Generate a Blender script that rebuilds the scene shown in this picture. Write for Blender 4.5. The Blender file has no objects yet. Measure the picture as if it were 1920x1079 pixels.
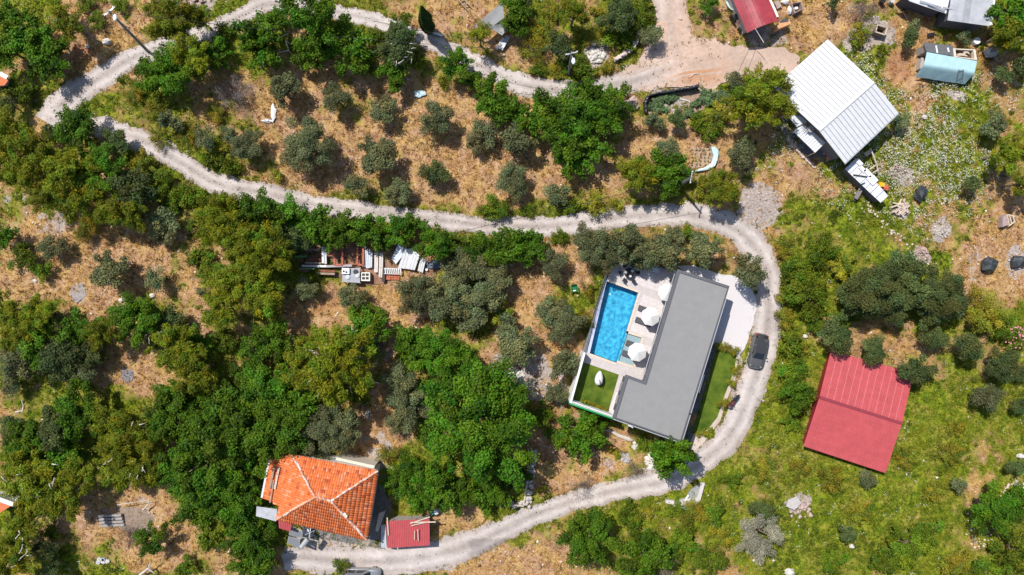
import bpy, math, random
import numpy as np
from mathutils import Vector, Matrix

SC = bpy.context.scene
COL = SC.collection
CAM_H = 84.0
PXM = 15.5            # photo pixels per metre on level ground
SUNV = Vector((0.42, -0.46, -1.0))   # direction the sunlight travels

# ------------------------------------------------------------------ camera, world, sun
cam_d = bpy.data.cameras.new('camera')
cam = bpy.data.objects.new('camera', cam_d)
COL.objects.link(cam)
cam.location = (0, 0, CAM_H)
cam.rotation_euler = (0, 0, 0)
cam_d.sensor_width = 36.0
cam_d.lens = 36.0 * CAM_H / (1920 / PXM)
cam_d.clip_start = 0.5
cam_d.clip_end = 1500
SC.camera = cam

w = bpy.data.worlds.new('World')
SC.world = w
w.use_nodes = True
nt = w.node_tree
bg = nt.nodes.get('Background') or nt.nodes.new('ShaderNodeBackground')
out = nt.nodes.get('World Output') or nt.nodes.new('ShaderNodeOutputWorld')
sky = nt.nodes.new('ShaderNodeTexSky')
sky.sky_type = 'NISHITA'
sky.sun_disc = False
d = -SUNV.normalized()
sky.sun_elevation = math.asin(d.z)
sky.sun_rotation = math.atan2(d.x, d.y)
nt.links.new(sky.outputs[0], bg.inputs['Color'])
bg.inputs['Strength'].default_value = 0.115
nt.links.new(bg.outputs[0], out.inputs['Surface'])

sun_d = bpy.data.lights.new('sun', 'SUN')
sun_d.energy = 4.6
sun_d.angle = math.radians(0.53)
sun_d.color = (1.0, 0.955, 0.89)
sun = bpy.data.objects.new('sun', sun_d)
COL.objects.link(sun)
sun.location = (-40, 46, 100)
sun.rotation_euler = SUNV.to_track_quat('-Z', 'Y').to_euler()

SC.view_settings.view_transform = 'Standard'
SC.view_settings.look = 'None'
SC.view_settings.exposure = 0.16
SC.view_settings.gamma = 1.0
SC.view_settings.use_curve_mapping = False

# ------------------------------------------------------------------ maths helpers
random.seed(7)
RNG = np.random.default_rng(11)

def _hash(ix, iy, s):
    n = (ix.astype(np.int64) * 374761393 + iy.astype(np.int64) * 668265263 + s * 974711) & 0x7fffffff
    n = ((n ^ (n >> 13)) * 1274126177) & 0x7fffffff
    return ((n ^ (n >> 16)) & 0xffff) / 65535.0

def vnoise(x, y, s=0):
    x = np.asarray(x, float); y = np.asarray(y, float)
    ix = np.floor(x); iy = np.floor(y)
    fx = x - ix; fy = y - iy
    fx = fx * fx * (3 - 2 * fx); fy = fy * fy * (3 - 2 * fy)
    a = _hash(ix, iy, s); b = _hash(ix + 1, iy, s)
    c = _hash(ix, iy + 1, s); e = _hash(ix + 1, iy + 1, s)
    return (a * (1 - fx) + b * fx) * (1 - fy) + (c * (1 - fx) + e * fx) * fy

def fbm(x, y, s=0, o=3):
    v = 0; a = 0.5; t = 0
    for i in range(o):
        v = v + a * vnoise(x * 2 ** i + 17.3 * i, y * 2 ** i - 9.1 * i, s + i); t += a; a *= 0.5
    return v / t

def smooth(e0, e1, x):
    t = np.clip((x - e0) / (e1 - e0), 0, 1)
    return t * t * (3 - 2 * t)

def T(x, y):
    """height of the sloping hillside"""
    x = np.asarray(x, float); y = np.asarray(y, float)
    z = 0.025 * (x - 25) + 0.04 * (y + 5)
    z = z - 1.8 * np.exp(-(((x - 13) / 9) ** 2 + ((y + 18) / 4.5) ** 2))
    return z

def P(px, py, z=0.0):
    s = (CAM_H - z) / CAM_H / PXM
    return Vector(((px - 960) * s, -(py - 539.5) * s, z))

def G(px, py, dz=0.0):
    z = 0.0
    for _ in range(4):
        p = P(px, py, z + dz); z = float(T(p.x, p.y))
    return Vector((p.x, p.y, z + dz))

def topx(x, y, z):
    s = CAM_H / (CAM_H - z) * PXM
    return 960 + x * s, 539.5 - y * s

def inpoly(poly, x, y):
    x = np.asarray(x, float); y = np.asarray(y, float)
    r = np.zeros(x.shape, bool); n = len(poly)
    for i in range(n):
        x1, y1 = poly[i][0], poly[i][1]; x2, y2 = poly[(i + 1) % n][0], poly[(i + 1) % n][1]
        if y1 == y2: continue
        r ^= ((y1 > y) != (y2 > y)) & (x < (x2 - x1) * (y - y1) / (y2 - y1) + x1)
    return r

# ------------------------------------------------------------------ materials
def srgb(r, g, b):
    f = lambda c: (c / 255 / 12.92) if c / 255 <= 0.04045 else ((c / 255 + 0.055) / 1.055) ** 2.4
    return (f(r), f(g), f(b))

MATS = {}
def mat(name, col, rough=0.7, var=0.15, scale=3.0, metal=0.0, bump=0.0, bscale=None, spec=0.4, col2=None, coat=0.0, detail=4):
    if name in MATS: return MATS[name]
    m = bpy.data.materials.new(name); m.use_nodes = True
    n = m.node_tree.nodes; l = m.node_tree.links
    b = n['Principled BSDF']
    b.inputs['Roughness'].default_value = rough
    b.inputs['Metallic'].default_value = metal
    b.inputs['Specular IOR Level'].default_value = spec
    if coat: b.inputs['Coat Weight'].default_value = coat; b.inputs['Coat Roughness'].default_value = 0.05
    tc = n.new('ShaderNodeTexCoord')
    nz = n.new('ShaderNodeTexNoise'); nz.inputs['Scale'].default_value = scale
    nz.inputs['Detail'].default_value = detail; nz.inputs['Roughness'].default_value = 0.65
    l.new(tc.outputs['Object'], nz.inputs['Vector'])
    rp = n.new('ShaderNodeValToRGB')
    c2 = col2 or tuple(c * (1 + var) for c in col)
    c1 = tuple(c * (1 - var) for c in col)
    rp.color_ramp.elements[0].position = 0.32; rp.color_ramp.elements[1].position = 0.68
    rp.color_ramp.elements[0].color = (*c1, 1); rp.color_ramp.elements[1].color = (*c2, 1)
    l.new(nz.outputs['Fac'], rp.inputs['Fac'])
    l.new(rp.outputs['Color'], b.inputs['Base Color'])
    if bump:
        bp = n.new('ShaderNodeBump'); bp.inputs['Strength'].default_value = bump; bp.inputs['Distance'].default_value = 0.05
        nb = n.new('ShaderNodeTexNoise'); nb.inputs['Scale'].default_value = bscale or scale * 4
        nb.inputs['Detail'].default_value = 3
        l.new(tc.outputs['Object'], nb.inputs['Vector'])
        l.new(nb.outputs['Fac'], bp.inputs['Height']); l.new(bp.outputs['Normal'], b.inputs['Normal'])
    MATS[name] = m
    return m

def leaf_mat(name, trans=0.3, rough=0.55, rnd=0.22):
    if name in MATS: return MATS[name]
    m = bpy.data.materials.new(name); m.use_nodes = True
    n = m.node_tree.nodes; l = m.node_tree.links
    b = n['Principled BSDF']; o = n['Material Output']
    at = n.new('ShaderNodeAttribute'); at.attribute_name = 'Col'
    oi = n.new('ShaderNodeObjectInfo')
    hs = n.new('ShaderNodeHueSaturation')
    mr = n.new('ShaderNodeMapRange'); mr.inputs['To Min'].default_value = 1 - rnd; mr.inputs['To Max'].default_value = 1 + rnd
    mh = n.new('ShaderNodeMapRange'); mh.inputs['To Min'].default_value = 0.488; mh.inputs['To Max'].default_value = 0.505
    l.new(oi.outputs['Random'], mr.inputs['Value']); l.new(oi.outputs['Random'], mh.inputs['Value'])
    l.new(mr.outputs[0], hs.inputs['Value']); l.new(mh.outputs[0], hs.inputs['Hue'])
    l.new(at.outputs['Color'], hs.inputs['Color'])
    l.new(hs.outputs['Color'], b.inputs['Base Color'])
    b.inputs['Roughness'].default_value = rough; b.inputs['Specular IOR Level'].default_value = 0.18
    t = n.new('ShaderNodeBsdfTranslucent'); mx = n.new('ShaderNodeMixShader'); mx.inputs[0].default_value = trans
    l.new(hs.outputs['Color'], t.inputs['Color'])
    l.new(b.outputs[0], mx.inputs[1]); l.new(t.outputs[0], mx.inputs[2]); l.new(mx.outputs[0], o.inputs['Surface'])
    MATS[name] = m
    return m

def attr_mat(name, rough=0.8, spec=0.3, bump=0.0, bscale=8, metal=0.0):
    if name in MATS: return MATS[name]
    m = bpy.data.materials.new(name); m.use_nodes = True
    n = m.node_tree.nodes; l = m.node_tree.links
    b = n['Principled BSDF']
    at = n.new('ShaderNodeAttribute'); at.attribute_name = 'Col'
    tc = n.new('ShaderNodeTexCoord')
    nz = n.new('ShaderNodeTexNoise'); nz.inputs['Scale'].default_value = 5; nz.inputs['Detail'].default_value = 4
    l.new(tc.outputs['Object'], nz.inputs['Vector'])
    mr = n.new('ShaderNodeMapRange'); mr.inputs['From Min'].default_value = 0.3; mr.inputs['From Max'].default_value = 0.7
    mr.inputs['To Min'].default_value = 0.82; mr.inputs['To Max'].default_value = 1.16
    l.new(nz.outputs['Fac'], mr.inputs['Value'])
    mx = n.new('ShaderNodeVectorMath'); mx.operation = 'SCALE'
    l.new(at.outputs['Color'], mx.inputs[0]); l.new(mr.outputs[0], mx.inputs['Scale'])
    l.new(mx.outputs[0], b.inputs['Base Color'])
    b.inputs['Roughness'].default_value = rough; b.inputs['Specular IOR Level'].default_value = spec
    b.inputs['Metallic'].default_value = metal
    MATS[name] = m
    return m

# ------------------------------------------------------------------ object helpers
def npmesh(name, V, F, cols=None):
    """V (N,3), F (M,k) constant k, cols (N,3) per vertex"""
    V = np.ascontiguousarray(V, np.float32); F = np.ascontiguousarray(F, np.int32)
    me = bpy.data.meshes.new(name)
    M, k = F.shape
    me.vertices.add(len(V)); me.vertices.foreach_set('co', V.ravel())
    me.loops.add(M * k); me.loops.foreach_set('vertex_index', F.ravel())
    me.polygons.add(M); me.polygons.foreach_set('loop_start', np.arange(0, M * k, k, dtype=np.int32))
    me.update(calc_edges=True)
    if cols is not None:
        a = me.attributes.new('Col', 'FLOAT_COLOR', 'POINT')
        c = np.ones((len(V), 4), np.float32); c[:, :3] = cols
        a.data.foreach_set('color', c.ravel())
    return me

def rootloc(p):
    v = Vector((0, 0, 0))
    while p is not None:
        v = v + Vector(p.location); p = p.parent
    return v

def link(name, me, m, parent=None, loc=None):
    o = bpy.data.objects.new(name, me)
    COL.objects.link(o)
    if m is not None and len(me.materials) == 0: me.materials.append(m)
    if parent is not None: o.parent = parent
    if loc is not None: o.location = loc
    return o

def tag(o, label=None, cat=None, group=None, kind=None):
    if label: o['label'] = label
    if cat: o['category'] = cat
    if group: o['group'] = group
    if kind: o['kind'] = kind
    return o

def thing(name, label, cat, loc, group=None, rz=0.0):
    o = bpy.data.objects.new(name, None); COL.objects.link(o)
    o.empty_display_size = 0.3
    o.location = loc; o.rotation_euler = (0, 0, rz)
    return tag(o, label, cat, group)

class MB:
    """collects solid shapes into one mesh"""
    def __init__(s): s.v = []; s.f = []; s.c = []; s.cur = (0.5, 0.5, 0.5)
    def add(s, V, F):
        o = len(s.v)
        s.v += [tuple(p) for p in V]; s.c += [s.cur] * len(V)
        s.f += [tuple(i + o for i in q) for q in F]
        return s
    def prism(s, pts, z0, z1=None):
        """pts: list of 2d/3d; z0 bottom, z1 top (floats or None to use pts z)"""
        n = len(pts)
        a = sum(pts[i][0] * pts[(i + 1) % n][1] - pts[(i + 1) % n][0] * pts[i][1] for i in range(n))
        if a < 0: pts = pts[::-1]
        top = [(p[0], p[1], p[2] if z1 is None else z1) for p in pts]
        bot = [(p[0], p[1], z0) for p in pts]
        F = [tuple(range(n, 2 * n)), tuple(range(n - 1, -1, -1))]
        F += [(i, (i + 1) % n, n + (i + 1) % n, n + i) for i in range(n)]
        return s.add(bot + top, F)
    def slab(s, pts, th):
        """3d polygon with thickness th below it"""
        n = len(pts)
        a = sum(pts[i][0] * pts[(i + 1) % n][1] - pts[(i + 1) % n][0] * pts[i][1] for i in range(n))
        if a < 0: pts = pts[::-1]
        top = [tuple(p) for p in pts]; bot = [(p[0], p[1], p[2] - th) for p in pts]
        F = [tuple(range(n, 2 * n)), tuple(range(n - 1, -1, -1))]
        F += [(i, (i + 1) % n, n + (i + 1) % n, n + i) for i in range(n)]
        return s.add(bot + top, F)
    def box(s, c, size, rz=0.0, M=None):
        x, y, z = size[0] / 2, size[1] / 2, size[2] / 2
        V = [Vector((a * x, b * y, e * z)) for e in (-1, 1) for a, b in ((-1, -1), (1, -1), (1, 1), (-1, 1))]
        R = M if M is not None else Matrix.Rotation(rz, 3, 'Z')
        V = [R @ v + Vector(c) for v in V]
        return s.add(V, [(0, 3, 2, 1), (4, 5, 6, 7), (0, 1, 5, 4), (1, 2, 6, 5), (2, 3, 7, 6), (3, 0, 4, 7)])
    def beam(s, a, b, w, h):
        a = Vector(a); b = Vector(b); d = b - a; L = d.length; d.normalize()
        up = Vector((0, 0, 1)) if abs(d.z) < 0.95 else Vector((1, 0, 0))
        r = d.cross(up).normalized(); u = r.cross(d)
        V = []
        for p in (a, b):
            for i, j in ((-1, -1), (1, -1), (1, 1), (-1, 1)): V.append(p + r * i * w / 2 + u * j * h / 2)
        return s.add(V, [(0, 1, 2, 3), (7, 6, 5, 4), (0, 4, 5, 1), (1, 5, 6, 2), (2, 6, 7, 3), (3, 7, 4, 0)])
    def tube(s, pts, rad, n=6):
        pts = [Vector(p) for p in pts]
        if not hasattr(rad, '__len__'): rad = [rad] * len(pts)
        V = []; m = len(pts)
        for i, p in enumerate(pts):
            d = (pts[min(i + 1, m - 1)] - pts[max(i - 1, 0)]).normalized()
            up = Vector((0, 0, 1)) if abs(d.z) < 0.9 else Vector((1, 0, 0))
            r = d.cross(up).normalized(); u = r.cross(d)
            for k in range(n):
                t = 2 * math.pi * k / n
                V.append(p + (r * math.cos(t) + u * math.sin(t)) * rad[i])
        F = []
        for i in range(m - 1):
            for k in range(n):
                F.append((i * n + k, (i + 1) * n + k, (i + 1) * n + (k + 1) % n, i * n + (k + 1) % n))
        F.append(tuple(range(n))); F.append(tuple(range(m * n - 1, (m - 1) * n - 1, -1)))
        return s.add(V, F)
    def cyl(s, c, r, h, n=12, r2=None):
        c = Vector(c); r2 = r if r2 is None else r2
        V = [(c.x + q * math.cos(2 * math.pi * k / n), c.y + q * math.sin(2 * math.pi * k / n), z)
             for q, z in ((r, c.z), (r2, c.z + h)) for k in range(n)]
        F = [tuple(range(n - 1, -1, -1)), tuple(range(n, 2 * n))]
        F += [(k, (k + 1) % n, n + (k + 1) % n, n + k) for k in range(n)]
        return s.add(V, F)
    def blob(s, c, r, seed=0, sub=1, jit=0.25):
        """rough stone: jittered low sphere; r is a 3-tuple"""
        rg = random.Random(seed); V = []; F = []
        nu, nv = (6, 3) if sub == 1 else (9, 5)
        V.append((c[0], c[1], c[2] - r[2]))
        for j in range(1, nv):
            ph = -math.pi / 2 + math.pi * j / nv
            for i in range(nu):
                t = 2 * math.pi * (i + 0.5 * (j % 2)) / nu; k = 1 + rg.uniform(-jit, jit)
                V.append((c[0] + r[0] * k * math.cos(ph) * math.cos(t), c[1] + r[1] * k * math.cos(ph) * math.sin(t), c[2] + r[2] * k * math.sin(ph)))
        V.append((c[0], c[1], c[2] + r[2] * (1 + rg.uniform(-jit, jit) * 0.6)))
        for i in range(nu): F.append((0, 1 + (i + 1) % nu, 1 + i))
        for j in range(nv - 2):
            for i in range(nu):
                a = 1 + j * nu; b = a + nu
                F.append((a + i, a + (i + 1) % nu, b + (i + 1) % nu, b + i))
        e = len(V) - 1; a = 1 + (nv - 2) * nu
        for i in range(nu): F.append((a + i, a + (i + 1) % nu, e))
        return s.add(V, F)
    def ribbed(s, p0, p1, p2, p3, n, h=0.04, th=0.03, duty=0.45):
        """ribbed metal sheet: ribs run p0->p3, spaced along p0->p1; closed solid"""
        p0, p1, p2, p3 = [Vector(p) for p in (p0, p1, p2, p3)]
        nr = (p1 - p0).cross(p3 - p0).normalized()
        if nr.z < 0: nr = -nr
        ts = []
        for i in range(n):
            a = i / n; w_ = 1 / n
            for t, hh in ((0, 0), (1 - duty, 0), (1 - duty * 0.8, h), (1 - duty * 0.2, h)): ts.append((a + t * w_, hh))
        ts.append((1, 0))
        V = []
        for t, hh in ts:
            a = p0.lerp(p1, t); b = p3.lerp(p2, t)
            V += [a + nr * hh, b + nr * hh, a - nr * th, b - nr * th]
        F = []
        for i in range(len(ts) - 1):
            k = 4 * i; q = k + 4
            F += [(k, q, q + 1, k + 1), (k + 2, k + 3, q + 3, q + 2), (k, k + 2, q + 2, q), (k + 1, q + 1, q + 3, k + 3)]
        e = 4 * (len(ts) - 1)
        F += [(0, 1, 3, 2), (e, e + 2, e + 3, e + 1)]
        return s.add(V, F)
    def build(s, name, m, parent=None, local=False, smooth=False, colors=False, mesh_only=False):
        off = Vector((0, 0, 0)) if (local or parent is None) else rootloc(parent)
        me = bpy.data.meshes.new(name)
        me.from_pydata([(p[0] - off.x, p[1] - off.y, p[2] - off.z) for p in s.v], [], s.f)
        if smooth: me.polygons.foreach_set('use_smooth', [True] * len(me.polygons))
        if colors:
            a = me.attributes.new('Col', 'FLOAT_COLOR', 'POINT')
            a.data.foreach_set('color', np.array([(*c, 1) for c in s.c], np.float32).ravel())
        me.update()
        if m is not None: me.materials.append(m)
        if mesh_only: return me
        return link(name, me, m, parent)

def one(name, label, cat, mb, m, loc, group=None, **kw):
    """a thing that is one mesh; its origin is moved to loc"""
    e = bpy.data.objects.new('tmp', None); e.location = loc
    o = mb.build(name, m, e, **kw)
    o.parent = None; o.location = loc
    bpy.data.objects.remove(e)
    return tag(o, label, cat, group)

def copy_tree(o, parent=None):
    c = o.copy(); COL.objects.link(c)
    if parent is not None: c.parent = parent
    for ch in list(o.children): copy_tree(ch, c)
    return c

def px_poly(pts, z): return [P(a, b, z) for a, b in pts]

def offset_poly(pts, ws):
    """move every edge i (pts[i]->pts[i+1]) inwards by ws[i]; 2d"""
    n = len(pts)
    area = sum(pts[i][0] * pts[(i + 1) % n][1] - pts[(i + 1) % n][0] * pts[i][1] for i in range(n))
    sg = 1 if area > 0 else -1
    L = []
    for i in range(n):
        a = Vector(pts[i][:2]); b = Vector(pts[(i + 1) % n][:2]); d_ = (b - a).normalized()
        nn = Vector((-d_.y, d_.x)) * sg
        L.append((a + nn * ws[i], d_))
    R = []
    for i in range(n):
        p, d1 = L[i - 1]; q, d2 = L[i]
        cr = d1.x * d2.y - d1.y * d2.x
        t = ((q - p).x * d2.y - (q - p).y * d2.x) / cr
        R.append(p + d1 * t)
    return R
# ================================================================== SETTING
# roads: photo-space centre lines (px, py, width px)
R_UP = [(1350,108,84),(1270,125,66),(1200,148,46),(1130,163,42),(1060,169,40),(985,160,40),(915,130,38),(850,98,36),(800,75,34),(740,52,32),(680,33,32),(620,20,30),(560,9,32),(500,8,34),(460,25,36),(420,46,36),(390,58,36),(345,75,38),(300,88,40),(250,108,44),(200,138,46),(150,170,52),(110,202,62),(92,232,66)]
R_MID = [(90,224,60),(150,233,45),(200,240,44),(250,257,44),(300,280,44),(350,312,44),(400,341,42),(450,354,40),(500,363,40),(560,378,40),(620,388,38),(700,398,36),(780,407,36),(860,417,36),(940,424,38),(1020,425,40),(1100,415,42),(1180,406,44),(1250,402,44),(1310,405,46),(1360,420,50),(1400,446,54),(1428,485,52),(1440,530,50),(1440,580,50),(1436,630,54),(1424,680,54),(1408,730,54),(1390,775,52),(1365,820,52),(1330,855,52),(1295,880,50),(1250,902,46),(1190,913,42),(1130,925,42),(1060,945,44),(990,970,46),(930,1000,50),(870,1025,58),(800,1043,62),(720,1052,58),(640,1052,56),(570,1046,52),(530,1052,40)]
R_TOP = [(1256,-30,70),(1258,30,66),(1264,80,84),(1280,120,90)]
PLAZA = [(1215,70),(1200,105),(1160,140),(1190,168),(1260,158),(1330,165),(1390,146),(1440,152),(1476,150),(1490,122),(1500,105),(1470,84),(1400,90),(1345,78),(1298,62),(1290,40),(1228,40)]
CONC_YARD = [(530,1010),(600,1030),(690,1025),(740,1035),(830,1030),(830,1055),(700,1075),(540,1070)]

def smooth_line(pts, step=0.4):
    Q = [Vector((*G(a, b).xy, c / PXM)) for a, b, c in pts]
    R = []
    for i in range(len(Q) - 1):
        p0, p1, p2, p3 = Q[max(i - 1, 0)], Q[i], Q[i + 1], Q[min(i + 2, len(Q) - 1)]
        n = max(2, int((p2.xy - p1.xy).length / step))
        for k in range(n):
            t = k / n
            R.append(0.5 * ((2 * p1) + (p2 - p0) * t + (2 * p0 - 5 * p1 + 4 * p2 - p3) * t * t + (3 * p1 - p0 - 3 * p2 + p3) * t ** 3))
    R.append(Q[-1])
    return R

def road_outline(pts, s):
    L = smooth_line(pts); out = []
    for i, q in enumerate(L):
        d_ = (L[min(i + 1, len(L) - 1)].xy - L[max(i - 1, 0)].xy).normalized()
        n_ = Vector((-d_.y, d_.x)); out.append((q.xy, n_, q.z))
    rows = []
    for i, (c, n_, wd) in enumerate(out):
        j1 = (fbm(c.x * 0.9, c.y * 0.9, s, 4) - 0.5) * 0.85 + (vnoise(i * 1.1, 3.0, s) - 0.5) * 0.15
        j2 = (fbm(c.x * 0.9 + 50, c.y * 0.9, s + 9, 4) - 0.5) * 0.85 + (vnoise(i * 1.1, 9.0, s) - 0.5) * 0.15
        rows.append((c, n_, wd / 2 + float(j1), wd / 2 + float(j2)))
    return rows

ROADS = [road_outline(R_UP, 1), road_outline(R_MID, 2), road_outline(R_TOP, 3)]
def road_poly(rows, grow=0.0):
    return [c + n_ * (a + grow) for c, n_, a, b in rows] + [c - n_ * (b + grow) for c, n_, a, b in rows[::-1]]

# villa plan in photo pixels
V_ROOF = [(1270.5,505),(1368.3,536.7),(1277.8,829),(1149,784),(1173.8,702.8),(1207.5,715)]
TERRACE = [(1150,490),(1270,506),(1207,716),(1174,703),(1151,785),(1067,755)]
EAST_YARD = [(1268,500),(1300,497),(1345,512),(1385,520),(1412,545),(1420,575),(1411,610),(1396,655),(1381,672),(1377,662),(1344,650),(1330,640),(1345,545)]
EAST_LAWN = [(1344,652),(1349,655),(1379,664),(1378,690),(1370,712),(1358,742),(1345,782),(1326,806),(1304,814),(1297,811)]

# ---- masks in photo space (half resolution)
MW, MH = 1000, 580
OX, OY = -40, -40
def _raster(poly_px):
    xs = np.arange(MW) * 2 + OX; ys = np.arange(MH) * 2 + OY
    X, Y = np.meshgrid(xs, ys)
    return inpoly(poly_px, X, Y)
ROADM = np.zeros((MH, MW), bool)
for r in ROADS:
    ROADM |= _raster([topx(p.x, p.y, float(T(p.x, p.y))) for p in road_poly(r, -0.12)])
ROADM |= _raster(PLAZA)
YARDM = _raster(EAST_YARD) | _raster(EAST_LAWN)
BUILT = [V_ROOF, TERRACE, [(505,855),(709,883),(688,1012),(492,975)], [(720,975),(806,972),(806,1030),(724,1030)],
         [(1552,76),(1684,212),(1583,310),(1449,165)], [(1492,235),(1545,268),(1528,290),(1488,250)], [(1584,317),(1605,297),(1665,368),(1651,380)],
         [(1558,660),(1710,700),(1660,884),(1510,836)], [(1376,0),(1444,0),(1459,41),(1402,80)], [(1680,0),(1862,0),(1855,52),(1775,40)],
         [(1733,82),(1832,105),(1812,156),(1722,142)]]
BLDM = np.zeros((MH, MW), bool)
for b_ in BUILT: BLDM |= _raster(b_)
def lookup(M, px, py):
    i = np.clip(((np.asarray(py) - OY) / 2).astype(int), 0, MH - 1); j = np.clip(((np.asarray(px) - OX) / 2).astype(int), 0, MW - 1)
    return M[i, j]

# ---- ground cover regions: (px, py, rx, ry, weight)
STRAW = [(640,240,210,115,1),(860,280,200,110,1),(1010,330,120,70,.8),(480,185,60,50,.8),(180,480,180,110,.9),(250,690,75,60,1),(330,440,60,40,.6),(230,980,150,65,.9),(920,1050,140,45,1),(1060,870,85,55,.75),(1150,830,90,40,.4),(870,50,110,60,.95),(1250,285,120,60,.9),(1380,270,60,60,.8),(1490,330,75,65,.75),(1880,430,85,120,.9),(1880,250,40,120,.6),(1640,650,130,55,.7),(760,575,60,65,.9),(690,820,60,60,1),(590,590,60,45,1),(180,80,110,80,.85),(860,975,70,40,1),(1010,620,80,80,.6),(1700,95,50,80,.75),(1540,60,70,45,.6),(1000,520,80,60,.85),(1090,500,25,45,.9),(1340,300,70,45,.8),(1560,640,40,45,.8),(60,250,50,70,.4),(40,150,50,40,.7),(740,770,40,80,.8),(960,690,60,50,.8),(1720,160,30,60,.6),(1850,870,60,60,.35),(400,190,60,60,.4),(300,230,90,40,.35),(1480,180,40,40,.4),(1830,900,30,70,.4),(550,170,60,50,.8),(1720,30,50,30,.5)]
GREEN = [(1700,960,260,150,0.225),(1400,950,200,120,0.175),(1620,450,170,80,0.2),(1500,560,70,160,0.2),(1480,720,60,120,0.2),(1100,70,140,65,0.15),(1800,760,120,80,0.125),(1780,400,90,70,0.2),(560,590,60,80,0.1),(820,660,120,50,0.1),(300,250,100,50,0.125),(430,250,70,60,0.1)]
BARE = [(1425,392,42,46,1),(148,545,18,20,.9),(1640,60,40,30,.7),(1290,180,75,22,.6),(1250,205,40,25,.5),(700,850,50,40,.5),(1768,430,18,22,.9),(1725,478,20,20,.8),(1830,495,18,30,.5),(1905,490,22,28,.75),(350,8,55,24,1),(260,965,60,30,.35),(1120,100,30,25,.9),(960,690,45,30,.7),(1000,710,50,40,.6),(1240,885,60,22,.5),(1495,942,25,20,.8),(1610,80,25,35,.5),(1700,330,24,20,.8),(1800,180,20,12,.7),(720,650,30,30,.4),(1310,845,22,26,.9),(1370,700,22,55,.6),(1690,400,22,16,.7),(640,1000,80,50,.6),(95,425,40,25,.5),(40,385,40,30,.35),(1440,70,40,30,.6),(1860,360,40,30,.3),(1050,720,20,60,.5)]
FLOWER = [(1690,270,110,80,1),(1610,170,40,60,.7),(1640,205,50,40,.9),(1780,172,70,22,.9),(1780,330,80,50,.7),(1870,170,40,50,.5),(1470,260,35,45,.6),(1560,360,45,35,.4),(1720,400,60,40,.35),(1810,300,50,50,.8)]
SOIL = [(1312,130,48,30,1),(1240,70,40,70,.6),(160,95,20,14,1),(1690,120,30,40,.5),(1660,640,40,30,.3),(1720,190,60,18,.4),(610,570,40,30,.4),(690,820,60,40,.3)]
DARKB = [(238,702,14,20,1)]

def region(L, px, py, soft=0.45):
    r = np.zeros(np.shape(px))
    for cx, cy, rx, ry, w_ in L:
        q = np.sqrt(((px - cx) / rx) ** 2 + ((py - cy) / ry) ** 2)
        r = np.maximum(r, w_ * (1 - smooth(1 - soft, 1 + soft, q)))
    return r

def cover(px, py):
    x = px / PXM; y = py / PXM
    wx = (fbm(x * .35, y * .35, 31, 3) - .5) * 70; wy = (fbm(x * .35, y * .35, 37, 3) - .5) * 70
    qx, qy = px + wx, py + wy
    g = 0.62 + .10 * smooth(1380, 1480, px) * smooth(560, 680, py) - 0.62 * region(STRAW, qx, qy) + region(GREEN, qx, qy)
    g = np.clip(g + (fbm(x * .16, y * .16, 5, 4) - .5) * 1.25 + (fbm(x * .9, y * .9, 8, 3) - .5) * .75, 0, 1)
    ba = region(BARE, px + wx * .3, py + wy * .3, .35) ; ba = np.clip(ba + (fbm(x, y, 43, 3) - .5) * .8 * (ba > .05), 0, 1)
    fl = np.clip(region(FLOWER, qx, qy) * (0.35 + 1.2 * (fbm(x * .8, y * .8, 51, 3) - .2)), 0, 1)
    so = np.clip(region(SOIL, px + wx * .3, py + wy * .3) * (.6 + .8 * fbm(x, y, 61, 2)), 0, 1)
    return g, ba, fl, so

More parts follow.
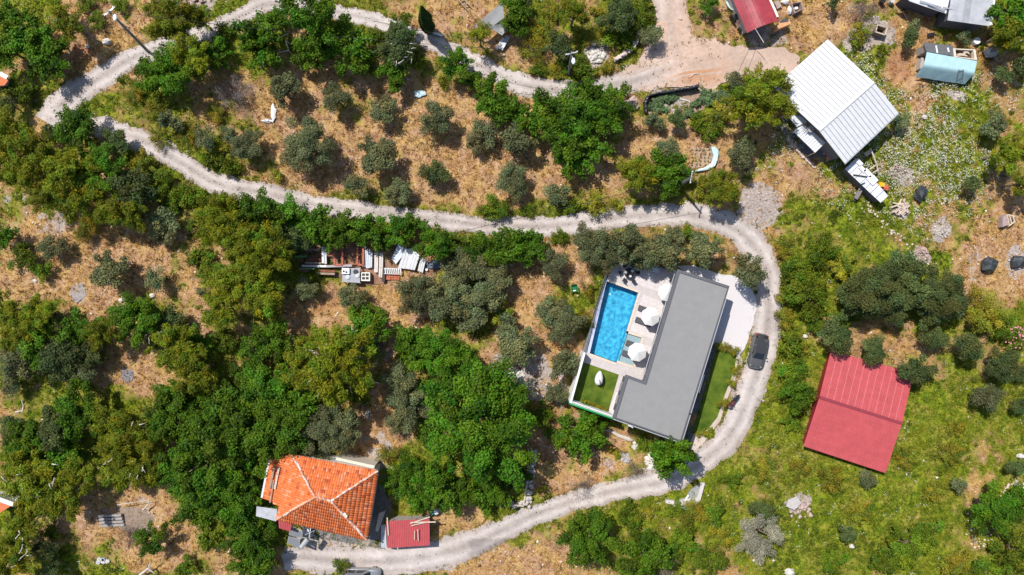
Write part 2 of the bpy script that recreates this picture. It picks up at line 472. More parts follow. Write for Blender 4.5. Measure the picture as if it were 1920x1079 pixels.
def make_ground():
    def axis(a, b):
        return np.concatenate([np.arange(a - 240, a, 12.0), np.arange(a, b, 0.25), np.arange(b, b + 250, 12.0)])
    xs = axis(-70, 70); ys = axis(-41, 41)
    X, Y = np.meshgrid(xs, ys); Z = T(np.clip(X, -80, 80), np.clip(Y, -50, 50))
    s = CAM_H / (CAM_H - Z) * PXM
    PX = 960 + X * s; PY = 539.5 - Y * s
    g, ba, fl, so = cover(PX, PY)
    flat = lookup(ROADM | YARDM | BLDM, PX, PY)
    rough = (fbm(X * .5, Y * .5, 71, 4) - .5) * .5 + (fbm(X * 2, Y * 2, 75, 2) - .5) * .16
    Z2 = Z + np.where(flat, -0.16, rough - 0.02)
    bl = lookup(BLDM, PX, PY); Z2 = np.where(bl, Z - 0.3, Z2)
    tr = lookup(_raster(TERRACE), PX, PY); Z2 = np.where(tr, np.minimum(Z2, -1.6), Z2)
    nx, ny = len(xs), len(ys)
    idx = np.arange(nx * ny).reshape(ny, nx)
    F = np.stack([idx[:-1, :-1], idx[:-1, 1:], idx[1:, 1:], idx[1:, :-1]], -1).reshape(-1, 4)
    V = np.stack([X, Y, Z2], -1).reshape(-1, 3)
    me = npmesh('ground', V, F)
    a = me.attributes.new('cover', 'FLOAT_COLOR', 'POINT')
    a.data.foreach_set('color', np.stack([g, ba, fl, so], -1).astype(np.float32).ravel())
    me.polygons.foreach_set('use_smooth', [True] * len(me.polygons))
    m = bpy.data.materials.new('hillside'); m.use_nodes = True
    n = m.node_tree.nodes; l = m.node_tree.links; b = n['Principled BSDF']
    b.inputs['Roughness'].default_value = 0.95; b.inputs['Specular IOR Level'].default_value = 0.1
    at = n.new('ShaderNodeAttribute'); at.attribute_name = 'cover'
    sep = n.new('ShaderNodeSeparateColor'); l.new(at.outputs['Color'], sep.inputs[0])
    geo = n.new('ShaderNodeNewGeometry')
    def noise(sc, det=4):
        q = n.new('ShaderNodeTexNoise'); q.inputs['Scale'].default_value = sc; q.inputs['Detail'].default_value = det; q.inputs['Roughness'].default_value = .7
        l.new(geo.outputs['Position'], q.inputs['Vector']); return q.outputs['Fac']
    def ramp(f, stops):
        q = n.new('ShaderNodeValToRGB'); l.new(f, q.inputs['Fac'])
        while len(q.color_ramp.elements) < len(stops): q.color_ramp.elements.new(0.5)
        for e, (p_, c_) in zip(q.color_ramp.elements, stops): e.position = p_; e.color = (*c_, 1)
        return q.outputs['Color']
    def mth(op, a_, b_, clamp=False):
        q = n.new('ShaderNodeMath'); q.operation = op; q.use_clamp = clamp
        for i, v in enumerate((a_, b_)):
            if isinstance(v, (int, float)): q.inputs[i].default_value = v
            else: l.new(v, q.inputs[i])
        return q.outputs[0]
    def mix(f, a_, b_):
        q = n.new('ShaderNodeMix'); q.data_type = 'RGBA'; l.new(f, q.inputs[0]); l.new(a_, q.inputs[6]); l.new(b_, q.inputs[7]); return q.outputs[2]
    def sstep(v, lo, hi):
        q = n.new('ShaderNodeMapRange'); q.interpolation_type = 'SMOOTHSTEP'; q.inputs['From Min'].default_value = lo; q.inputs['From Max'].default_value = hi
        l.new(v, q.inputs['Value']); return q.outputs[0]
    n1, n2, n3, n4, n1b = noise(0.9, 6), noise(4.0, 5), noise(14.0, 3), noise(0.25, 4), noise(0.42, 6)
    mixn = mth('ADD', mth('MULTIPLY', n1, .5), mth('MULTIPLY', n2, .5))
    straw = mix(sstep(n1b, .40, .60), ramp(mixn, [(.36, (.17, .105, .055)), (.46, (.38, .225, .092)), (.54, (.54, .35, .135)), (.64, (.62, .45, .22))]), ramp(mixn, [(.36, (.17, .095, .06)), (.48, (.39, .225, .13)), (.56, (.51, .325, .20)), (.66, (.60, .47, .38))]))
    green = mix(sstep(n1b, .42, .62), ramp(mixn, [(.38, (.035, .062, .005)), (.47, (.095, .148, .009)), (.54, (.20, .24, .014)), (.62, (.33, .31, .035))]), ramp(mixn, [(.38, (.045, .055, .008)), (.47, (.145, .16, .016)), (.55, (.28, .245, .045)), (.64, (.42, .32, .15))]))
    bare = ramp(n2, [(.3, (.26, .20, .165)), (.5, (.40, .335, .295)), (.7, (.58, .51, .47))])
    soil = ramp(n2, [(.3, (.30, .13, .065)), (.7, (.50, .25, .13))])
    gf = sstep(mth('ADD', sep.outputs[0], mth('MULTIPLY', mth('SUBTRACT', mixn, .5), 1.6)), .28, .68)
    c = mix(gf, straw, green)
    c = mix(sstep(mth('ADD', at.outputs['Alpha'], mth('SUBTRACT', n2, .5)), .3, .6), c, soil)
    c = mix(sstep(mth('ADD', sep.outputs[1], mth('SUBTRACT', mixn, .5)), .38, .6), c, bare)
    dk = n.new('ShaderNodeMapRange'); dk.inputs['From Min'].default_value = .3; dk.inputs['From Max'].default_value = .7; dk.inputs['To Min'].default_value = .72; dk.inputs['To Max'].default_value = 1.22
    l.new(n3, dk.inputs['Value'])
    vs = n.new('ShaderNodeVectorMath'); vs.operation = 'SCALE'; l.new(c, vs.inputs[0]); l.new(dk.outputs[0], vs.inputs['Scale'])
    l.new(vs.outputs[0], b.inputs['Base Color'])
    bp = n.new('ShaderNodeBump'); bp.inputs['Strength'].default_value = .9; bp.inputs['Distance'].default_value = .12
    l.new(mth('ADD', n2, mth('MULTIPLY', n3, .5)), bp.inputs['Height']); l.new(bp.outputs[0], b.inputs['Normal'])
    o = link('ground', me, m); tag(o, 'sloping hillside of dry straw, weeds and bare earth', 'ground', kind='structure')
make_ground()

# ---- gravel roads
def road_material():
    m = bpy.data.materials.new('crushed_limestone'); m.use_nodes = True
    n = m.node_tree.nodes; l = m.node_tree.links; b = n['Principled BSDF']
    b.inputs['Roughness'].default_value = .95; b.inputs['Specular IOR Level'].default_value = .15
    at = n.new('ShaderNodeAttribute'); at.attribute_name = 'Col'
    geo = n.new('ShaderNodeNewGeometry')
    fs = []
    for sc, lo, hi in ((0.35, .90, 1.08), (2.5, .90, 1.08), (11, .87, 1.12)):
        q = n.new('ShaderNodeTexNoise'); q.inputs['Scale'].default_value = sc; q.inputs['Detail'].default_value = 4
        l.new(geo.outputs['Position'], q.inputs['Vector'])
        r = n.new('ShaderNodeMapRange'); r.inputs['From Min'].default_value = .3; r.inputs['From Max'].default_value = .7; r.inputs['To Min'].default_value = lo; r.inputs['To Max'].default_value = hi
        l.new(q.outputs['Fac'], r.inputs['Value']); fs.append((q, r))
    prev = at.outputs['Color']
    for q, r in fs:
        v = n.new('ShaderNodeVectorMath'); v.operation = 'SCALE'; l.new(prev, v.inputs[0]); l.new(r.outputs[0], v.inputs['Scale']); prev = v.outputs[0]
    l.new(prev, b.inputs['Base Color'])
    bp = n.new('ShaderNodeBump'); bp.inputs['Strength'].default_value = .5; bp.inputs['Distance'].default_value = .05
    l.new(fs[2][0].outputs['Fac'], bp.inputs['Height']); l.new(bp.outputs[0], b.inputs['Normal'])
    return m
ROADMAT = road_material()
GREY = np.array((.39, .335, .305)); PALE = np.array((.56, .50, .468)); SAND = np.array((.55, .375, .275)); DUST = np.array((.40, .33, .275))
def make_road(rows, dz, label, s):
    K = 13; V = []; C = []
    for c, n_, a, b_ in rows:
        for k in range(K):
            t = -1 + 2 * k / (K - 1)
            off = t * (a if t > 0 else b_)
            p = c + n_ * off
            z = float(T(p.x, p.y)) + dz - 0.10 * abs(t) ** 6
            rut = math.exp(-((abs(t) - .45) / .2) ** 2)
            z -= 0.02 * rut
            V.append((p.x, p.y, z))
            px, py = topx(p.x, p.y, z)
            nn = float(fbm(p.x * .25, p.y * .25, s + 3, 3)); mm = float(fbm(p.x * 1.2, p.y * 1.2, s + 5, 3))
            f = np.clip(.10 + rut * .85 + (nn - .5) * 1.3 + (mm - .5) * .8, 0, 1)
            col = GREY * (1 - f) + PALE * f
            e = np.clip((abs(t) - .8) / .2, 0, 1) * .6
            col = col * (1 - e) + DUST * e
            if abs(t) < .16: col = col * (.78 + .3 * mm)
            sd = float(smooth(1180, 1300, px) * smooth(190, 130, py)) * .75
            col = col * (1 - sd) + SAND * sd * (.9 + .3 * (mm - .3))
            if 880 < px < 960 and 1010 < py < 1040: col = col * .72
            C.append(col)
    V = np.array(V); C = np.array(C)
    n = len(rows); idx = np.arange(n * K).reshape(n, K)
    F = np.stack([idx[:-1, :-1], idx[:-1, 1:], idx[1:, 1:], idx[1:, :-1]], -1).reshape(-1, 4)[:, ::-1]
    o = link('gravel_road', npmesh('gravel_road', V, F, C), ROADMAT)
    a, b_, c_ = V[F[0][0]], V[F[0][1]], V[F[0][2]]
    if np.cross(b_ - a, c_ - a)[2] < 0: o.data.flip_normals()
    tag(o, label, 'road', kind='structure')
make_road(ROADS[0], .03, 'upper gravel road winding along the top of the photo', 101)
make_road(ROADS[1], .045, 'long gravel road curving round the villa to the tiled house', 141)
make_road(ROADS[2], .02, 'sandy track coming in from the top edge', 181)

def sheet(name, poly_px, dz, colf, m, label, cat, step=0.5, jag=0.0, kind='structure'):
    """ground sheet filled on a grid with its outline followed by clipping to cells"""
    pts = [G(a, b) for a, b in poly_px]
    # densify outline with jitter
    B = []
    for i in range(len(pts)):
        a, b = pts[i], pts[(i + 1) % len(pts)]
        k = max(1, int((b - a).length / step))
        for j in range(k):
            q = a.lerp(b, j / k)
            if jag:
                q = q + Vector(((fbm(q.x * 1.3, q.y * 1.3, 5, 3) - .5) * jag, (fbm(q.x * 1.3 + 9, q.y * 1.3, 6, 3) - .5) * jag, 0))
            B.append((q.x, q.y))
    import bmesh
    bm = bmesh.new()
    f = bm.faces.new([bm.verts.new((x, y, 0)) for x, y in B])
    bmesh.ops.triangulate(bm, faces=[f])
    for it in range(3):
        es = [e for e in bm.edges if e.calc_length() > 1.6]
        if es: bmesh.ops.subdivide_edges(bm, edges=es, cuts=1); bmesh.ops.triangulate(bm, faces=[q for q in bm.faces if len(q.verts) > 3])
    for v in bm.verts: v.co.z = float(T(v.co.x, v.co.y)) + dz
    bm.normal_update()
    for q in bm.faces:
        if q.normal.z < 0: q.normal_flip()
    me = bpy.data.meshes.new(name); bm.to_mesh(me); bm.free()
    if colf:
        a = me.attributes.new('Col', 'FLOAT_COLOR', 'POINT')
        a.data.foreach_set('color', np.array([(*colf(v.co.x, v.co.y), 1) for v in me.vertices], np.float32).ravel())
    o = link(name, me, m); return tag(o, label, cat, kind=kind)
def plaza_col(x, y):
    px, py = topx(x, y, 1.5); m_ = float(fbm(x * .4, y * .4, 19, 4)); so = math.exp(-((px - 1312) / 45) ** 2 - ((py - 132) / 26) ** 2) * (0.6 + m_)
    c = GREY * 1.1 * .45 + SAND * .55 * 1.08; c = c * (.8 + .4 * m_)
    sd = float(smooth(110, 40, py)) * .6; c = c * (1 - sd) + SAND * sd
    return c * (1 - min(so, .9)) + np.array((.50, .25, .125)) * min(so, .9)
sheet('gravel_clearing', PLAZA, .012, plaza_col, ROADMAT, 'pale gravel clearing where the roads meet above the white barn', 'clearing', jag=2.2)
sheet('gravel_verge', [(540,985),(620,1010),(690,1018),(735,1035),(830,1032),(850,1010),(880,1020),(860,1070),(700,1079),(600,1079),(535,1060),(525,1020)], .016, lambda x, y: GREY * (.95 + .25 * float(fbm(x * .8, y * .8, 9, 3))), ROADMAT, 'gravel forecourt in front of the tiled house', 'forecourt', jag=.9)
WHITEGRAV = mat('white_marble_gravel', (.61, .575, .58), .95, .1, 18, bump=.4, bscale=30, spec=.1)
sheet('white_gravel_yard', EAST_YARD, .055, None, WHITEGRAV, 'white gravel parking yard beside the grey roofed villa', 'yard', jag=.25)
sheet('side_shade_strip', [(1322,640),(1343.5,651),(1296.5,811),(1303,815),(1296,838),(1289,848),(1268,836)], .045, None, mat('painted_side_shade', (.13, .13, .135), .85, .15, 2, bump=.2), 'dark strip of painted house shade between the villa and its east lawn', 'path')  # dark sheet whose colour stands in for the villa's shadow
CONC = mat('old_concrete', (.42, .38, .345), .9, .18, 2.2, bump=.3)
sheet('garden_path', [(1381,664),(1386,668),(1382,700),(1374,722),(1362,752),(1350,790),(1332,812),(1317,834),(1298,848),(1290,838),(1302,812),(1324,806),(1344,782),(1357,742),(1369,712),(1377,690)], .05, None, mat('beige_path', (.52, .43, .36), .9, .1, 4, bump=.2), 'beige concrete strip curving round the east lawn', 'path')
# ================================================================== TREES
#  kind: (leaf colour, colour spread, leaf length, leaf width, leaves per r^2, clump size range, vertical ratio, centre height a*r+b, translucency)
KIND = {
 'O': dict(col=(.160,.182,.078), st=.3, L=.24, W=.12, n=1150, rc=(.20,.34), vz=.74, h=(.78,.45), jit=.34),
 'D': dict(col=(.098,.134,.040), st=.3, L=.24, W=.13, n=1150, rc=(.20,.32), vz=.70, h=(.80,.9), jit=.32),
 'B': dict(col=(.076,.165,.008), L=.28, W=.17, n=980, rc=(.18,.32), vz=.70, h=(.74,.9), jit=.42),
 'P': dict(col=(.175,.205,.010), st=.75, L=.36, W=.085, n=1150, rc=(.16,.28), vz=.75, h=(.85,1.8), jit=.34),
 'S': dict(col=(.130,.195,.012), st=.7, L=.26, W=.15, n=800, rc=(.22,.36), vz=.62, h=(.52,.05), jit=.38),
 'Y': dict(col=(.26,.25,.022), L=.28, W=.10, n=900, rc=(.18,.32), vz=.60, h=(.52,.05), jit=.40),
 'G': dict(col=(.36,.345,.25), L=.30, W=.08, n=900, rc=(.16,.28), vz=.75, h=(.8,.8), jit=.30),
 'X': dict(col=(.24,.185,.165), L=.34, W=.03, n=520, rc=(.24,.4), vz=.6, h=(.5,.05), jit=.35),
}
SIZES = [0.7, 1.0, 1.4, 1.9, 2.6, 3.5, 4.8, 6.6, 7.6]
LEAF = leaf_mat('foliage'); BARK = mat('bark', (.20, .15, .11), .95, .3, 6, bump=.6)
DEADW = mat('bleached_wood', (.56, .50, .44), .9, .2, 5, bump=.3)

def crown_mesh(kind, r, seed):
    k = KIND[kind]; g = np.random.default_rng(seed)
    hc = k['h'][0] * r + k['h'][1]; vz = k['vz'] * r
    rm = min(.29 * r, .36 + .075 * r) * {'P': .85, 'X': 1.2}.get(kind, 1.0) * (1.12 if kind in 'OD' else 1.0)
    cmp_ = kind in 'OD'
    nc = int(np.clip(1.45 * (r / rm) ** 2, 14, 190))
    d = g.normal(size=(nc, 3)); d[:, 2] = np.where(d[:, 2] < -.25, -d[:, 2] * .6, d[:, 2]); d /= np.linalg.norm(d, axis=1)[:, None]
    az = np.arctan2(d[:, 1], d[:, 0])
    ph = g.uniform(0, 6.28, 4)
    lobe = 1 + .13 * np.sin(2 * az + ph[0]) + .10 * np.sin(3 * az + ph[1]) + .07 * np.sin(5 * az + ph[2])
    if cmp_: lobe = 1 + (lobe - 1) * .55
    rad = (g.uniform(.12, 1, nc) ** .5) * (.80 if cmp_ else .90) * lobe
    C = d * rad[:, None] * np.array([r, r, vz]); C[:, 2] += hc
    C[:, 2] += g.normal(0, .06 * r, nc)
    rc = g.uniform(.7, 1.3, nc) * rm * (1.15 if r < 1.2 else 1)
    # skip a few clumps to leave gaps
    N = int(k['n'] / (1.0, .8, 1.2)[seed % 3] ** 1.5 * r * r * (1.5 if r < 1.2 else 1.0)); N = max(N, 500)
    w_ = rc ** 2; ci = g.choice(nc, N, p=w_ / w_.sum())
    e = g.normal(size=(N, 3)); e[:, 2] = e[:, 2] * .85 + .35; e /= np.linalg.norm(e, axis=1)[:, None]
    fr = 1.08 - .75 * g.uniform(0, 1, N) ** 1.6
    stray = g.uniform(0, 1, N) < (.06 if cmp_ else .12)
    fr = np.where(stray, fr * g.uniform(1.1, 1.5, N), fr)
    # every clump is a leafy bough: stretched along its own axis, which points outwards
    ax = d * np.array([1, 1, .35]) + np.array([0, 0, .25]) + g.normal(size=(nc, 3)) * .35; ax /= np.linalg.norm(ax, axis=1)[:, None]
    off = e * (rc[ci] * fr)[:, None] * np.array([1, 1, .78])
    A_ = ax[ci]; al = (off * A_).sum(1)[:, None]
    st_ = k.get('st', .95); off = off * (1 - .17 * st_) + A_ * al * np.where(al > 0, st_, .5 * st_)
    pos = C[ci] + off
    nrm = e * .5 + np.array([0, 0, .5]) + g.normal(size=(N, 3)) * .55
    nrm /= np.linalg.norm(nrm, axis=1)[:, None]
    rv = g.normal(size=(N, 3)) * .75 + e * .45 + A_ * 1.0
    b = np.cross(nrm, rv); b /= np.linalg.norm(b, axis=1)[:, None]
    t = np.cross(b, nrm)
    lv = (1.0, .8, 1.2)[seed % 3]
    L = (k['L'] * lv * g.uniform(.65, 1.3, N) * min(1, .55 + r * .22))[:, None] / 2; W = (k['W'] * lv * g.uniform(.7, 1.3, N) * min(1, .55 + r * .22))[:, None] / 2
    V = np.stack([pos - t * L, pos + b * W - t * L * .1, pos + t * L, pos - b * W - t * L * .1], 1).reshape(-1, 3)
    F = np.arange(N * 4).reshape(N, 4)
    base = np.array(k['col'])
    cl = g.uniform(1 - k['jit'], 1 + k['jit'] * .8, nc)[ci]
    yl = g.normal(0, .12, nc)[ci] + g.normal(0, .09, N)
    lf = g.uniform(.7, 1.3, N); yl = yl * {'G': .12, 'V': .3, 'O': .6, 'D': .7}.get(kind, 1.0)
    c = base[None] * (cl * lf)[:, None]
    c[:, 0] *= 1 + yl * 1.3; c[:, 2] *= 1 - yl * .6
    c = np.clip(c, .004, .8)
    return npmesh('crown', V, F, np.repeat(c, 4, 0)), C, rc, hc

def trunk_mesh(kind, r, C, hc, seed):
    rg = random.Random(seed); mb = MB(); k = KIND[kind]
    tr = max(.05, .07 * r)
    top = Vector((rg.uniform(-.1, .1) * r, rg.uniform(-.1, .1) * r, hc * .75))
    mid = top * .5 + Vector((rg.uniform(-.08, .08) * r, rg.uniform(-.08, .08) * r, 0))
    mb.tube([(0, 0, -.5), tuple(mid), tuple(top)], [tr * 1.25, tr, tr * .75], 7)
    t = mb.build('trunk', BARK, mesh_only=True)
    lb = MB()
    for i in rg.sample(range(len(C)), min(9, len(C))):
        c = Vector(C[i]); s = mid.lerp(top, rg.random())
        m_ = s.lerp(c, .5) + Vector((0, 0, .08 * r))
        lb.tube([tuple(s), tuple(m_), tuple(c)], [tr * .55, tr * .35, tr * .12], 5)
    return t, lb.build('branches', BARK, mesh_only=True)

PROTO = {}
def proto(kind, r, var):
    key = (kind, r, var)
    if key not in PROTO:
        sd = (ord(kind) * 1009 + int(r * 100) * 17 + var * 7919) % 100003
        cm, C, rc, hc = crown_mesh(kind, r, sd)
        cm.materials.append(LEAF)
        t, l = trunk_mesh(kind, r, C, hc, sd)
        PROTO[key] = (cm, t, l, hc)
    return PROTO[key]

NAMEK = {'O': ('olive_tree', 'tree'), 'D': ('evergreen_oak', 'tree'), 'B': ('broadleaf_tree', 'tree'), 'P': ('pine_tree', 'tree'),
         'S': ('shrub', 'shrub'), 'Y': ('shrub', 'shrub'), 'G': ('silver_leaved_tree', 'tree'), 'X': ('dry_bush', 'bush')}
GROUPK = {'O': 'olive trees', 'D': 'dark evergreen trees', 'B': 'bright green broadleaf trees', 'P': 'olive green pines', 'S': 'green shrubs', 'Y': 'yellow green shrubs', 'G': 'silver leaved trees', 'X': 'dry leafless bushes'}

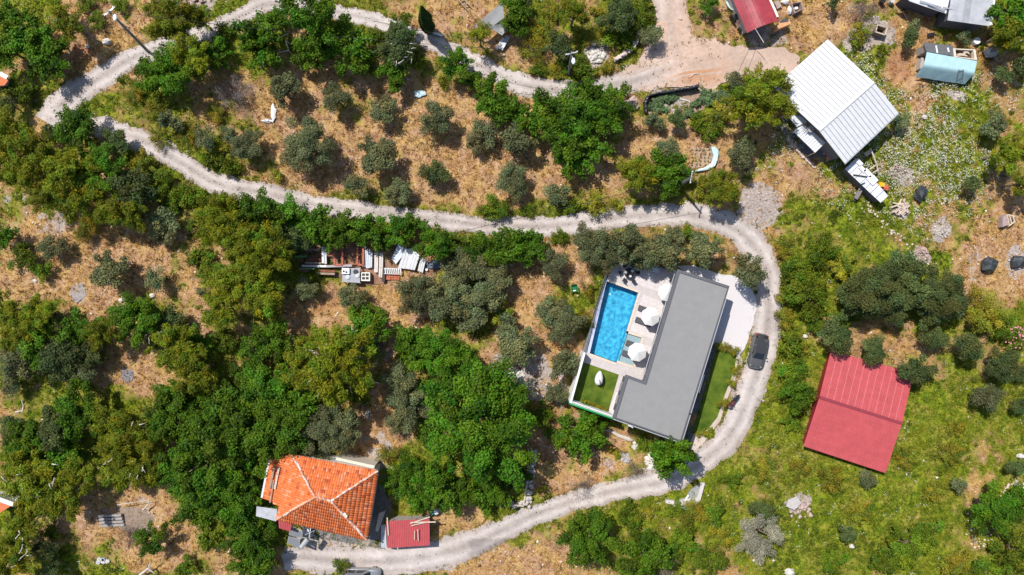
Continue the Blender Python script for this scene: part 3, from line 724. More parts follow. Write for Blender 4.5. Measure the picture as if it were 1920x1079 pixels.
# (px, py, radius px, kind)
TREES = [
 # top left
 (60,72,40,'B'),(18,98,30,'B'),(102,104,30,'B'),(22,38,28,'B'),(95,133,24,'B'),(130,46,30,'P'),(108,14,20,'P'),(182,40,15,'S'),(160,8,14,'S'),
 (325,45,46,'P'),(288,18,22,'P'),(372,34,28,'P'),(322,138,46,'B'),(365,108,40,'P'),(290,150,28,'B'),(402,96,26,'B'),(262,125,14,'B'),(250,168,20,'Y'),(232,150,10,'S'),
 (322,228,22,'O'),(390,262,24,'O'),(440,182,34,'X'),(146,243,42,'B'),(38,165,28,'S'),(18,200,17,'D'),(420,60,16,'S'),(225,10,14,'S'),
 (55,165,16,'S'),(28,255,44,'P'),(78,296,42,'P'),(130,322,48,'P'),(190,322,48,'B'),(250,352,44,'D'),(38,325,40,'P'),(150,368,42,'P'),(300,348,26,'S'),(270,305,24,'Y'),(330,380,24,'S'),
 (85,372,32,'P'),(240,392,40,'P'),(430,312,20,'S'),(470,272,34,'O'),(215,265,26,'D'),(95,250,18,'D'),(10,310,30,'P'),(200,395,30,'P'),(360,365,22,'S'),
 (290,205,18,'Y'),(350,250,20,'Y'),(410,215,16,'Y'),(420,285,18,'Y'),(300,260,18,'Y'),(395,300,18,'S'),
 # upper road shrubs
 (497,72,48,'B'),(520,30,18,'B'),(598,48,52,'B',1.3),(590,100,36,'B'),(655,100,42,'B'),(640,55,18,'B'),(745,88,42,'D'),(752,62,26,'B'),(738,138,28,'B'),(705,65,14,'S'),
 (856,122,28,'B'),(884,152,18,'B'),(920,182,36,'B'),(958,212,28,'B'),(540,10,14,'B'),(830,152,14,'Y'),(690,130,16,'S'),
 # orchard
 (533,175,32,'O'),(632,187,29,'O'),(716,203,28,'O'),(818,222,34,'O'),(906,260,31,'O'),(573,270,56,'O'),(703,292,40,'O'),(813,325,26,'D'),(668,350,24,'O'),(748,365,26,'O'),
 (958,345,36,'O'),(976,270,33,'O'),(1046,360,24,'O'),(925,390,26,'S'),(885,150,14,'S'),(520,330,14,'Y'),(430,250,16,'O'),
 # tent garden
 (965,22,28,'B'),(970,52,18,'B'),(898,68,22,'P'),(1020,62,22,'Y'),(1075,28,30,'P'),(1046,85,27,'D'),(1075,122,26,'S'),(1160,28,36,'D'),(1197,48,30,'S'),(1150,68,22,'S'),(1000,95,22,'Y'),(1222,66,23,'O'),
 (1110,62,20,'Y'),(1035,20,18,'Y'),(1125,25,16,'Y'),(1090,140,22,'S'),(1175,80,18,'S'),(1010,130,14,'S'),(1040,135,14,'Y'),(1205,10,20,'S'),(985,5,14,'D'),(1330,4,18,'B'),(1140,125,12,'Y'),
 # big bright group by the road
 (1060,222,58,'B'),(1130,212,48,'B'),(1092,262,46,'B'),(1008,220,36,'B'),(1078,296,34,'B'),(1152,186,26,'B'),(1096,166,16,'B'),(1115,185,26,'B'),
 (1268,222,20,'D'),(1228,226,20,'O'),(1308,228,17,'S'),(1344,222,28,'Y'),(1330,245,18,'S'),(1425,186,58,'P'),(1385,150,22,'O'),(1452,150,20,'O'),(1405,205,30,'P'),
 (1192,325,38,'P'),(1238,322,38,'B'),(1272,318,24,'B'),(1255,290,28,'O'),(1388,302,30,'O'),(1395,275,20,'O'),(1345,352,36,'P'),(1318,350,20,'Y'),(1372,360,20,'P'),(1250,350,24,'B'),
 (1070,385,18,'S'),(1110,382,24,'Y'),(1155,385,16,'Y'),(990,395,12,'S'),
 # top right
 (1895,28,42,'B'),(1888,62,34,'P'),(1910,10,30,'B'),(1876,88,18,'P'),(1808,72,14,'O'),(1860,230,26,'O'),(1880,288,30,'P'),(1690,228,17,'O'),(1912,128,18,'D'),(1880,142,16,'D'),(1620,12,26,'X'),(1612,58,18,'Y'),(1605,78,12,'S'),
 (1712,50,12,'O'),(1706,72,16,'D'),(1910,275,22,'Y'),(1655,95,10,'S'),(1560,8,12,'D'),(1820,345,16,'D'),(1915,345,26,'P'),(1880,330,20,'X'),
 # left middle
 (312,425,32,'O'),(98,460,25,'O'),(205,505,38,'O'),(296,525,23,'O'),(45,482,25,'S'),(76,506,20,'S'),(10,445,22,'B'),(170,430,24,'Y'),(372,487,22,'S'),(245,398,20,'S'),(378,548,10,'O'),
 (420,402,46,'P'),(480,402,46,'B'),(450,450,44,'P'),(505,478,52,'P'),(440,530,50,'P'),(408,582,36,'P'),(500,545,44,'P'),(540,442,36,'D'),(530,395,30,'B'),(395,440,24,'P'),(400,505,24,'S'),(470,500,44,'P'),(375,420,20,'S'),
 (258,598,48,'B'),(318,600,28,'D'),(10,582,30,'P'),(42,605,36,'P'),(76,592,34,'P'),(112,606,30,'D'),(150,616,32,'B'),(200,622,30,'P'),
 (82,645,40,'B'),(122,672,44,'D'),(40,682,40,'O'),(155,702,28,'O'),(330,652,44,'P'),(372,692,44,'P'),(365,640,26,'B'),(420,640,24,'S'),(20,640,26,'P'),(290,640,16,'S'),(175,660,26,'D'),(20,720,22,'O'),
 # strip below the middle road
 (590,422,32,'B'),(642,426,34,'B'),(692,430,30,'B'),(742,434,28,'B'),(775,424,20,'B'),(816,456,36,'B'),(862,462,24,'S'),(902,470,30,'B'),(942,470,30,'B'),(985,466,30,'B'),(1010,460,20,'B'),(570,455,22,'D'),(615,448,22,'B'),(715,452,18,'B'),(765,416,12,'B'),(560,410,24,'B'),
 (574,540,25,'O'),(662,552,25,'O'),(776,553,43,'O'),(832,562,42,'O'),(880,502,38,'O'),(922,522,36,'O'),(846,508,24,'O'),(905,568,38,'O'),(872,600,30,'O'),(940,585,26,'Y'),(850,540,30,'O'),
 (520,638,36,'B'),(640,680,74,'P'),(690,622,40,'B'),(585,640,30,'P'),(560,692,40,'P'),(480,652,30,'B'),(640,735,24,'P'),
 (812,662,48,'B'),(775,638,32,'B'),(858,668,30,'B'),(748,708,32,'O'),(970,640,44,'O'),(950,605,22,'O'),(718,650,22,'X'),(800,640,14,'X'),(895,700,26,'B'),(700,590,22,'S'),(820,720,22,'S'),(760,670,20,'S'),
 (1040,495,30,'O'),(1108,452,40,'O'),(1132,482,36,'O'),(1178,458,38,'O',1.45),(1252,468,38,'O',1.45),(1212,480,28,'O',1.6),(1190,488,20,'O',1.8),(1320,465,37,'O',1.3),(1290,440,18,'S'),(1398,508,31,'O',1.6),
 (1034,578,30,'O'),(1075,602,28,'O'),(1052,620,28,'O'),(1052,685,31,'O'),(972,455,28,'B'),(1092,600,18,'Y'),(1105,545,14,'Y'),(1050,445,14,'S'),(1262,442,18,'O'),
 # right
 (1632,545,58,'D'),(1688,508,40,'D'),(1700,548,48,'D'),(1760,548,48,'D'),(1600,562,36,'D'),(1745,580,36,'D'),(1670,580,34,'D'),(1790,565,28,'D'),
 (1564,630,33,'D'),(1638,658,27,'D'),(1750,636,26,'D'),(1813,656,31,'D'),(1718,692,32,'D'),(1876,681,34,'D'),(1916,702,15,'D'),(1845,590,40,'Y'),(1872,605,26,'S'),(1590,590,20,'S'),(1582,605,18,'S'),
 (1510,552,38,'S'),(1496,505,30,'S'),(1525,592,26,'S'),(1482,645,24,'S'),(1480,700,28,'S'),(1492,740,28,'B'),(1480,745,20,'S'),(1470,600,18,'Y'),(1475,470,20,'Y'),(1540,470,30,'S'),(1580,500,26,'Y'),(1465,560,14,'Y'),(1500,650,14,'Y'),
 (1845,746,30,'O'),(1630,898,18,'O'),(1862,952,46,'B'),(1905,880,18,'D'),(1900,1030,40,'S'),(1700,1020,36,'S'),(1735,1000,28,'S'),(1660,1045,30,'S'),(1560,1045,26,'S'),(1800,1060,30,'Y'),(1590,1000,18,'D'),(1795,910,16,'O'),(1915,940,26,'B'),(1912,760,16,'D'),(1850,1070,30,'S'),(1480,790,18,'S'),
 (1555,900,22,'Y'),(1500,880,18,'Y'),(1610,960,20,'Y'),(1780,850,20,'Y'),(1440,880,20,'Y'),(1370,900,18,'S'),(1340,960,22,'S'),(1350,1010,20,'Y'),(1700,860,18,'Y'),(1750,920,18,'Y'),(1790,800,16,'Y'),
 # bottom left
 (150,772,46,'B'),(108,802,46,'D'),(58,832,46,'B'),(28,800,32,'D'),(125,835,36,'B'),(240,832,52,'P'),(212,798,36,'P'),(258,870,46,'P'),(60,900,52,'P'),(112,930,44,'P'),(152,882,36,'P'),(28,862,34,'P'),(225,890,30,'P'),
 (330,782,52,'B'),(400,850,72,'B'),(382,930,56,'B'),(462,800,56,'B'),(460,1000,42,'B'),(472,1052,40,'B'),(330,745,36,'B'),(440,745,48,'B'),(400,790,50,'B'),(455,880,50,'B'),(340,870,44,'B'),(450,940,44,'B'),
 (282,1012,28,'B'),(242,1002,20,'X'),(392,1012,22,'S'),(348,1062,20,'S'),(20,1032,46,'P'),(82,1028,26,'D'),(100,1000,18,'S'),(55,975,30,'P'),(100,1065,20,'D'),
 # bottom middle
 (520,802,60,'B'),(502,728,50,'B'),(612,812,52,'O'),(565,835,34,'O'),(652,802,38,'O'),(600,780,34,'O'),(762,742,36,'O'),(755,792,30,'O'),(790,772,22,'O'),(765,715,22,'O'),(560,740,44,'B'),(470,700,34,'B'),(600,860,24,'O'),
 (893,787,112,'B'),(820,908,46,'B'),(770,890,36,'B'),(745,905,26,'B'),(870,928,32,'B'),(920,932,30,'B'),(956,888,34,'B'),(725,850,18,'Y'),(1000,775,30,'S'),(790,930,28,'B'),(900,905,22,'B'),
 (500,965,22,'B'),(1088,810,42,'B'),(1055,812,26,'B'),(1112,800,24,'B'),(1042,742,22,'O'),(1256,850,38,'B',2.1),(1240,838,20,'B'),(1104,1006,56,'B'),(1210,1042,44,'B'),(1280,1015,30,'S'),(1185,985,22,'S'),(1175,955,18,'S'),(1420,1000,42,'G'),(1425,960,22,'D'),(1245,1060,24,'X'),(1330,1055,30,'S'),
 (1180,1065,28,'S'),(1092,908,22,'X'),(1192,880,20,'X'),(1215,960,14,'Y'),(1300,965,24,'Y'),(1270,955,16,'S'),(1015,915,10,'Y'),(1155,850,12,'Y'),(1205,830,14,'S'),(490,1040,30,'B'),(545,900,14,'B'),(640,1062,14,'S'),
]

# things one can point at, used to say which tree is meant
LANDMARKS = [
 (180,150,'the road at top left'),(95,225,'the hairpin bend'),(160,60,'the leaning lamp post'),(300,280,'the left end of the middle road'),(500,365,'the road below the orchard'),
 (573,270,'the largest orchard olive'),(800,60,'the dark cypress'),(925,45,'the grey tarpaulin tent'),(1068,135,'the roadside lamp post'),(1120,105,'the rubble heap'),
 (1250,195,'the fenced vegetable plot'),(1340,300,'the pale blue plastic strip'),(1280,400,'the road above the pool'),(1570,200,'the white barn'),(1420,30,'the curved red shed'),
 (1775,120,'the blue tarpaulin shed'),(1770,20,'the grey iron shed'),(1840,490,'the black covered heaps'),(1690,390,'the wood pile'),(1425,390,'the grey rubble patch'),
 (690,490,'the scrap yard'),(1125,600,'the blue pool'),(1115,720,'the egg seat lawn'),(1260,670,'the grey villa roof'),(1423,658,'the dark hatchback'),(1610,770,'the red barn'),
 (1077,543,'the green chair'),(605,930,'the tiled house'),(770,1000,'the small red shed'),(985,900,'the ruined stone wall'),(1225,865,'the white stone heap'),(1290,920,'the concrete culvert'),
 (1496,945,'the collapsed hut slab'),(680,1079,'the silver car'),(238,702,'the burnt patch'),(148,545,'the grey ash patch'),(265,960,'the ploughed bed'),(10,945,'the red roof at left edge'),(5,150,'the roof corner at left'),
 (640,680,'the big twiggy pine'),(890,780,'the giant leafy tree'),(1890,630,'the pink oleander'),(100,865,'the bleached fallen branch'),(1890,415,'the tipped crate'),(960,420,'the straight middle road'),(190,1050,'the bucket pile'),
]
LOOK = {'O': ('grey-green olive tree', ('little round', 'round', 'broad', 'very broad')), 'D': ('dark evergreen tree', ('little', 'rounded', 'broad', 'very broad')),
        'B': ('bright leafy tree', ('small', 'bushy', 'large', 'huge spreading')), 'P': ('olive-green pine', ('small', 'fluffy', 'large', 'huge')),
        'S': ('green shrub', ('small', 'dense', 'large', 'huge')), 'Y': ('yellow-green bush', ('small', 'loose', 'large', 'huge')),
        'G': ('silvery grey tree', ('small', 'pale', 'large', 'huge')), 'X': ('leafless brown bush', ('small', 'twiggy', 'large', 'huge'))}
ORD = ['nearest', 'second', 'third', 'fourth', 'fifth', 'sixth', 'seventh', 'eighth', 'ninth', 'tenth', 'eleventh', 'twelfth']
NUM = ['', 'one', 'two', 'three', 'four', 'five', 'six', 'seven', 'eight', 'nine', 'ten', 'eleven', 'twelve']
def tree_labels(TR):
    out = [None] * len(TR); G_ = {}
    for i, (px, py, r, k, *ex) in enumerate(TR):
        L = sorted((math.hypot(px - a, py - b), a, b, n) for a, b, n in LANDMARKS)
        L = [q for q in L if q[0] > 12][:1]
        dd, a, b, n = L[0]
        dx, dy = px - a, py - b
        if abs(dx) > 2.2 * abs(dy): dr = 'right of' if dx > 0 else 'left of'
        elif abs(dy) > 2.2 * abs(dx): dr = 'below' if dy > 0 else 'above'
        else: dr = ('below' if dy > 0 else 'above') + (' right of' if dx > 0 else ' left of')
        sz = 0 if r < 22 else 1 if r < 34 else 2 if r < 60 else 3
        noun, adj = LOOK[k]
        G_.setdefault((adj[sz] + ' ' + noun, dr, n), []).append((dd, i))
    for (look, dr, n), q in G_.items():
        q.sort()
        for j, (dd, i) in enumerate(q):
            if len(q) == 1: out[i] = f'{look} {dr} {n}'
            elif len(q) == 2: out[i] = f'{"nearer" if j == 0 else "farther"} {look} of two {dr} {n}'
            else:
                w_ = 'nearest' if j == 0 else 'farthest' if j == len(q) - 1 else ORD[j] + ' nearest'
                out[i] = f'{w_} {look} of {NUM[len(q)]} {dr} {n}'
    return out

def plant_trees():
    labs = tree_labels(TREES); rg = random.Random(5)
    for i, (px, py, rp, k, *ex) in enumerate(TREES):
        kk = KIND[k]; z = 0.0
        for _ in range(4):
            sc = (CAM_H - z) / CAM_H / PXM; r = rp * 1.06 * sc; hc = (kk['h'][0] * r + kk['h'][1]) * (ex[0] if ex else 1)
            p = P(px, py, z); z = float(T(p.x, p.y)) + hc
        size = min(SIZES, key=lambda s: abs(math.log(s / r))); f = r / size
        cm, tm, lm, h0 = proto(k, size, rg.randrange(3 if size < 4.5 else 2))
        base = Vector((p.x, p.y, z - h0 * f))
        gz = float(T(p.x, p.y))
        t = thing(NAMEK[k][0], labs[i], NAMEK[k][1], (p.x, p.y, gz), GROUPK[k], rg.uniform(0, 6.28))
        t.scale = (f, f, f * rg.uniform(.92, 1.08) * (ex[0] if ex else 1))
        link('crown', cm, LEAF, t); 
        if k not in 'SYX': link('trunk', tm, BARK, t)
        link('branches', lm, BARK, t)
plant_trees()
# ================================================================== BUILDINGS
ANTH = mat('anthracite_render', (.085, .085, .095), .8, .12, 3, bump=.15)
ROOFGREY = mat('grey_roof_membrane', (.238, .236, .232), .85, .05, 1.2, bump=.08)
PARA = mat('dark_grey_coping', (.105, .105, .115), .6, .1, 3)
LGREY = mat('light_grey_metal', (.42, .43, .46), .45, .1, 4, metal=.3)
WHITEP = mat('white_plaster', (.78, .775, .76), .75, .06, 2, bump=.1)
GLASS = mat('window_glass', (.03, .04, .05), .08, .1, 2, spec=.8)
TRAV = mat('travertine', (.585, .535, .53), .65, .10, 2.2, bump=.1)
TRAV2 = mat('travertine_joint', (.50, .455, .44), .85, .1, 3)
COPE = mat('peach_coping_stone', (.66, .53, .42), .7, .14, 4, bump=.1)
BLACK = mat('black_metal', (.018, .018, .02), .45, .2, 4)
DGREY = mat('charcoal_fabric', (.085, .085, .09), .85, .12, 9)
CANVAS = mat('white_canvas', (.72, .71, .69), .8, .04, 5)
GALV = mat('galvanised_steel', (.50, .51, .52), .4, .15, 4, metal=.45)
WOOD = mat('weathered_timber', (.33, .25, .18), .9, .25, 5, bump=.4)
PALEWOOD = mat('pale_timber', (.56, .47, .37), .85, .2, 6, bump=.3)
RUST = mat('rusty_iron', (.23, .085, .05), .9, .35, 5, bump=.3)
REDMETAL = mat('red_painted_sheet', (.45, .080, .086), .5, .10, .9, spec=.5)
REDDARK = mat('dark_red_sheet', (.24, .02, .03), .5, .12, 2)
WHITEMETAL = mat('white_painted_sheet', (.64, .645, .66), .45, .05, 1.5, spec=.5)
GREYMETAL = mat('old_zinc_sheet', (.46, .47, .50), .5, .16, 1.1, metal=.15)
BLOCK = mat('bare_blockwork', (.40, .35, .32), .95, .16, 3, bump=.5)
STONE = mat('limestone', (.50, .45, .41), .9, .16, 4, bump=.4)
DARKNET = mat('black_netting', (.03, .034, .04), .9, .3, 8, bump=.3)
WHITEPL = mat('white_plastic', (.76, .77, .78), .4, .05, 4)
LAWN = mat('lawn_turf', (.060, .120, .012), .95, .30, .7, bump=.8, bscale=30, spec=.15, col2=(.14, .19, .022), detail=8)

def parapet_roof():
    Z = 4.5
    pts = px_poly(V_ROOF, Z)
    base = Vector((pts[0].x, pts[0].y, 0)); cen = P(1260, 670, 0); cen.z = float(T(cen.x, cen.y))
    h = thing('villa', 'flat grey roofed modern villa beside the blue swimming pool', 'house', cen)
    # edge order: N, E, S, W(low), notch, W(up)
    ws = [.30, .14, .14, .34, .30, .34]
    inner = offset_poly(pts, ws)
    wall = offset_poly(pts, [.45, .7, .5, .5, .5, .6])
    MB().prism([(p.x, p.y) for p in wall], -2.6, Z - .5).build('wall', ANTH, h)
    MB().prism([(p.x, p.y) for p in offset_poly(pts, [.02] * 6)], Z - .5, Z - .22).build('roof_slab', PARA, h)
    roof = MB().prism([(p.x, p.y) for p in offset_poly(inner, [.003] * 6)], Z - .215, Z - .14).build('roof', ROOFGREY, h)
    n = len(pts)
    for i in range(n):
        a, b = pts[i], pts[(i + 1) % n]; c, e = inner[(i + 1) % n], inner[i]
        m = PARA if i not in (1, 2) else ANTH
        MB().prism([(a.x, a.y), (b.x, b.y), (c.x, c.y), (e.x, e.y)], Z - .22, Z if i not in (1, 2) else Z - .06).build('parapet', m, h)
    # gutters along east and south sides
    for (a, b) in ((P(1361.5, 562, Z), P(1279.5, 829.5, Z)), (P(1150, 786.5, Z), P(1277, 831, Z))):
        MB().beam((a.x, a.y, Z - .14), (b.x, b.y, Z - .14), .1, .1).build('gutter', LGREY, h)
    a, b = P(1269, 507, Z), P(1206.5, 713, Z); MB().beam((a.x - .06, a.y, Z - .35), (b.x - .06, b.y, Z - .35), .08, .1).build('gutter', LGREY, h)
    # small window canopy on the east side, roof scupper on the south side
    c1 = [P(*q, 3.9) for q in ((1318.5, 702), (1321, 703), (1311, 737), (1308.5, 736))]
    MB().slab(c1, .12).build('window_canopy', LGREY, h)
    a = P(1181, 797, Z); MB().tube([(a.x - .2, a.y - .1, Z - .02), (a.x + .1, a.y - .16, Z - .02), (a.x + .35, a.y - .35, Z - .02)], .06).build('roof_spout', WHITEPL, h)
    a = P(1294, 776, Z); MB().cyl((a.x, a.y, Z - .3), .10, .35, 8).build('vent_pipe', BLACK, h)
    # facade openings: (edge, from, to, z0, z1)
    for ei, t0, t1, z0, z1 in ((5, .08, .3, .55, 2.9), (5, .36, .6, .55, 2.9), (5, .66, .92, .55, 2.9), (1, .12, .2, .9, 2.3), (1, .58, .7, 1.2, 2.6), (1, .8, .9, 1.2, 2.4), (2, .15, .3, .9, 2.4), (2, .55, .75, .9, 2.4), (0, .2, .35, 1, 2.4), (0, .6, .75, 1, 2.4), (3, .2, .45, .55, 2.9), (3, .6, .85, .55, 2.9)):
        a, b = wall[ei], wall[(ei + 1) % 6]; d_ = (b - a).normalized(); nn = Vector((d_.y, -d_.x))
        if inpoly([(p.x, p.y) for p in wall], np.array([(a.lerp(b, .5) + nn * .1).x]), np.array([(a.lerp(b, .5) + nn * .1).y]))[0]: nn = -nn
        p, q = a.lerp(b, t0), a.lerp(b, t1)
        fr = MB().prism([(p + nn * .004), (q + nn * .004), (q + nn * .06), (p + nn * .06)], z0, z1).build('window', LGREY, h)
        MB().prism([(p + d_ * .08 + nn * .062), (q - d_ * .08 + nn * .062), (q - d_ * .08 + nn * .07), (p + d_ * .08 + nn * .07)], z0 + .08, z1 - .08).build('pane', GLASS, fr)
parapet_roof()

# ------------------------------------------------------------------ pool terrace
DZ = 0.5
POOL = [(1137.8,527.7),(1196.9,549.2),(1155.9,680.9),(1105.9,662.8)]
SHELF = [(1173.6,624.6),(1203,633.5),(1187.5,686.5),(1157.3,676.5)]
def terrace():
    # supporting bodies round the basin
    deckN = [(1150,489),(1274,508),(1262,573),(1196.9,549.2),(1137.8,527.7)]
    deckE = [(1196.9,549.2),(1262,573),(1240,647),(1203,633.5),(1173.6,624.6)]
    deckR = [(1203,633.5),(1240,647),(1216,724),(1187.5,686.5)]
    deckS = [(1105.9,662.8),(1155.9,680.9),(1157.3,676.5),(1187.5,686.5),(1216,724),(1172,708),(1160.5,703),(1094,679.5),(1099,660.3)]
    path = [(1160.5,703),(1172,708),(1177,711),(1154,789),(1137.5,783)]
    base = MB()
    polys = [deckN, deckE, deckR, deckS, path]
    for q in polys: base.prism([(p.x, p.y) for p in px_poly(q, DZ)], -2.2, DZ - .014)
    dk = base.build('pool_deck', TRAV2, None); tag(dk, 'pale travertine terrace round the blue pool', 'terrace', kind='structure')
    # paving slabs, parts of the terrace
    u = (P(1196.9, 549.2, DZ) - P(1137.8, 527.7, DZ)).normalized(); v = Vector((u.y, -u.x, 0))
    o = P(1137.8, 527.7, DZ); s = .93
    fp = [[(p.x, p.y) for p in px_poly(q, DZ)] for q in polys]
    sl = MB().box((0, 0, 0), (s - .022, s - .022, .013)).build('paving_slab', TRAV, mesh_only=True)
    ang = math.atan2(u.y, u.x); cnt = 0
    for i in range(-4, 13):
        for j in range(-5, 20):
            c = o + u * (i + .5) * s + v * (j + .52) * s
            cs = [c + u * a * s * .49 + v * b * s * .49 for a in (-1, 1) for b in (-1, 1)]
            xs = np.array([q.x for q in cs] + [c.x]); ys = np.array([q.y for q in cs] + [c.y])
            if any(inpoly(f, xs, ys).all() for f in fp):
                t = link('paving_slab', sl, None, dk, (c.x, c.y, DZ - .0065)); t.rotation_euler = (0, 0, ang); cnt += 1
    # coping stones
    def coping(a, b, w_=.24, side=1):
        A, B = P(*a, DZ), P(*b, DZ); d_ = (B - A); n_ = max(1, round(d_.length / .65)); d_.normalize(); nn = Vector((-d_.y, d_.x, 0)) * side
        for k in range(n_):
            p = A.lerp(B, k / n_) + d_ * .006; q = A.lerp(B, (k + 1) / n_) - d_ * .006
            MB().prism([p, q, q + nn * w_, p + nn * w_], DZ - .05, DZ + .02).build('coping_stone', COPE, dk)
    coping((1137.8,527.7), (1196.9,549.2), .22, 1)
    coping((1196.9,549.2), (1173.6,624.6), .26, 1)
    coping((1173.6,624.6), (1203,633.5), .26, 1)
    coping((1203,633.5), (1187.5,686.5), .26, 1)
    coping((1187.5,686.5), (1157.3,676.5), .26, 1)
    coping((1155.9,680.9), (1105.9,662.8), .26, 1)
    # ---- basin
    tile = mat('blue_pool_tile_caustics', (.016, .31, .58), .5, .40, 2.0, col2=(.10, .57, .76), detail=5)  # blue tile with pale caustic blotches painted into its colour
    pool = thing('swimming_pool', 'rectangular blue swimming pool along the left side of the villa', 'pool', P(1150, 605, DZ))
    pp = px_poly(POOL, DZ)
    bt = -0.95
    MB().prism([(p.x, p.y) for p in offset_poly(pp, [-.2] * 4)], bt - .2, bt).build('pool_floor', tile, pool)
    ou = offset_poly(pp, [-.18] * 4); n = 4
    for i in range(4):
        a, b = pp[i], pp[(i + 1) % 4]; c, e = ou[(i + 1) % 4], ou[i]
        MB().prism([(a.x, a.y), (b.x, b.y), (c.x, c.y), (e.x, e.y)], bt + .003, DZ - .06 if i != 3 else DZ - .085).build('pool_wall', tile, pool)
    sp = px_poly(SHELF, DZ)
    MB().prism([(p.x, p.y) for p in offset_poly(sp, [-.1, -.1, -.1, .19])], -.2, .24).build('lounging_shelf', mat('shelf_tile', (.42, .41, .41), .6, .12, 4), pool)
    # water
    m = bpy.data.materials.new('pool_water'); m.use_nodes = True; nn_ = m.node_tree.nodes; l = m.node_tree.links
    for q in list(nn_):
        if q.type == 'BSDF_PRINCIPLED': nn_.remove(q)
    tr = nn_.new('ShaderNodeBsdfTransparent'); tr.inputs[0].default_value = (.80, .95, 1, 1)
    gl = nn_.new('ShaderNodeBsdfGlossy'); gl.inputs['Roughness'].default_value = .03
    fz = nn_.new('ShaderNodeFresnel'); fz.inputs[0].default_value = 1.33
    tx = nn_.new('ShaderNodeTexCoord'); nz = nn_.new('ShaderNodeTexNoise'); nz.inputs['Scale'].default_value = 2.2; nz.inputs['Detail'].default_value = 3
    bp = nn_.new('ShaderNodeBump'); bp.inputs['Strength'].default_value = .35; bp.inputs['Distance'].default_value = .08
    l.new(tx.outputs['Object'], nz.inputs['Vector']); l.new(nz.outputs['Fac'], bp.inputs['Height'])
    l.new(bp.outputs[0], gl.inputs['Normal']); l.new(bp.outputs[0], fz.inputs['Normal'])
    mx = nn_.new('ShaderNodeMixShader'); l.new(fz.outputs[0], mx.inputs[0]); l.new(tr.outputs[0], mx.inputs[1]); l.new(gl.outputs[0], mx.inputs[2])
    l.new(mx.outputs[0], nn_['Material Output'].inputs['Surface'])
    wz = DZ - .07
    W_ = MB(); W_.add([(p.x, p.y, wz) for p in pp[::-1]], [(0, 1, 2, 3)])
    sh = offset_poly(sp, [.003, .003, .003, .003]); W_.add([(p.x, p.y, wz - .004) for p in sh[::-1]], [(0, 1, 2, 3)])
    W_.build('water', m, pool)
    # skimmer, light
    c = P(1145, 552, 0); MB().cyl((c.x, c.y, bt), .14, .02, 10).build('pool_light', WHITEPL, pool)
    # infinity edge channel
    ch = [(1137.8,527.7),(1105.9,662.8),(1101,661),(1132.6,526)]
    q = px_poly(ch, DZ)
    MB().prism([(q[0].x - .003, q[0].y), (q[1].x - .003, q[1].y), (q[2].x, q[2].y), (q[3].x, q[3].y)], DZ - .08, DZ - .03).build('overflow_channel', mat('wet_white_tile', (.50, .53, .70), .25, .12, 2.5), pool)
    # balustrade wall west of the pool
    gl_ = MB().prism([P(1148,492,DZ+.3), P(1132.2,526,DZ+.3), P(1100.5,661,DZ+.3), P(1092.5,662,DZ+.3), P(1143,491,DZ+.3)], -2.6, DZ + .1)
    one('terrace_wall', 'low dark grey retaining wall along the pool\'s left edge', 'wall', gl_, mat('grey_wall', (.20, .205, .22), .7, .12, 3), P(1110, 600, 0))
    b = thing('glass_balustrade', 'narrow glass balustrade on the wall left of the pool', 'railing', P(1115, 580, DZ))
    A, B = P(1145, 494, 1.4), P(1094, 661, 1.4)
    N_ = 8
    gm = bpy.data.materials.new('balustrade_glass'); gm.use_nodes = True; gb = gm.node_tree.nodes['Principled BSDF']
    gb.inputs['Base Color'].default_value = (.75, .82, .85, 1); gb.inputs['Roughness'].default_value = .05; gb.inputs['Alpha'].default_value = .22
    for k in range(N_):
        p = A.lerp(B, (k + .04) / N_); q = A.lerp(B, (k + .96) / N_)
        MB().beam((p.x, p.y, 1.02), (q.x, q.y, 1.02), .015, .76).build('glass_panel', gm, b)
    for k in range(N_ + 1):
        p = A.lerp(B, k / N_); MB().beam((p.x, p.y, .61), (p.x, p.y, 1.42), .05, .05).build('post', LGREY, b)
    # lawn with the egg seat and its walls
    lw = MB().prism([(p.x, p.y) for p in px_poly([(1093,679.3),(1160.5,703),(1137.5,783),(1066,757)], DZ)], -2.2, DZ - .02)
    o_ = lw.build('small_lawn', LAWN); tag(o_, 'small walled lawn below the pool', 'lawn', kind='structure')
    ZT = 2.75
    wl = MB()
    a, b_, c, e = [P(*q, ZT) for q in ((1094.5,661),(1098,662),(1071.5,757),(1068,756))]
    wl.prism([(p.x, p.y) for p in (a, b_, c, e)], -2.9, ZT)
    one('garden_wall', 'tall white wall left of the small lawn', 'wall', wl, WHITEP, P(1085, 710, 0))
    a, b_, c, e = [P(*q, ZT) for q in ((1068,752.5),(1148.5,780.8),(1148.5,782.5),(1068,754.2))]
    one('garden_wall', 'white wall with green capping below the small lawn', 'wall', MB().prism([(p.x, p.y + .06) for p in (a, b_, c, e)], -2.9, ZT - .04), WHITEP, P(1110, 770, 0))
    a, b_, c, e = [P(*q, ZT) for q in ((1067.5,754.6),(1148.5,782.6),(1148.5,786.6),(1067.5,758.6))]
    hg = thing('screening_panel', 'bright green artificial hedge strip along the lower lawn wall', 'hedge panel', P(1110, 772, .5))
    gm2 = mat('artificial_hedge', (.012, .26, .07), .9, .4, 14, bump=.6)
    MB().prism([(p.x, p.y) for p in (a, b_, c, e)], .2, ZT + .02).build('hedge_mat', gm2, hg)
    MB().beam((a.x, a.y, ZT + .04), (b_.x, b_.y, ZT + .04), .05, .04).build('top_rail', WHITEP, hg)
    # wall along the north end
    nw = MB(); p0, p1, p2, p3 = [P(*q, 1.5) for q in ((1198,489.5),(1263,508.2),(1262.3,511),(1197.3,492.3))]
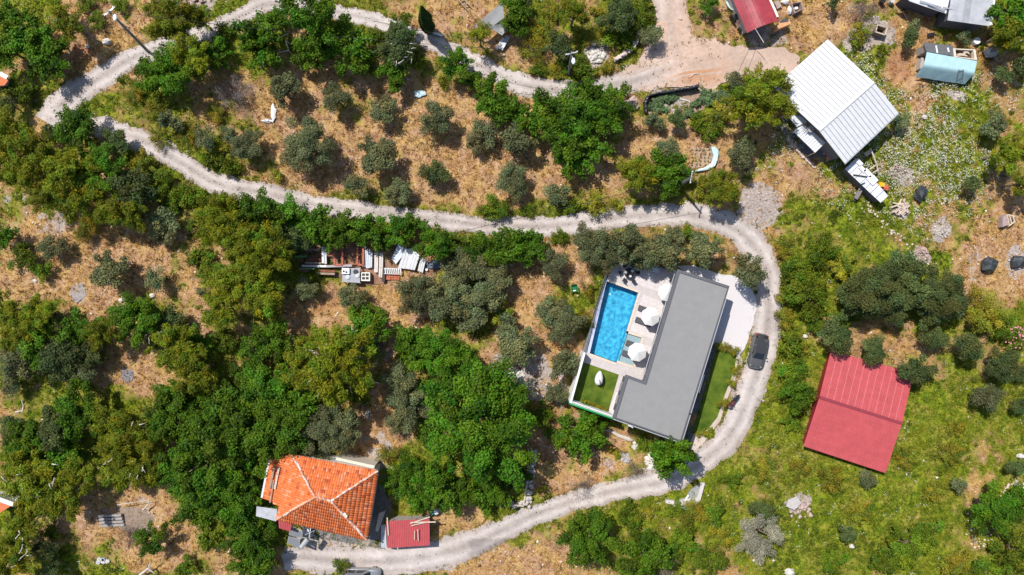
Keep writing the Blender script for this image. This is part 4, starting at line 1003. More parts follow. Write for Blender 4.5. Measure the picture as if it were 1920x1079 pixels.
    nw.prism([(p.x, p.y) for p in (p0, p1, p2, p3)], -1.5, 1.5); one('terrace_wall', 'grey wall at the upper end of the pool terrace', 'wall', nw, mat('grey_wall2', (.30, .30, .31), .8, .1, 3), P(1230, 500, 0))
terrace()

def place_local(mb, c, d_, nrm=None):
    pass

# egg seat
def egg_seat():
    c = P(1123, 709, 1.2); base = Vector((c.x, c.y, DZ))
    t = thing('egg_seat', 'white egg shaped pod seat standing on the small lawn', 'garden seat', base)
    import bmesh
    bm = bmesh.new(); bmesh.ops.create_uvsphere(bm, u_segments=18, v_segments=12, radius=1)
    for v in bm.verts:
        k = 1.0 + .28 * (-v.co.y)      # wider towards the lower end
        v.co.x *= .36 * k; v.co.z *= .42; v.co.y *= .80
    bmesh.ops.delete(bm, geom=[f for f in bm.faces if f.calc_center_median().z < -.16 and f.calc_center_median().x > .05], context='FACES')
    bmesh.ops.solidify(bm, geom=bm.faces[:], thickness=.03)
    for v in bm.verts: v.co.z += .75
    me = bpy.data.meshes.new('shell'); bm.to_mesh(me); bm.free(); me.polygons.foreach_set('use_smooth', [True] * len(me.polygons))
    s = link('shell', me, mat('white_wicker', (.74, .74, .75), .7, .12, 16, bump=.8, bscale=22), t); s.rotation_euler = (0, 0, math.radians(-8)); s.scale = (1.35, 1.08, 1.15)
    MB().blob((0, -.15, .72), (.24, .4, .12), 4, 2, .08).build('seat_cushion', DGREY, t, local=True)
    ring = [(.45 * math.cos(k * math.pi / 8) + .1, .45 * math.sin(k * math.pi / 8) - .35, .03) for k in range(17)]
    MB().tube(ring, .03, 6).build('base_ring', BLACK, t, local=True)
    MB().tube([(.1, -.8, .03), (.12, -.98, .9), (.1, -.85, 1.35), (.0, -.3, 1.5), (0, 0, 1.2)], .035, 6).build('hanging_arm', BLACK, t, local=True)
egg_seat()

# loungers
def lounger_proto():
    t = thing('sun_lounger', 'x', 'sun lounger', (0, 0, 0), 'charcoal sun loungers by the pool')
    f = MB()
    for y in (-.31, .31): f.beam((-.95, y, .22), (.95, y, .22), .05, .05)
    for x in (-.95, .95): f.beam((x, -.31, .22), (x, .31, .22), .05, .05)
    f.build('frame', BLACK, t, local=True)
    for x in (-.8, .8):
        for y in (-.3, .3): MB().beam((x, y, 0), (x, y, .2), .05, .05).build('leg', BLACK, t, local=True)
    MB().box((-.35, 0, .29), (1.2, .64, .08)).build('seat_pad', DGREY, t, local=True)
    MB().slab([(.27, -.32, .33), (.27, .32, .33), (.95, .32, .62), (.95, -.32, .62)], .08).build('backrest', DGREY, t, local=True)
    return t
LNG = [((1203,579),'sun lounger under the upper side of the upper white parasol',.5),((1197.5,601),'sun lounger under the lower side of the upper white parasol',.5),((1180,644.5),'upper of two sun loungers in the shallow water shelf',.25),((1173,663.5),'lower of two sun loungers in the shallow water shelf',.25)]
lp = lounger_proto()
for i, ((px, py), lab, z) in enumerate(LNG):
    o = lp if i == 0 else copy_tree(lp)
    dirv = (P(1196.9, 549.2, DZ) - P(1137.8, 527.7, DZ)).normalized()
    c = P(px, py, z + .3) + dirv * .58
    o.location = (c.x, c.y, z); o.rotation_euler = (0, 0, math.atan2(dirv.y, dirv.x)); o['label'] = 'charcoal ' + lab

def parasol_proto():
    t = thing('parasol', 'x', 'parasol', (0, 0, 0), 'white octagonal parasols')
    R_, zt, ze = 1.14, 2.88, 2.28
    A = [(R_ * math.cos(math.pi * k / 4 + .2), R_ * math.sin(math.pi * k / 4 + .2), ze) for k in range(9)]
    for k in range(8):
        b = MB(); top = (0, 0, zt); p, q = A[k], A[k + 1]; m_ = ((p[0] + q[0]) / 2 * .985, (p[1] + q[1]) / 2 * .985, ze + .01)
        b.add([top, p, m_, q, (0, 0, zt - .03), (p[0], p[1], ze - .12), (m_[0], m_[1], ze - .11), (q[0], q[1], ze - .12)], [(0, 1, 2), (0, 2, 3), (4, 6, 5), (4, 7, 6), (1, 5, 6, 2), (2, 6, 7, 3)])
        b.build('canopy_panel', CANVAS, t, local=True)
        MB().beam((0, 0, zt - .06), (p[0] * .98, p[1] * .98, ze - .03), .02, .02).build('rib', PALEWOOD, t, local=True)
    MB().cyl((0, 0, 0), .04, zt - .02, 8).build('pole', PALEWOOD, t, local=True)
    MB().box((0, 0, .06), (.55, .55, .11)).build('base', BLACK, t, local=True)
    MB().cyl((0, 0, zt - .01), .06, .08, 8, .02).build('finial', WHITEPL, t, local=True)
    return t
pp_ = parasol_proto()
for i, (px, py, lab, sc, z) in enumerate(((1220.5,594,'upper white octagonal parasol beside the pool',1,.5),(1195.5,661,'lower white octagonal parasol beside the shallow shelf',1,.5),(1252,549,'white parasol half hidden beneath the villa roof edge',.95,.5))):
    o = pp_ if i == 0 else copy_tree(pp_)
    c = P(px, py, z + 2.5); o.location = (c.x, c.y, z); o['label'] = lab; o.scale = (sc,) * 3
def dining():
    c = P(1180, 512, DZ + .75); base = Vector((c.x, c.y, DZ))
    t = thing('dining_table', 'black round terrace table laid under the olive tree', 'table', base)
    MB().cyl((0, 0, .70), .62, .05, 18).build('tabletop', BLACK, t, local=True)
    MB().cyl((0, 0, .03), .06, .67, 8).build('pedestal', BLACK, t, local=True)
    MB().cyl((0, 0, 0), .32, .03, 14).build('foot', BLACK, t, local=True)
    for i, (dx, dy) in enumerate(((-.42, 0.05), (.35, .22), (.12, -.38))):
        b = MB().cyl((0, 0, 0), .10, .012, 14, .16); o = b.build('plate', WHITEPL, None)
        o.location = (c.x + dx, c.y + dy, DZ + .752); tag(o, ('white plate on the left of the black table', 'white plate at the upper right of the black table', 'white plate at the lower edge of the black table')[i], 'plate', 'white plates on the terrace table')
    pr = None
    wh = ('above left of', 'left of', 'below left of', 'below right of', 'right of', 'above right of')
    for k in range(6):
        a = math.pi * (k / 3 + 2 / 3); x, y = 1.0 * math.cos(a), 1.0 * math.sin(a)
        if pr is None:
            ch = thing('dining_chair', 'x', 'chair', (0, 0, 0), 'black chairs round the terrace table')
            MB().box((0, 0, .45), (.44, .44, .05)).build('seat', BLACK, ch, local=True)
            MB().box((.21, 0, .70), (.04, .44, .45)).build('backrest', BLACK, ch, local=True)
            for lx in (-.19, .19):
                for ly in (-.19, .19): MB().beam((lx, ly, 0), (lx, ly, .43), .035, .035).build('leg', BLACK, ch, local=True)
            pr = ch; o = ch
        else: o = copy_tree(pr)
        o.location = (c.x + x, c.y + y, DZ); o.rotation_euler = (0, 0, a); o['label'] = f'black terrace chair {wh[k]} the round table'
dining()
def kitchen():
    c = P(1227, 505, DZ + .9); t = thing('outdoor_kitchen', 'pale grey outdoor kitchen counter against the upper terrace wall', 'counter', (c.x, c.y, DZ), rz=math.radians(-16))
    MB().box((0, 0, .43), (1.3, .68, .86)).build('cabinet', mat('grey_worktop', (.42, .42, .45), .6, .1, 4), t, local=True)
    MB().box((0, 0, .885), (1.36, .74, .05)).build('worktop', mat('light_worktop', (.60, .60, .64), .5, .08, 4), t, local=True)
    MB().cyl((.25, .05, .911), .2, .1, 14).build('sink', WHITEPL, t, local=True)
    MB().tube([(.25, .3, .9), (.25, .3, 1.15), (.25, .12, 1.15)], .02, 6).build('tap', LGREY, t, local=True)
    for k, x in enumerate((-.45, -.15)): MB().cyl((x, .1, .911), .09, .16, 10).build('pot', WHITEPL, t, local=True)
kitchen()
# east lawn and its clipped shrubs
def east_garden():
    lw = sheet('east_lawn', EAST_LAWN, .075, None, LAWN, 'long lawn between the villa and the road', 'lawn')
    pts = [((1348,649),9,'on the upper left corner of'),((1361.5,651),9,'at the upper middle of'),((1377.5,659),10,'on the upper right corner of'),((1378.5,693),9,'on the right edge just below the top of'),((1370.5,717),9,'halfway down the right edge of'),((1354.5,757),10,'beside the motorbike on'),((1311,815),7,'at the lower tip of'),((1322,812),7,'right of the lower tip of')]
    leaf = LEAF; rg = random.Random(9)
    KIND['T'] = dict(col=(.27, .25, .018), L=.13, W=.07, n=3200, rc=(.25, .4), vz=.85, h=(.85, .02), jit=.25)
    vs = [crown_mesh('T', .62, 900 + k) for k in range(2)]
    for v in vs: v[0].materials.append(LEAF)
    for i, ((px, py), r, lab) in enumerate(pts):
        g = G(px, py, .5); z = float(T(g.x, g.y))
        t = thing('clipped_shrub', f'small round golden shrub {lab} the east lawn', 'shrub', (g.x, g.y, z + .04), 'golden shrubs round the east lawn', rg.uniform(0, 6))
        f = r / PXM / .62; t.scale = (f, f, f)
        link('crown', vs[i % 2][0], LEAF, t)
        b = MB()
        for k in range(4): b.tube([(0, 0, -.1), (rg.uniform(-.3, .3), rg.uniform(-.3, .3), .6)], [.03, .012], 5)
        b.build('stems', BARK, t, local=True)
    v2 = crown_mesh('T', .62, 977)[0]; v2.materials.append(LEAF)
    nm = 'first second third fourth fifth sixth seventh eighth ninth'.split()
    for k in range(9):
        g = P(1093 + 5.4 * k + rg.uniform(-1, 1), 752.5 + 2.0 * k + rg.uniform(-.8, .8), .5)
        t = thing('border_plant', f'yellow-green border plant by the lower lawn wall, {nm[k]} from left', 'plant', (g.x, g.y, .47), 'border plants inside the lower lawn wall', rg.uniform(0, 6)); f = rg.uniform(.38, .6); t.scale = (f, f, f)
        link('crown', v2, LEAF, t)
east_garden()
# ------------------------------------------------------------------ tiled house
def tile_slope(parent, poly3, name, seed, course=.40, colw=.27):
    """poly3: 3d polygon in one plane, first edge = eave. clay tiles laid on it"""
    a, b = Vector(poly3[0]), Vector(poly3[1]); u = (b - a).normalized()
    n = None
    for q in poly3[2:]:
        c = (b - a).cross(Vector(q) - a)
        if n is None or c.length > n.length: n = c
    n.normalize()
    if n.z < 0: n = -n
    v = n.cross(u)
    if v.z < 0: v = -v
    uv = [((Vector(p) - a).dot(u), (Vector(p) - a).dot(v)) for p in poly3]
    u0, u1 = min(q[0] for q in uv), max(q[0] for q in uv); v1 = max(q[1] for q in uv)
    g = random.Random(seed); V = []; F = []; C = []
    for j in range(int(v1 / course) + 1):
        for i in range(int((u1 - u0) / colw) + 1):
            cu, cv = u0 + (i + .5) * colw, (j + .5) * course
            if not inpoly(uv, np.array([cu]), np.array([cv]))[0]: continue
            k = g.gauss(0, .10); w_ = g.random()
            col = np.array((.66, .165, .05)) * (1 + k)
            if w_ < .08: col = np.array((.66, .27, .15))
            elif w_ < .13: col = np.array((.42, .085, .035))
            elif w_ < .3: col = np.array((.64, .20, .08)) * (1 + k)
            jj = g.uniform(-.012, .012); o = len(V)
            for vv, lift in ((j * course - .05, .058), ((j + 1) * course + .01, .022)):
                for t, hh in ((-.5, 0), (-.28, .05), (.0, .07), (.28, .05), (.5, 0)):
                    p = a + u * (cu + t * colw * .99 + jj) + v * vv + n * (hh + lift)
                    V.append(p); C.append(col)
            for q in range(5): V.append(V[o + q] - n * .07); C.append(col * .8)
            for q in range(4):
                F.append((o + q, o + q + 1, o + 6 + q, o + 5 + q)); F.append((o + q, o + 10 + q, o + 11 + q, o + q + 1))
    off = rootloc(parent); V = np.array([tuple(p - off) for p in V])
    me = npmesh(name, V, np.array(F), np.array(C))
    o = link(name, me, attr_mat('clay_tile', .8, .25), parent); o['kind'] = 'stuff'
    return o

def tiled_house():
    ze, zr = 3.0, 4.2
    e = lambda a, b: P(a, b, ze)
    NW, NE, SE, SW = e(548, 853), e(709, 883), e(688, 1012.5), e(518, 974.5)
    RW, RE = P(591.5, 932, zr), P(621, 939.5, zr)
    cen = G(605, 935)
    h = thing('tiled_house', 'orange tiled house with white mortared hips at lower left', 'house', cen)
    wpts = offset_poly([NW, NE, SE, SW], [.5, .55, .55, .4])
    MB().prism([(p.x, p.y) for p in wpts], cen.z - .8, ze - .1).build('wall', WHITEP, h)
    deck = mat('roof_underlay', (.30, .09, .04), .9, .1, 3)
    b = MB()
    low = lambda p, dz=.06: (p.x, p.y, p.z - dz)
    b.add([low(NW), low(NE), low(SE), low(SW), low(RW), low(RE), *[(p.x, p.y, ze - .2) for p in (NW, NE, SE, SW)]],
          [(0, 1, 5, 4), (1, 2, 5), (2, 3, 4, 5), (3, 0, 4), (6, 9, 8, 7), (0, 6, 7, 1), (1, 7, 8, 2), (2, 8, 9, 3), (3, 9, 6, 0)])
    b.build('roof_deck', deck, h)
    tile_slope(h, [NE, NW, RW, RE], 'roof_tiles', 1); tile_slope(h, [SE, NE, RE], 'roof_tiles', 2, course=.5)
    tile_slope(h, [SW, SE, RE, RW], 'roof_tiles', 3); tile_slope(h, [NW, SW, RW], 'roof_tiles', 4)
    # ridge and hip caps in white mortar
    mort = mat('white_mortar', (.70, .64, .60), .95, .2, 7, bump=.6); clay = attr_mat('clay_tile')
    g = random.Random(3); mo = MB(); cp = MB()
    for A, B in ((RW, RE), (RW, SW), (RW, NW), (RE, NE), (RE, SE)):
        L = (B - A).length; n = int(L / .38); d_ = (B - A).normalized()
        mo.tube([A + Vector((0, 0, .06))] + [A.lerp(B, k / 8) + Vector((g.uniform(-.05, .05), g.uniform(-.05, .05), .07)) for k in range(1, 8)] + [B + Vector((0, 0, .06))], [.13] * 9, 7)
        for k in range(n):
            if g.random() < .12: continue
            cp.cur = tuple(np.array((.60, .26, .15)) * g.uniform(.8, 1.25))
            if g.random() < .3: cp.cur = (.62, .50, .43)
            p = A.lerp(B, (k + .1) / n); q = A.lerp(B, (k + .9) / n)
            cp.tube([p + Vector((0, 0, .13)), q + Vector((0, 0, .155))], [.115, .135], 6)
    x = mo.build('ridge_mortar', mort, h); x['kind'] = 'stuff'
    x = cp.build('ridge_caps', clay, h, colors=True); x['kind'] = 'stuff'
    # two pale lumps on the hip
    for k, (px, py) in enumerate(((647, 963.5), (649.5, 967))):
        p = P(px, py, 3.75); MB().cyl((p.x, p.y, 3.6), .17, .4, 10).build('chimney_pot', mat('cream_pot', (.72, .66, .5), .8, .1, 4), h)
    # lean-to on the left
    zl0, zl1 = 2.3, 2.98
    A, B, C_, D_ = P(506.5, 860, zl0), P(492, 933, zl0), P(525, 951, zl1), P(549, 853, zl1)
    MB().slab([A, B, C_, D_], .1).build('lean_to_deck', deck, h)
    tile_slope(h, [A, B, C_, D_], 'roof_tiles', 6)
    MB().beam(A + Vector((-.05, 0, .08)), B + Vector((-.05, 0, .08)), .22, .1).build('eaves_flashing', mat('white_flashing', (.62, .64, .68), .6, .1, 5), h)
    MB().prism([(p.x, p.y) for p in offset_poly([A, B, C_, D_], [.3, .3, .1, .3])], cen.z - .8, zl0 - .15).build('lean_to_wall', BLOCK, h)
    # white wall top along the upper edge
    a, b_, c, d2 = P(628, 864, 1.5), P(700, 880, 1.5), P(702, 875, 1.5), P(630, 859, 1.5)
    b2 = MB().prism([(p.x, p.y) for p in (a, b_, c, d2)], cen.z - .5, 1.2); one('parapet_wall', 'cream wall top along the upper side of the tiled house', 'wall', b2, mat('cream_wall', (.70, .62, .50), .8, .1, 3), P(665, 870, 0))
    # planks lying on the lean-to
    for k, (p, q, lab) in enumerate((((523, 877), (515, 917), 'pale plank lying rightmost on the left lean-to'), ((514, 875), (505, 917), 'dark plank lying leftmost on the left lean-to'), ((513, 900), (506, 943), 'long dark plank lower down on the left lean-to'))):
        a, b_ = P(*p, 2.95), P(*q, 2.95)
        one('plank', lab, 'plank', MB().beam(a, b_, .22 if k != 2 else .14, .06), PALEWOOD if k == 0 else WOOD, a, 'planks on the lean-to')
    # grey corrugated sheet roof, red low roof
    cr = MB().ribbed(P(481, 950, 2.2), P(480, 968, 2.0), P(517.5, 978, 2.2), P(519.5, 955, 2.4), 6, .04)
    t = thing('lean_to_shelter', 'grey corrugated shelter roof at left corner of the tiled house', 'shelter', G(500, 965))
    cr.build('roof_sheet', GREYMETAL, t)
    for q in ((483, 952), (482, 966), (516, 957), (515, 974)): p = P(*q, 2); MB().beam((p.x, p.y, -4), (p.x, p.y, 2.0), .08, .08).build('post', WOOD, t)
    t = thing('porch_roof', 'low dark red corrugated roof under the eaves of the tiled house', 'shelter', G(533, 985))
    MB().ribbed(P(522, 973, 2.0), P(547, 980, 2.0), P(544.5, 997, 1.7), P(523, 990.5, 1.7), 7, .05).build('roof_sheet', REDMETAL, t)
    for q in ((525, 988), (542, 993)): p = P(*q, 1.6); MB().beam((p.x, p.y, -4), (p.x, p.y, 1.62), .07, .07).build('post', WOOD, t)
    # pale bench/table in the side yard
    t = thing('side_table', 'long pale plank table between the tiled house and red shed', 'table', G(712, 982))
    q = [P(*c_, 0) for c_ in ((708, 967), (720, 963), (707, 1002), (701, 1001))]
    MB().slab([(p.x, p.y, -.9) for p in q], .07).build('tabletop', PALEWOOD, t)
    for p in q: MB().beam((p.x * .999, p.y, -2.6), (p.x * .999, p.y, -.97), .07, .07).build('leg', WOOD, t)
tiled_house()

def paved(name, poly, dz, m, lab, cat='paving'):
    return sheet(name, poly, dz, None, m, lab, cat)
paved('side_yard', [(688,1012),(709,885),(728,890),(735,960),(720,975),(722,1030),(600,1010),(560,985)], .03, mat('dark_yard', (.16, .15, .145), .9, .2, 3, bump=.3), 'dark paved yard round the tiled house', 'yard')

def solar():
    g = G(575, 1012); t = thing('solar_water_heater', 'solar water heater with two grey panels and a tank', 'solar heater', g)
    zt, zb = 1.2, .2
    z = g.z
    for q in (((544, 989), (567, 998), (566.5, 1009.5), (541.5, 1003.5)), ((541, 1006), (562.5, 1012), (560, 1029), (538.5, 1018.5))):
        zz = [z + 2.2, z + 3.0, z + 3.0, z + 2.2]
        pts = [P(*c, k) for c, k in zip(q, zz)]
        pn = MB().slab(pts, .1).build('collector_frame', GALV, t)
        inn = [p.lerp(sum((Vector(x) for x in pts), Vector()) / 4, .06) + Vector((0, 0, .006)) for p in pts]
        MB().slab(inn, .004).build('collector_glass', mat('collector', (.16, .17, .19), .5, .1, 6, spec=.5), pn)
    a, b = P(565, 1026, z + 3.2), P(577, 1011, z + 3.2)
    b_ = MB().tube([a.lerp(b, -.04), a, b, b.lerp(a, -.04)], [.18, .3, .3, .18], 14); b_.build('tank', GALV, t, smooth=False)
    for q, k in (((545, 992), 2.1), ((541, 1016), 2.1), ((566, 1000), 2.9), ((561, 1028), 2.9), ((578, 1012), 3)):
        p = P(*q, z + k); MB().beam((p.x, p.y, z - .1), (p.x, p.y, z + k - .05), .06, .06).build('leg', GALV, t)
    for A, B in (((558, 1010), (590, 995)), ((575, 1017), (590, 1027))):
        MB().beam(P(*A, z + 2.6), P(*B, z + 2.4), .06, .06).build('brace', LGREY, t)
    p = P(574, 995, z + 1.2)
    t2 = thing('water_drum', 'wrapped white water drum above the solar heater', 'drum', (p.x, p.y, z))
    MB().cyl((p.x, p.y, z), .42, 1.5, 14).build('body', WHITEPL, t2); MB().cyl((p.x, p.y, z + 1.5), .3, .1, 12, .2).build('lid', LGREY, t2)
    MB().beam(P(582.5, 990, z + 2.5), P(579.5, 1010, z + 2.5), .06, .06).build('roof_pole', WHITEPL, t)
solar()

def red_shed():
    g = G(765, 1000); z = g.z; t = thing('garden_shed', 'small shed with ribbed red roof beside the tiled house', 'shed', g)
    q = [P(724, 977.5, z + 2.5), P(805.5, 973.5, z + 2.5), P(806, 1023, z + 2.15), P(726.5, 1028, z + 2.15)]
    MB().prism([(p.x, p.y) for p in offset_poly(q, [.25] * 4)], z - .3, z + 2.05).build('wall', BLOCK, t)
    N = 22
    for k in range(6):
        MB().ribbed(q[0].lerp(q[1], k / 6), q[0].lerp(q[1], (k + 1) / 6), q[3].lerp(q[2], (k + 1) / 6), q[3].lerp(q[2], k / 6), 4, .05).build('roof_sheet', REDMETAL, t)
    q2 = [P(714.5, 985, z + 1.9), P(723.5, 984, z + 2), P(725.5, 1029, z + 2), P(715, 1027, z + 1.9)]
    MB().ribbed(*q2, 3, .04).build('side_roof_sheet', GREYMETAL, t)
    # pale laths lying on the roof
    for k, (a, b, w_, lab) in enumerate((((769, 982), (806, 969.5), .12, 'upper pale lath on the red shed roof'), ((771, 986), (806, 978), .1, 'slanting pale lath on the red shed roof'), ((770, 980), (817, 979), .14, 'long pale beam sticking out over the red shed roof'), ((726, 971), (728.5, 1004), .13, 'pale post lying at left end of the red shed roof'), ((777, 996), (777.5, 1012), .1, 'short left lath in the middle of the red shed roof'), ((783, 993), (784.5, 1014), .1, 'short right lath in the middle of the red shed roof'))):
        A, B = P(*a, z + 2.72 + .02 * k), P(*b, z + 2.62 + .02 * k if k < 3 else z + 2.5)
        one('lath', lab, 'lath', MB().beam(A, B, w_, .07), PALEWOOD, A, 'laths on the red shed roof')
red_shed()

# ------------------------------------------------------------------ white barn
def ridge_barn(name, lab, eaves_ridge, zs, npan, m, wall_m, wall_z, rib=.05, cat='barn', inset=.35, joint=None):
    """six photo points: A0 A1 (eave 1), R0 R1 (ridge), B0 B1 (eave 2)"""
    A0, A1, R0, R1, B0, B1 = eaves_ridge
    cx = sum(p[0] for p in eaves_ridge) / 6; cy = sum(p[1] for p in eaves_ridge) / 6
    g = G(cx, cy); z = g.z; t = thing(name, lab, cat, g)
    a0, a1 = P(*A0, z + zs[0]), P(*A1, z + zs[0]); r0, r1 = P(*R0, z + zs[1]), P(*R1, z + zs[1]); b0, b1 = P(*B0, z + zs[2]), P(*B1, z + zs[2])
    fp = offset_poly([a0, a1, b1, b0], [inset] * 4)
    w_ = MB()
    f3 = lambda p, k: (p.x, p.y, k)
    mid0 = (fp[0] + fp[3]) / 2; mid1 = (fp[1] + fp[2]) / 2
    tz = z + zs[0] - .1; tz2 = z + zs[2] - .1
    w_.add([f3(fp[0], z - .8), f3(fp[1], z - .8), f3(fp[2], z - .8), f3(fp[3], z - .8), f3(fp[0], tz), f3(fp[1], tz), f3(fp[2], tz2), f3(fp[3], tz2), f3(r0.lerp(r1, inset / (r1 - r0).length), r0.z - .12), f3(r1.lerp(r0, inset / (r1 - r0).length), r0.z - .12)],
           [(0, 1, 5, 4), (1, 2, 6, 9, 5), (2, 3, 7, 6), (3, 0, 4, 8, 7), (0, 3, 2, 1), (4, 5, 9, 8), (8, 9, 6, 7)])
    w_.build('wall', wall_m, t)
    for (e0, e1) in ((a0, a1), (b0, b1)):
        for k in range(npan):
            p0, p1 = e0.lerp(e1, k / npan), e0.lerp(e1, (k + 1) / npan); q0, q1 = r0.lerp(r1, k / npan), r0.lerp(r1, (k + 1) / npan)
            b = MB(); b.ribbed(p0, p1, q1, q0, 1 if npan > 13 else 3, rib, .03, .10 if npan > 13 else .16)
            b.build('roof_panel', m, t)
            up = Vector((0, 0, .022))
            if k and joint and (e0 is a0 or name != 'red_barn'): MB().beam(p0.lerp(q0, .01) + up, p0.lerp(q0, .98) + up, joint[1], .05).build('panel_joint', joint[0], t)
        if name == 'red_barn':
            sb = MB(); L_ = (e1 - e0).length
            for row in (.05, .22, .39, .56, .73, .9):
                for c in range(int(L_ / .42)):
                    s_ = e0.lerp(e1, (c + .5) / int(L_ / .42)).lerp(r0.lerp(r1, (c + .5) / int(L_ / .42)), row); sb.box((s_.x, s_.y, s_.z + .03), (.10, .05, .03), 1.0)
            x = sb.build('roof_screws', mat('screw_caps', (.56, .16, .18), .6, .1, 3), t); x['kind'] = 'stuff'
    MB().beam(r0 + Vector((0, 0, .05)), r1 + Vector((0, 0, .05)), .34, .07).build('ridge_cap', m if name != 'red_barn' else mat('deep_red_ridge', (.25, .035, .05), .6, .2, 8), t)
    return t, z, (a0, a1, r0, r1, b0, b1)
bt_, bz_, bq_ = ridge_barn('white_barn', 'large barn with white seamed metal roof at upper right', [(1552,74),(1449,165),(1638,154),(1535,245),(1684.5,212),(1583.5,307)], (3.6, 4.5, 3.4), 16, WHITEMETAL, mat('barn_wall', (.20, .20, .205), .8, .1, 2), .02, inset=.7, joint=(mat('grey_seam', (.30, .30, .31), .6, .1, 3), .06))
# dark seams with gutters
MB().beam(bq_[4] + Vector((.05, -.05, -.06)), bq_[5] + Vector((.05, -.05, -.06)), .12, .1).build('gutter', LGREY, bt_)
def barn_bits():
    z = bz_
    t = thing('lean_to_shelter', 'small white corrugated lean-to on left side of the white barn', 'shelter', G(1515, 260))
    q = [P(1505, 231, z + 2.6), P(1548, 268, z + 2.6), P(1528.5, 287, z + 2.35), P(1487.5, 247, z + 2.35)]
    MB().ribbed(*q, 11, .07).build('roof_sheet', WHITEMETAL, t)
    for p in q: MB().beam((p.x * .998, p.y, z - .5), (p.x * .998, p.y, p.z - .06), .08, .08).build('post', WOOD, t)
    q = [P(1474, 214, z + 2.7), P(1502, 218, z + 2.9), P(1513, 229, z + 2.9), P(1494, 238.5, z + 2.7)]
    t = thing('lean_to_shelter', 'plain white sheet roof between the tree and the white barn', 'shelter', G(1495, 225))
    MB().ribbed(q[0], q[3], q[2], q[1], 5, .03).build('roof_sheet', WHITEMETAL, t)
    for p in (q[0], q[3]): MB().beam((p.x + .1, p.y, z - .5), (p.x + .1, p.y, p.z - .06), .08, .08).build('post', WOOD, t)
    p = P(1518.5, 243, z + 2.9); d_ = thing('satellite_dish', 'grey satellite dish on the white lean-to roof', 'satellite dish', (p.x, p.y, z + 2.5))
    MB().cyl((p.x, p.y, z + 3.0), .08, .12, 14, .38).build('dish', GALV, d_); MB().tube([(p.x, p.y, z + 2.5), (p.x, p.y, z + 3.02)], .04).build('mast', BLACK, d_)
    MB().tube([(p.x, p.y, z + 3.05), (p.x + .2, p.y - .25, z + 3.4)], .02).build('arm', BLACK, d_)
    p = P(1507, 234, z + 3); a = thing('aerial', 'black television aerial on the white lean-to roof', 'aerial', (p.x, p.y, z + 2.6))
    MB().tube([(p.x, p.y, z + 2.6), (p.x, p.y, z + 3.6)], .03).build('mast', BLACK, a)
    b = MB().beam((p.x - .4, p.y + .2, z + 3.5), (p.x + .3, p.y - .5, z + 3.5), .05, .05)
    for k in range(4): c = Vector((p.x - .3 + .17 * k, p.y + .1 - .17 * k, z + 3.53)); b.beam(c - Vector((.22, .2, 0)), c + Vector((.22, .2, 0)), .04, .04)
    b.build('elements', BLACK, a)
    # lower white sheets roof at the bottom corner
    t = thing('long_shed', 'long low shed roofed in loose white sheets below the white barn', 'shed', G(1625, 340))
    A, B, C_, D_ = P(1584, 317, z + 1.5), P(1605, 297, z + 1.5), P(1665, 368, z + 1.5), P(1651, 381, z + 1.5)
    MB().prism([(p.x, p.y) for p in offset_poly([A, B, C_, D_], [.2] * 4)], z - 1, z + 1.35).build('wall', mat('dark_boards2', (.14, .13, .13), .9, .2, 3), t)
    g = random.Random(4)
    for k in range(7):
        t0, t1 = k / 7 + .004, (k + 1) / 7 - .004; dz = Vector((0, 0, g.uniform(0, .07)))
        MB().ribbed(A.lerp(D_, t0) + dz, B.lerp(C_, t0) + dz, B.lerp(C_, t1) + dz, A.lerp(D_, t1) + dz, 5, .035).build('roof_sheet', WHITEMETAL if k % 3 else mat('greyish_white_sheet', (.62, .63, .66), .5, .1, 2), t)
    for k, (a, b, w_) in enumerate((((1606,300),(1616,310),.5),((1612,312),(1622,322),.45),((1622,318),(1634,331),.5),((1628,332),(1640,345),.6),((1600,328),(1626,332),.12),((1612,347),(1622,343),.1),((1636,330),(1645,340),.35))):
        pa, pb = P(*a, z + 1.68), P(*b, z + 1.68)
        one('loose_sheet', ('uppermost white board on the long shed roof', 'second white board from top on the long shed roof', 'pinkish board halfway on the long shed roof', 'wide white board low on the long shed roof', 'thin dark bar across the long shed roof', 'short dark bar on the lower long shed roof', 'white board at the right edge of the long shed roof')[k], 'board',
            MB().beam(pa, pb, w_, .05), WHITEPL if w_ > .2 else BLACK, pa, 'boards on the long shed roof')
    p = P(1652.5, 346, z + .8); t = thing('wheelbarrow', 'bright yellow barrow standing beside the long shed', 'barrow', (p.x, p.y, z))
    MB().prism([(p.x - .3, p.y - .25), (p.x + .35, p.y - .3), (p.x + .45, p.y + .15), (p.x - .2, p.y + .3)], z + .4, z + .8).build('tray', mat('yellow_plastic', (.75, .40, .02), .4, .08, 3), t)
    for s in (-.2, .2): MB().beam((p.x + s - .5, p.y + .3, z + .6), (p.x + s, p.y - .1, z + .4), .04, .04).build('handle', BLACK, t)
    MB().cyl((p.x + .3, p.y - .35, z + .05), .2, .1, 12).build('wheel', BLACK, t)
    p = P(1660, 353, z + .3); one('red_rag', 'crumpled red cloth lying beside the yellow barrow', 'cloth', MB().blob((p.x, p.y, p.z), (.5, .35, .12), 8, 2, .35), mat('red_cloth', (.5, .12, .08), .9, .2, 5), p)
    t = thing('timber_frame', 'leaning pale timber frame right of the long shed', 'frame', G(1640, 305))  # open leaning frame of timber rails
    for a, b in (((1632,278),(1644,310)),((1630,318),(1645,308)),((1636,325),(1647,318)),((1643,306),(1646,322))): MB().beam(P(*a, z + .9), P(*b, z + .5), .14, .1).build('rail', PALEWOOD, t)
    one('paving_board', 'pinkish board lying at the foot of the white barn', 'board', MB().beam(P(1622, 291, z + .25), P(1634, 283, z + .25), .5, .06), PALEWOOD, P(1628, 287, z))
